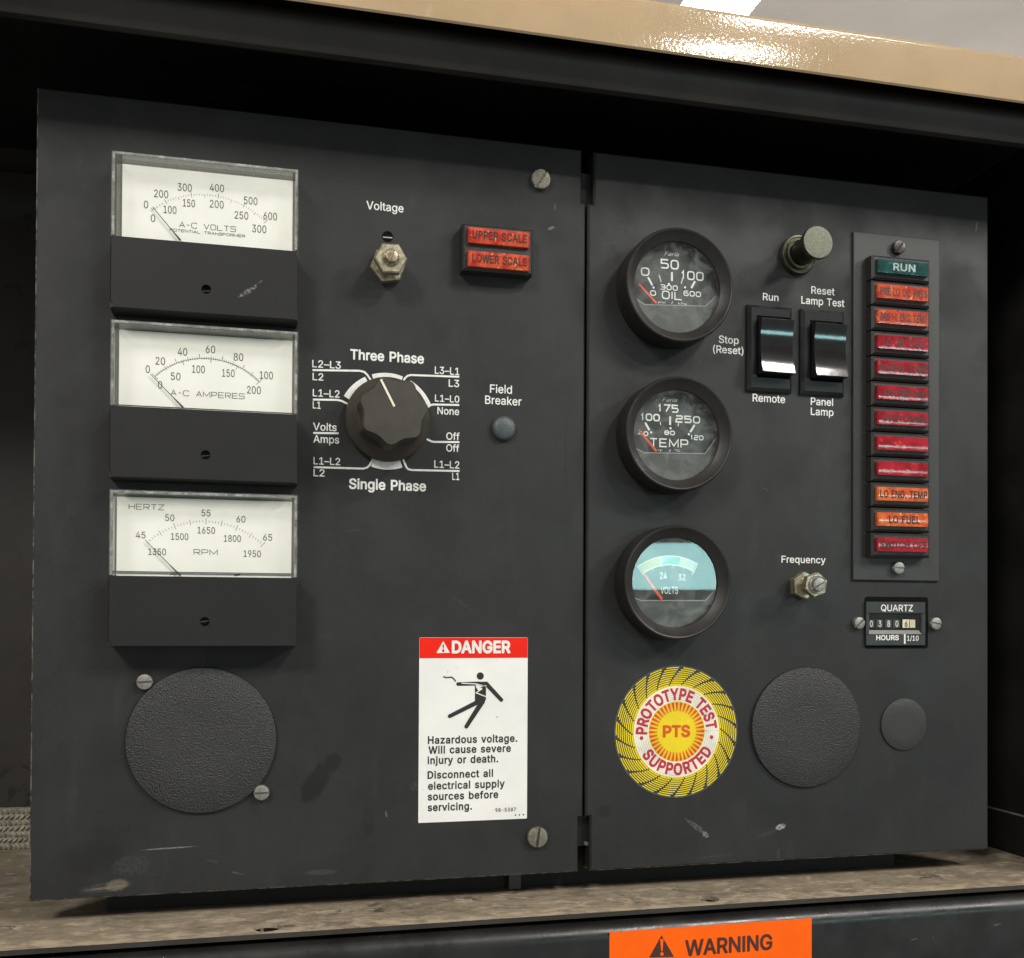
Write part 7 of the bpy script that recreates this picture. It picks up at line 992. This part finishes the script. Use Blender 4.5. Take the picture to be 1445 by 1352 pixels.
# ================================================================== SELECTOR KNOB
kx, kz = P(547, 592, .003)
ks = (P(606.5, 592, .003)[0] - P(487.5, 592, .003)[0]) / 2
kn = thing('selector_knob', (kx, 0, kz), 'large brown-black fluted selector knob with a cream pointer line', 'knob')
MB().lathe([(ks * .97, .0008), (ks, .0016), (ks, .0042), (ks * .97, .0054), (ks * .90, .0066), (ks * .80, .0105), (ks * .77, .0125)], kx, kz, 96, (True, True)).build('skirt', M_KNOB, kn, smooth=30)
KH = .0270
fx_, fz_ = kx, kz
def lobe(sc, N=140, ph=R(110)):
    out = []
    for i in range(N):
        a = 2 * pi * i / N; c = math.cos(7 * (a - ph))
        rr = (.735 + .055 * c + .012 * (c * c)) * ks * 1.02
        out.append((fx_ + rr * sc * math.cos(a), fz_ + rr * sc * math.sin(a)))
    return out
rings = [(1.0, .0118), (.985, KH - .0015), (.975, KH - .0006), (.95, KH), (.5, KH + .0002), (.05, KH + .0002)]
vs = []; fs = []; N = 140
for sc, hh in rings: vs += [(x, -hh, z) for x, z in lobe(sc)]
for k in range(len(rings) - 1):
    for i in range(N): fs.append((k * N + i, k * N + (i + 1) % N, (k + 1) * N + (i + 1) % N, (k + 1) * N + i))
fs.append(tuple(range((len(rings) - 1) * N, len(rings) * N)))
MB().add(vs, fs).build('fluted_grip', M_KNOB, kn, smooth=40)
zk = zm(470, 510, 8.45)
il = MB().strip([P(*zk(570, 214), KH + .0003), P(*zk(731, 537), KH + .0003)], .00105, KH + .0004); il.build('pointer_line', M_CREAM, kn)

# ================================================================== ADJUSTER STUDS
def hexpoly(x, z, r, rot): return [(x + r * math.cos(R(rot + 60 * i)), z + r * math.sin(R(rot + 60 * i))) for i in range(6)]
def stud(u, v, r1, r2, rs, rot1, rot2, slot, label, h1, h2, h3, scr, slotm):
    x, z = P(u, v); k = abs(P(u, v - 10)[1] - z) / 10
    t = thing('adjuster_stud', (x, 0, z), label, 'adjuster', 'adjuster studs with hex nuts')
    MB().prism(hexpoly(x, z, r1 * k, rot1), 0, h1, .0006).build('base_nut', M_NUT, t)
    MB().lathe([(r2 * k * .62, h1), (r2 * k * .62, h2 - .0040)], x, z, 32).build('bushing', M_BRASS, t, smooth=40)
    MB().prism(hexpoly(x, z, r2 * k, rot2), h2 - .0042, h2, .0006).build('lock_nut', M_NUT, t)
    MB().lathe([(rs * k * 1.35, h2 - .001), (rs * k * 1.35, h2 + .0010), (rs * k * 1.25, h2 + .0014), (rs * k * 1.05, h2 + .0012)], x, z, 36).build('collar', scr, t, smooth=35)
    sm = screw_mesh(rs * k, .0030, .00042)
    c, s_ = math.cos(R(slot)), math.sin(R(slot))
    q = MB(); q.v = [(x + a * c - cc * s_, b - (h3 - .0030), z + a * s_ + cc * c) for a, b, cc in sm.v]; q.f = sm.f
    q.build('slotted_shaft', scr, t, smooth=35)
    L = rs * k * .86
    MB().strip([(x - L * c, z - L * s_), (x + L * c, z + L * s_)], .0008, h3 - .0013).build('slot_floor', slotm, t)
stud(546.5, 377.5, 25.5, 22.8, 8.6, 70, 62, 67, 'zinc adjuster with two hex nuts under the word Voltage', .0052, .0150, .0185, M_BRASS, M_COPPER)
stud(1130.5, 826.5, 19.5, 17.6, 9.4, 95, 80, 28, 'zinc adjuster with two hex nuts under the word Frequency', .0056, .0170, .0200, M_STEEL2, M_STEELR)
# small round hole with a wire across it, above the voltage adjuster: a rimmed grommet
hx, hz = P(547, 334)
gr = thing('lamp_grommet', (hx, 0, hz), 'small black round hole with a wire across it, above the Voltage adjuster', 'grommet')
MB().lathe([(.0027, 0), (.0027, .0003), (.0024, .0003), (.0024, .00006)], hx, hz, 32).build('rim', M_HOLE, gr)
MB().box(hx - .0024, hx + .0024, -.0003, -.00008, hz - .0008, hz - .0002).build('wire', mat('grey_wire', (.35, .36, .38), .4), gr)

# ================================================================== PUSH BUTTON
bx_, bz_ = P(1124.5, 361.5); k = abs(P(1124, 351)[1] - P(1124, 361)[1]) / 10
pb = thing('push_button', (bx_, 0, bz_), 'metal push button on a long stalk beside the oil gauge', 'push button')
MB().lathe([(27.5 * k, 0), (27.5 * k, .0022), (26.3 * k, .0034), (24.5 * k, .0036), (23.5 * k, .0030), (22 * k, .0030), (21.5 * k, .0052), (18.5 * k, .0056), (17.5 * k, .0046)], bx_, bz_, 64).build('collar', M_OLIVE, pb, smooth=30)
MB().lathe([(17.0 * k, .0046), (17.0 * k, .0180), (19 * k, .0192)], bx_, bz_, 64).build('stalk', mat('dark_stalk', (.035, .034, .028), .28, .6), pb, smooth=30)
hd = MB().lathe([(18.8 * k, .0190), (22.0 * k, .0196), (22.3 * k, .0202), (22.3 * k, .0222), (21.6 * k, .0229)], bx_, bz_, 64).build('cap', M_OLIVE, pb, smooth=30)
MB().lathe([(21.4 * k, .02295), (20 * k, .0231), (10 * k, .0232), (.5 * k, .0232)], bx_, bz_, 64).build('cap_face', M_STEEL_SPARK, hd, smooth=30)

# ================================================================== FIELD BREAKER BUTTON
fx0, fz0 = P(711, 604.5, .001); k = abs(P(711, 594)[1] - P(711, 604)[1]) / 10
fb = thing('breaker_button', (fx0, 0, fz0), 'small grey-blue hammered button under the words Field Breaker', 'button')
MB().lathe([(18.2 * k, 0), (18.2 * k, .0005), (17.6 * k, .0007)], fx0, fz0, 48).build('rim', M_BLACK, fb, smooth=30)
MB().lathe([(17.3 * k, .0006), (17.2 * k, .0016), (16.0 * k, .0026), (12 * k, .0033), (6 * k, .0036), (.5 * k, .0037)], fx0, fz0, 48).build('dome', M_BUTTON, fb, smooth=60)

# ================================================================== ROCKER SWITCHES
def rocker(label, quad, op, prof_k):
    FHh = .0032
    x0, x1, z0, z1 = rect(*[zr(*q) for q in quad], FHh)
    t = thing('rocker_switch', ((x0 + x1) / 2, 0, z0), label, 'rocker switch', 'black rocker switches')
    a0, a1, b0, b1 = rect(*[zr(*q) for q in op], FHh)
    # frame: four bevelled sides round the opening
    c = .0018; mb = MB()
    ro = [(x0, z0), (x1, z0), (x1, z1), (x0, z1)]; ri = [(x0 + c, z0 + c), (x1 - c, z0 + c), (x1 - c, z1 - c), (x0 + c, z1 - c)]; rh = [(a0, b0), (a1, b0), (a1, b1), (a0, b1)]
    vs = [(x, -h, z) for ring, h in ((ro, 0), (ro, .0014), (ri, FHh), (rh, FHh), (rh, .0004)) for x, z in ring]
    fs = [(k * 4 + i, k * 4 + (i + 1) % 4, (k + 1) * 4 + (i + 1) % 4, (k + 1) * 4 + i) for k in range(4) for i in range(4)] + [(16, 17, 18, 19)]
    mb.add(vs, fs).build('switch_frame', M_SWFRAME, t)
    Hh = b1 - b0; g = .0006
    pts = [(0.05, .0010), (0.075, .0080)] + prof_k + [(.975, .0010)]
    prof = [(b1 - f * Hh, h) for f, h in pts]
    n = len(prof); vs = [(a0 + g, -h, z) for z, h in prof] + [(a1 - g, -h, z) for z, h in prof]
    fs = [(i, (i + 1) % n, n + (i + 1) % n, n + i) for i in range(n)] + [tuple(range(n)), tuple(reversed(range(n, 2 * n)))]
    MB().add(vs, fs).build('rocker', M_ROCKER, t, smooth=32)
def curve_prof(a):
    out = []
    for i in range(17):
        f = i / 16; out.append((.085 + f * .855, .0086 + a * f ** 2.0 - .0021 * math.sin(pi * f)))
    return out
rocker('glossy black rocker switch labelled Run and Remote', ((297, 583), (580, 598), (585, 1140), (300, 1135)), ((350, 655), (572, 668), (560, 1058), (350, 1052)), curve_prof(.0012))
rocker('glossy black rocker switch labelled Lamp Test and Panel Lamp', ((640, 607), (922, 625), (910, 1170), (640, 1150)), ((690, 683), (908, 700), (893, 1085), (690, 1070)), curve_prof(.0012))

def bowed_lens(a0, a1, b0, b1, h0, h1, bow, n=12):
    # lens bar: flat sides, chamfered ends, face bowed from top to bottom
    mb = MB(); c = .0006; prof = [(b1, h0)] + [(b1 - (b1 - b0) * i / n, h1 + bow * (1 - (2 * i / n - 1) ** 2)) for i in range(n + 1)] + [(b0, h0)]
    k = len(prof); vs = []
    for x, dh in ((a0, c), (a0 + c, 0), (a1 - c, 0), (a1, c)):
        vs += [(x, -(h - (dh if 0 < i < k - 1 else 0)), z) for i, (z, h) in enumerate(prof)]
    fs = [(r_ * k + i, r_ * k + i + 1, (r_ + 1) * k + i + 1, (r_ + 1) * k + i) for r_ in range(3) for i in range(k - 1)]
    fs += [tuple(range(k)), tuple(reversed(range(3 * k, 4 * k)))]
    return mb.add(vs, fs)
BOW = .00028
# ================================================================== ANNUNCIATOR: PLATE AND TWELVE LAMPS
PLT = .0016
x0, x1, z0, z1 = rect((1205.4, 327), (1328, 338.5), (1324, 820), (1203.6, 819), PLT)
o = MB().cbox(x0, x1, z0, z1, 0, PLT, .0004).build('lamp_plate', M_PLATE, None, ((x0 + x1) / 2, 0, z0))
tag(o, 'tall narrow black mounting plate behind the column of warning lamps', 'mounting plate')
LBH = PLT + .0068; LNH = LBH + .0022
bxl, bxr = P(1231.0, 560, LBH)[0], P(1313.0, 560, LBH)[0]
def lens_z(uL, vL): return P(uL, vL, LNH)[1]
zt1 = (P(1240.4, 365.8, LNH)[1] + P(1311.5, 370.6, LNH)[1]) / 2
zt12 = (P(1236, 757.8, LNH)[1] + P(1311, 761, LNH)[1]) / 2
pitch = (zt1 - zt12) / 11
llx, lrx = P(1238.5, 560, LNH)[0], P(1310.6, 560, LNH)[0]
lh = P(1270, 560, LNH)[1] - P(1270, 579, LNH)[1]
LAMPS = [('RUN', M_GREEN, 'dark green lamp lettered RUN at the top of the lamp column'),
         ('PRE LO OIL PRES', M_REDOR, 'orange-red lamp lettered PRE LO OIL PRES just under the green lamp'),
         ('PRE HI ENG TEMP', M_REDOR, 'orange-red lamp lettered PRE HI ENG TEMP, third lamp down'),
         ('LO OIL PRES', M_RED, 'red lamp lettered LO OIL PRES, fourth lamp down'),
         ('HI ENG. TEMP', M_RED, 'red lamp lettered HI ENG TEMP, fifth lamp down'),
         ('OVERSPEED', M_RED, 'red lamp lettered OVERSPEED above the over crank lamp'),
         ('OVER CRANK', M_RED, 'red lamp lettered OVER CRANK above the two blank lamps'),
         ('', M_RED, 'blank red lamp directly under the OVER CRANK lamp'),
         ('', M_RED, 'blank bright red lamp directly above the orange LO ENG TEMP lamp'),
         ('LO ENG. TEMP', M_AMBER, 'orange lamp lettered LO ENG TEMP above the low fuel lamp'),
         ('LO FUEL', M_AMBER, 'orange lamp lettered LO FUEL'),
         ('SWITCH OFF', M_RED, 'red lamp lettered SWITCH OFF at the bottom of the lamp column')]
lt = None
for i, (s, mm_, lab) in enumerate(LAMPS):
    zt = zt1 - pitch * i; cz = zt - lh / 2
    base = ((bxl + bxr) / 2, -PLT, cz)
    if lt is None:
        lt = thing('indicator_lamp', base, lab, 'indicator lamp', 'warning lamps in the column')
        hb = pitch * .5 - .0004
        MB().prism([(bxl, cz - hb - .0001), (bxr, cz - hb - .0001), (bxr, cz + hb - .0001), (bxl, cz + hb - .0001)], PLT, LBH, .0013).build('lamp_housing', M_LAMPBODY, lt)
        ln_ = bowed_lens(llx, lrx, zt - lh, zt, LBH - .0002, LNH, BOW).build('lens', mm_, lt, smooth=30)
        cur = lt
    else:
        cur = copy_tree(lt); cur.location = base; cur['label'] = lab; cur['_loc'] = list(base)
        for ch in cur.children:
            if ch.name.startswith('lens'):
                ch.data = ch.data.copy(); ch.data.materials[0] = mm_
    if s: PEND = (cur, s, zt, i); LAMPS[i] = LAMPS[i] + ((cur, zt),)
for q in LAMPS:
    if len(q) < 4: continue
    s, (cur, zt) = q[0], q[3]
    fr = {'RUN': (.30, .72), 'LO FUEL': (.22, .82), 'LO OIL PRES': (.10, .92), 'OVERSPEED': (.12, .94), 'OVER CRANK': (.10, .95)}.get(s, (.05, .96))
    W = lrx - llx
    ink = MB().text(s, llx + W * fr[0], llx + W * fr[1], zt - lh * .77, lh * .52, LNH + BOW + .00005, 20, track=20)
    par = [c for c in cur.children if c.name.startswith('lens')][0]
    off = Vector(cur['_loc']); 
    o = ink.build('legend', M_LEGEND_L if s == 'RUN' else M_LEGEND, None, off)
    o.parent = par; o.location = Vector(cur['_loc']) - Vector(cur['_loc']) - par.location

# ================================================================== UPPER / LOWER SCALE LAMP BLOCK
zs_ = zm(640, 300, 11.115); SBH = .0082
x0, x1, z0, z1 = rect(zs_(148, 180), zs_(1245, 255), zs_(1245, 965), zs_(138, 908), SBH)
sb = thing('scale_lamp_block', ((x0 + x1) / 2, 0, z0), 'black lamp block with two red lenses lettered UPPER SCALE and LOWER SCALE', 'lamp block')
MB().cbox(x0, x1, z0, z1, 0, SBH, .0010).build('block_housing', M_LAMPBODY, sb)
for s, q in (('UPPER SCALE', ((234, 235), (1190, 302), (1190, 545), (226, 470))), ('LOWER SCALE', ((234, 605), (1190, 665), (1186, 908), (218, 842)))):
    a0, a1, b0, b1 = rect(*[zs_(*k) for k in q], SBH + .0020)
    ln_ = bowed_lens(a0, a1, b0, b1, SBH - .0002, SBH + .0020, .0005).build('lens', M_REDOR, sb, smooth=30)
    MB().text(s, a0 + (a1 - a0) * .07, a0 + (a1 - a0) * .95, b0 + (b1 - b0) * .28, (b1 - b0) * .50, SBH + .00255, 20, track=25).build('legend', M_LEGEND, ln_)

# ================================================================== HOUR METER
def rrect(x0, x1, z0, z1, r, n=5):
    out = []
    for cx, cz, a in ((x1 - r, z1 - r, 0), (x0 + r, z1 - r, 90), (x0 + r, z0 + r, 180), (x1 - r, z0 + r, 270)):
        for i in range(n + 1): out.append((cx + r * math.cos(R(a + 90 * i / n)), cz + r * math.sin(R(a + 90 * i / n))))
    return out
a0, a1, b0, b1 = rect(z7(755, 388), z7(1222, 398), z7(1222, 770), z7(755, 770), 0)
hm = thing('hour_meter', ((a0 + a1) / 2, 0, b0), 'small black hour meter reading 03806 with QUARTZ above its window', 'hour meter')
MB().prism(rrect(a0 - .0004, a1 + .0004, b0 - .0004, b1 + .0004, .0014), 0, .0003).build('cutout_shade', M_HOLE, hm)  # black plate on the panel, painted shade of the gap round the meter
HB = .0016
c0_, c1_, d0_, d1_ = rect(z7(762, 424), z7(1212, 424), z7(1208, 755), z7(762, 755), HB)
w0, w1, y0_, y1_ = rect(z7(785, 512), z7(1180, 512), z7(1180, 668), z7(785, 668), HB)
fm = MB()
fm.cbox(c0_, c1_, y1_, d1_, .0003, HB, .0003); fm.cbox(c0_, c1_, d0_, y0_, .0003, HB, .0003)
fm.cbox(c0_, w0, y0_ + .00001, y1_ - .00001, .0003, HB, .0001); fm.cbox(w1, c1_, y0_ + .00001, y1_ - .00001, .0003, HB, .0001)
fm.build('meter_front', mat('hour_meter_black', (.026, .027, .027), .4, bs=1200, bd=.00004), hm)
MB().flat([(w0, y0_), (w1, y0_), (w1, y1_), (w0, y1_)], .00042).build('window_well', M_HOLE, hm)
ledge = MB().add([(w0, -.00045, y0_ + .0022), (w1 - .001, -.00045, y0_ + .0022), (w1, -HB, y0_), (w0, -HB, y0_)], [(0, 1, 2, 3)]); ledge.build('window_ledge', mat('window_ledge_grey', (.12, .12, .115), .35), hm)
dr = MB()
for s, x in (('0', 797), ('3', 862), ('8', 928), ('0', 990), ('6', 1060)):
    xx, zz_ = P(*z7(x, 590), .0005)
    wdt = .0021
    db = MB().prism([(xx - wdt, zz_ - .0024), (xx + wdt, zz_ - .0024), (xx + wdt, zz_ + .0024), (xx - wdt, zz_ + .0024)], .00044, .0008, .0002)
    last = x == 1060
    d = db.build('digit_drum', mat('drum_cream', (.75, .70, .52), .5) if last else mat('drum_black', (.03, .033, .036), .4), hm)
    MB().text(s, xx - .00085, xx + .00085, zz_ - .0017, .0034, .0010, 12).build('digit', M_INK2 if last else M_WHITE, d)
xx, zz_ = P(*z7(1115, 590), .0005)
MB().prism([(xx - .0022, zz_ - .0023), (xx + .0012, zz_ - .0023), (xx + .0012, zz_ + .0023), (xx - .0022, zz_ + .0023)], .00044, .0008).build('tenths_drum', mat('drum_cream_side', (.62, .58, .42), .5), hm)
MB().flat([(w0, y0_ + .0001), (w1, y0_ + .0001), (w1, y1_), (w0, y1_)], HB - .0002).build('window_glass', M_CLEAR, hm)
pr_ = MB()
pr_.T('QUARTZ', *[z7(q, 0)[0] for q in (873, 1113)], z7(0, 495)[1], 9.0, HB, 8)
pr_.T('HOURS', *[z7(q, 0)[0] for q in (838, 1006)], z7(0, 713)[1], 6.7, HB, 20)
pr_.T('1/10', *[z7(q, 0)[0] for q in (1070, 1156)], z7(0, 717)[1], 6.7, HB, 14)
pr_.L([z7(1052, 668), z7(1052, 742)], .0010, HB)
pr_.build('lettering', M_WHITE, hm)

# ================================================================== DANGER LABEL
zd = zm(570, 880, 3.975); DL = .0002
x0, x1, z0, z1 = rect(zd(85, 80), zd(692, 76), zd(693, 1092), zd(82, 1120), DL)
dl = thing('danger_label', ((x0 + x1) / 2, 0, z0), 'white danger label with a red header and a falling figure', 'warning label')
MB().prism(rrect(x0, x1, z0, z1, .0004, 2), 0.00002, DL).build('label_sheet', M_LABEL2, dl)
zh = P(*zd(388, 193), DL)[1]
MB().flat([(x0 + .0001, zh), (x1 - .0001, zh), (x1 - .0001, z1 - .0001), (x0 + .0001, z1 - .0001)], DL + 1e-4).build('red_header', M_DRED, dl)
w_ = MB(); w_.T('DANGER', *[zd(q, 0)[0] for q in (272, 593)], zd(0, 163)[1], 16, DL, 34, hl=2.2e-4)
w_.flat([P(*zd(*q), DL) for q in ((182, 165), (220, 98), (257, 164))], DL + 2.2e-4)
w_.build('header_lettering', M_LABEL, dl)
r_ = MB(); r_.flat([P(*zd(*q), DL) for q in ((215, 118), (225, 118), (222, 142), (218, 142))], DL + 3.2e-4); r_.disc(*P(*zd(220, 152), DL), .0007, DL + 3.2e-4, 12); r_.build('alert_mark', M_DRED, dl)
def capsule(mb, a, b, w0_, w1_, h):
    a = Vector(P(*zd(*a), DL)); b = Vector(P(*zd(*b), DL)); kx_ = abs(P(*zd(100, 300), DL)[0] - P(*zd(110, 300), DL)[0]) / 10
    e = (b - a).normalized(); n0 = math.atan2(e.y, e.x); poly = []
    for i in range(9): t = n0 + pi / 2 + pi * i / 8; poly.append((a.x + w0_ * kx_ / 2 * math.cos(t), a.y + w0_ * kx_ / 2 * math.sin(t)))
    for i in range(9): t = n0 - pi / 2 + pi * i / 8; poly.append((b.x + w1_ * kx_ / 2 * math.cos(t), b.y + w1_ * kx_ / 2 * math.sin(t)))
    mb.flat(poly, h)
fg = MB(); hh = DL + 1.2e-4
fg.disc(*P(*zd(428, 294), DL), (P(*zd(448, 294), DL)[0] - P(*zd(408, 294), DL)[0]) / 2, hh)
fg.flat([P(*zd(*q), DL) for q in ((398, 326), (460, 326), (460, 425), (452, 440), (438, 452), (412, 450), (398, 436))], hh)
capsule(fg, (303, 339), (425, 336), 20, 22, hh + 2e-5); capsule(fg, (462, 338), (546, 428), 25, 22, hh + 4e-5)
capsule(fg, (430, 432), (257, 519), 26, 22, hh + 6e-5); capsule(fg, (440, 436), (350, 577), 30, 23, hh + 8e-5)
fg.strip([P(*zd(*q), DL) for q in ((220, 297), (236, 303), (252, 301), (266, 300), (278, 308), (291, 324))], .0006, hh + 1e-4)
fg.build('shocked_figure', M_INK2, dl)
bt = MB()
bt.strip([P(*zd(*q), DL) for q in ((322, 334), (400, 338), (462, 350))], .0005, hh + 1.3e-4)
bt.flat([P(*zd(*q), DL) for q in ((402, 340), (456, 346), (426, 360), (440, 362), (418, 378), (404, 358))], hh + 1.3e-4)
bt.strip([P(*zd(*q), DL) for q in ((438, 366), (404, 388), (460, 410))], .0005, hh + 1.4e-4)
bt.build('spark_lines', M_LABEL, dl)
tx = MB()
for s, xa, xb, y, cap, b in (('Hazardous voltage.', 136, 634, 668, 40, 24), ('Will cause severe', 139, 598, 724, 40, 24), ('injury or death.', 134, 527, 782, 40, 24), ('Disconnect all', 134, 498, 864, 40, 24),
                             ('electrical supply', 137, 563, 924, 40, 24), ('sources before', 135, 527, 984, 40, 24), ('servicing.', 135, 380, 1047, 40, 24), ('98-5387', 513, 628, 1054, 20, 12)):
    (u0, v), (u1, _) = zd(xa, y), zd(xb, y); tx.T(s, u0, u1, v, cap / 3.975, DL, b, track=40 if b else 0)
for q in ((626, 1074), (648, 1073), (670, 1072)): tx.disc(*P(*zd(*q), DL), .0004, DL + 1.2e-4, 12)
tx.build('label_lettering', M_INK2, dl)

# ================================================================== ORANGE WARNING LABEL ON THE RAIL
RF = .0385; zw = zm(820, 1240, 4.014)
x0, x1 = P(*zw(160, 400), RF)[0], P(*zw(1305, 400), RF)[0]
zt = (P(*zw(160, 295), RF)[1] + P(*zw(1305, 230), RF)[1]) / 2
wl = thing('warning_label', ((x0 + x1) / 2, -RF, zt - .05), 'orange label headed WARNING stuck on the black rail under the shelf', 'warning label')
MB().prism([(x0, zt - .052), (x1, zt - .052), (x1, zt), (x0, zt)], RF + .00002, RF + .0002).build('label_sheet', M_ORANGE, wl)
tx = MB(); um = zw(833, 415)
tx.T('WARNING', zw(592, 0)[0], zw(1080, 0)[0], um[1] + .6, 21, RF + .0002, 20)
tri = [P(*zw(*q), RF + .0002) for q in ((386, 446), (455, 320), (526, 442))]
tx.flat(tri, RF + .0002 + 1.2e-4); tx.build('label_lettering', M_WARNINK, wl)
ex = MB(); ex.flat([P(*zw(*q), RF + .0002) for q in ((446, 342), (466, 341), (460, 410), (453, 410))], RF + .0002 + 2.4e-4); ex.disc(*P(*zw(457, 426), RF + .0002), .0009, RF + .0002 + 2.4e-4, 14); ex.build('alert_mark', M_ORANGE, wl)

# ================================================================== ROUND STICKER
sx_, sz_, sr = .3245, .0724, .0355; SH_ = .00012
sk = thing('round_sticker', (sx_, 0, sz_), 'round yellow and white sticker reading PROTOTYPE TEST SUPPORTED around PTS', 'sticker')
MB().lathe([(sr * .999, .00002), (sr, SH_)], sx_, sz_, 96).build('clear_film', M_FILM, sk)
MB().lathe([(sr * .985, SH_ + .00003), (sr * 1.0, SH_ + .00004)], sx_, sz_, 96, (False, False)).build('film_edge', M_WALL, sk)
yl = MB(); NSEG = 22
for k in range(9):
    rr = sr * (.718 + .0315 * k); wd_ = sr * (.0215, .020, .019, .018, .017, .0165, .016, .016, .016)[k]
    fl = (.90, .90, .89, .88, .88, .87, .86, .82, .74)[k]
    step = 360 / NSEG
    for j in range(NSEG):
        ac = j * step - 1.75 * k + 10; span = step * fl
        yl.arc(sx_, sz_, rr, wd_, ac - span / 2, ac + span / 2, SH_ + 1.0e-4, 5)
yl.disc(sx_, sz_, sr * .705, SH_ + .8e-4, 64)
yl.build('yellow_print', M_YEL, sk)
wr = MB(); wr.arc(sx_, sz_, sr * .5725, sr * .235, 0, 360, SH_ + 1.8e-4, 90); wr.build('white_ring', M_STW, sk)
gl_ = MB()
for k in range(6): gl_.arc(sx_, sz_, sr * (.485 + .035 * k), sr * .004, 0, 360, SH_ + 2.2e-4, 80)
gl_.build('hairlines', mat('hairline_grey', (.42, .40, .34), .5), sk)
am = MB(); am.arc(sx_, sz_, sr * .38, sr * .135, 0, 360, SH_ + 1.4e-4, 80); am.build('amber_ring', M_AMBRAY, sk)
ry = MB()
for j in range(40):
    a = 2 * pi * j / 40; da = 2 * pi / 40
    ra, rb = sr * .315, sr * .445
    q = []
    for rr_, w_ in ((ra, .10), (rb * .97, .30), (rb, .24)): q.append((rr_, w_))
    poly = [(sx_ + rr_ * math.cos(a - w_ * da), sz_ + rr_ * math.sin(a - w_ * da)) for rr_, w_ in q] + [(sx_ + rr_ * math.cos(a + w_ * da), sz_ + rr_ * math.sin(a + w_ * da)) for rr_, w_ in reversed(q)]
    ry.flat(poly, SH_ + 2.0e-4)
ry.text('PTS', sx_ - sr * .215, sx_ + sr * .205, sz_ - sr * .075, sr * .165, SH_ + 2.0e-4, 44)
ry.build('sun_rays', M_RAY, sk)
def arc_text(mb, s, a0, a1, r0, cap, inward, h, bold):
    lo, hi = line_width(s, 30); x = 0; sz2 = cap / 509.0
    for ch in s:
        if ch == ' ': x += 250 + 30; continue
        xs = [q[0] for c in G[ch][1][0] for q in c]; mid = (min(xs) + max(xs)) / 2
        a = R(a0 + (a1 - a0) * (x + mid - lo) / (hi - lo)); sx2 = abs(R(a1 - a0)) * (r0 + cap / 2) / (hi - lo)
        vs, tr = glyph_tris(ch, bold); out = []
        for q in vs:
            lx, lz = (q[0] - mid) * sx2, q[1] * sz2
            if not inward: rr = r0 + lz; t = a - pi / 2      # upright at the top of the ring
            else: rr = r0 + cap - lz; t = a + pi / 2
            out.append((sx_ + rr * math.cos(a) + lx * math.cos(t), -h, sz_ + rr * math.sin(a) + lx * math.sin(t)))
        mb.add(out, tr)
        x += G[ch][0] + 30
rt = MB()
arc_text(rt, 'PROTOTYPE TEST', 182, 4, sr * .485, sr * .165, False, SH_ + 2.6e-4, 40)
arc_text(rt, 'SUPPORTED', 211, 332, sr * .485, sr * .165, True, SH_ + 2.6e-4, 40)
for a in (188.5, -9.5): rt.disc(sx_ + sr * .575 * math.cos(R(a)), sz_ + sr * .575 * math.sin(R(a)), sr * .030, SH_ + 2.6e-4, 20)
rt.build('ring_lettering', M_CRIM, sk)

for o in bpy.data.objects:
    if '_loc' in o: del o['_loc']
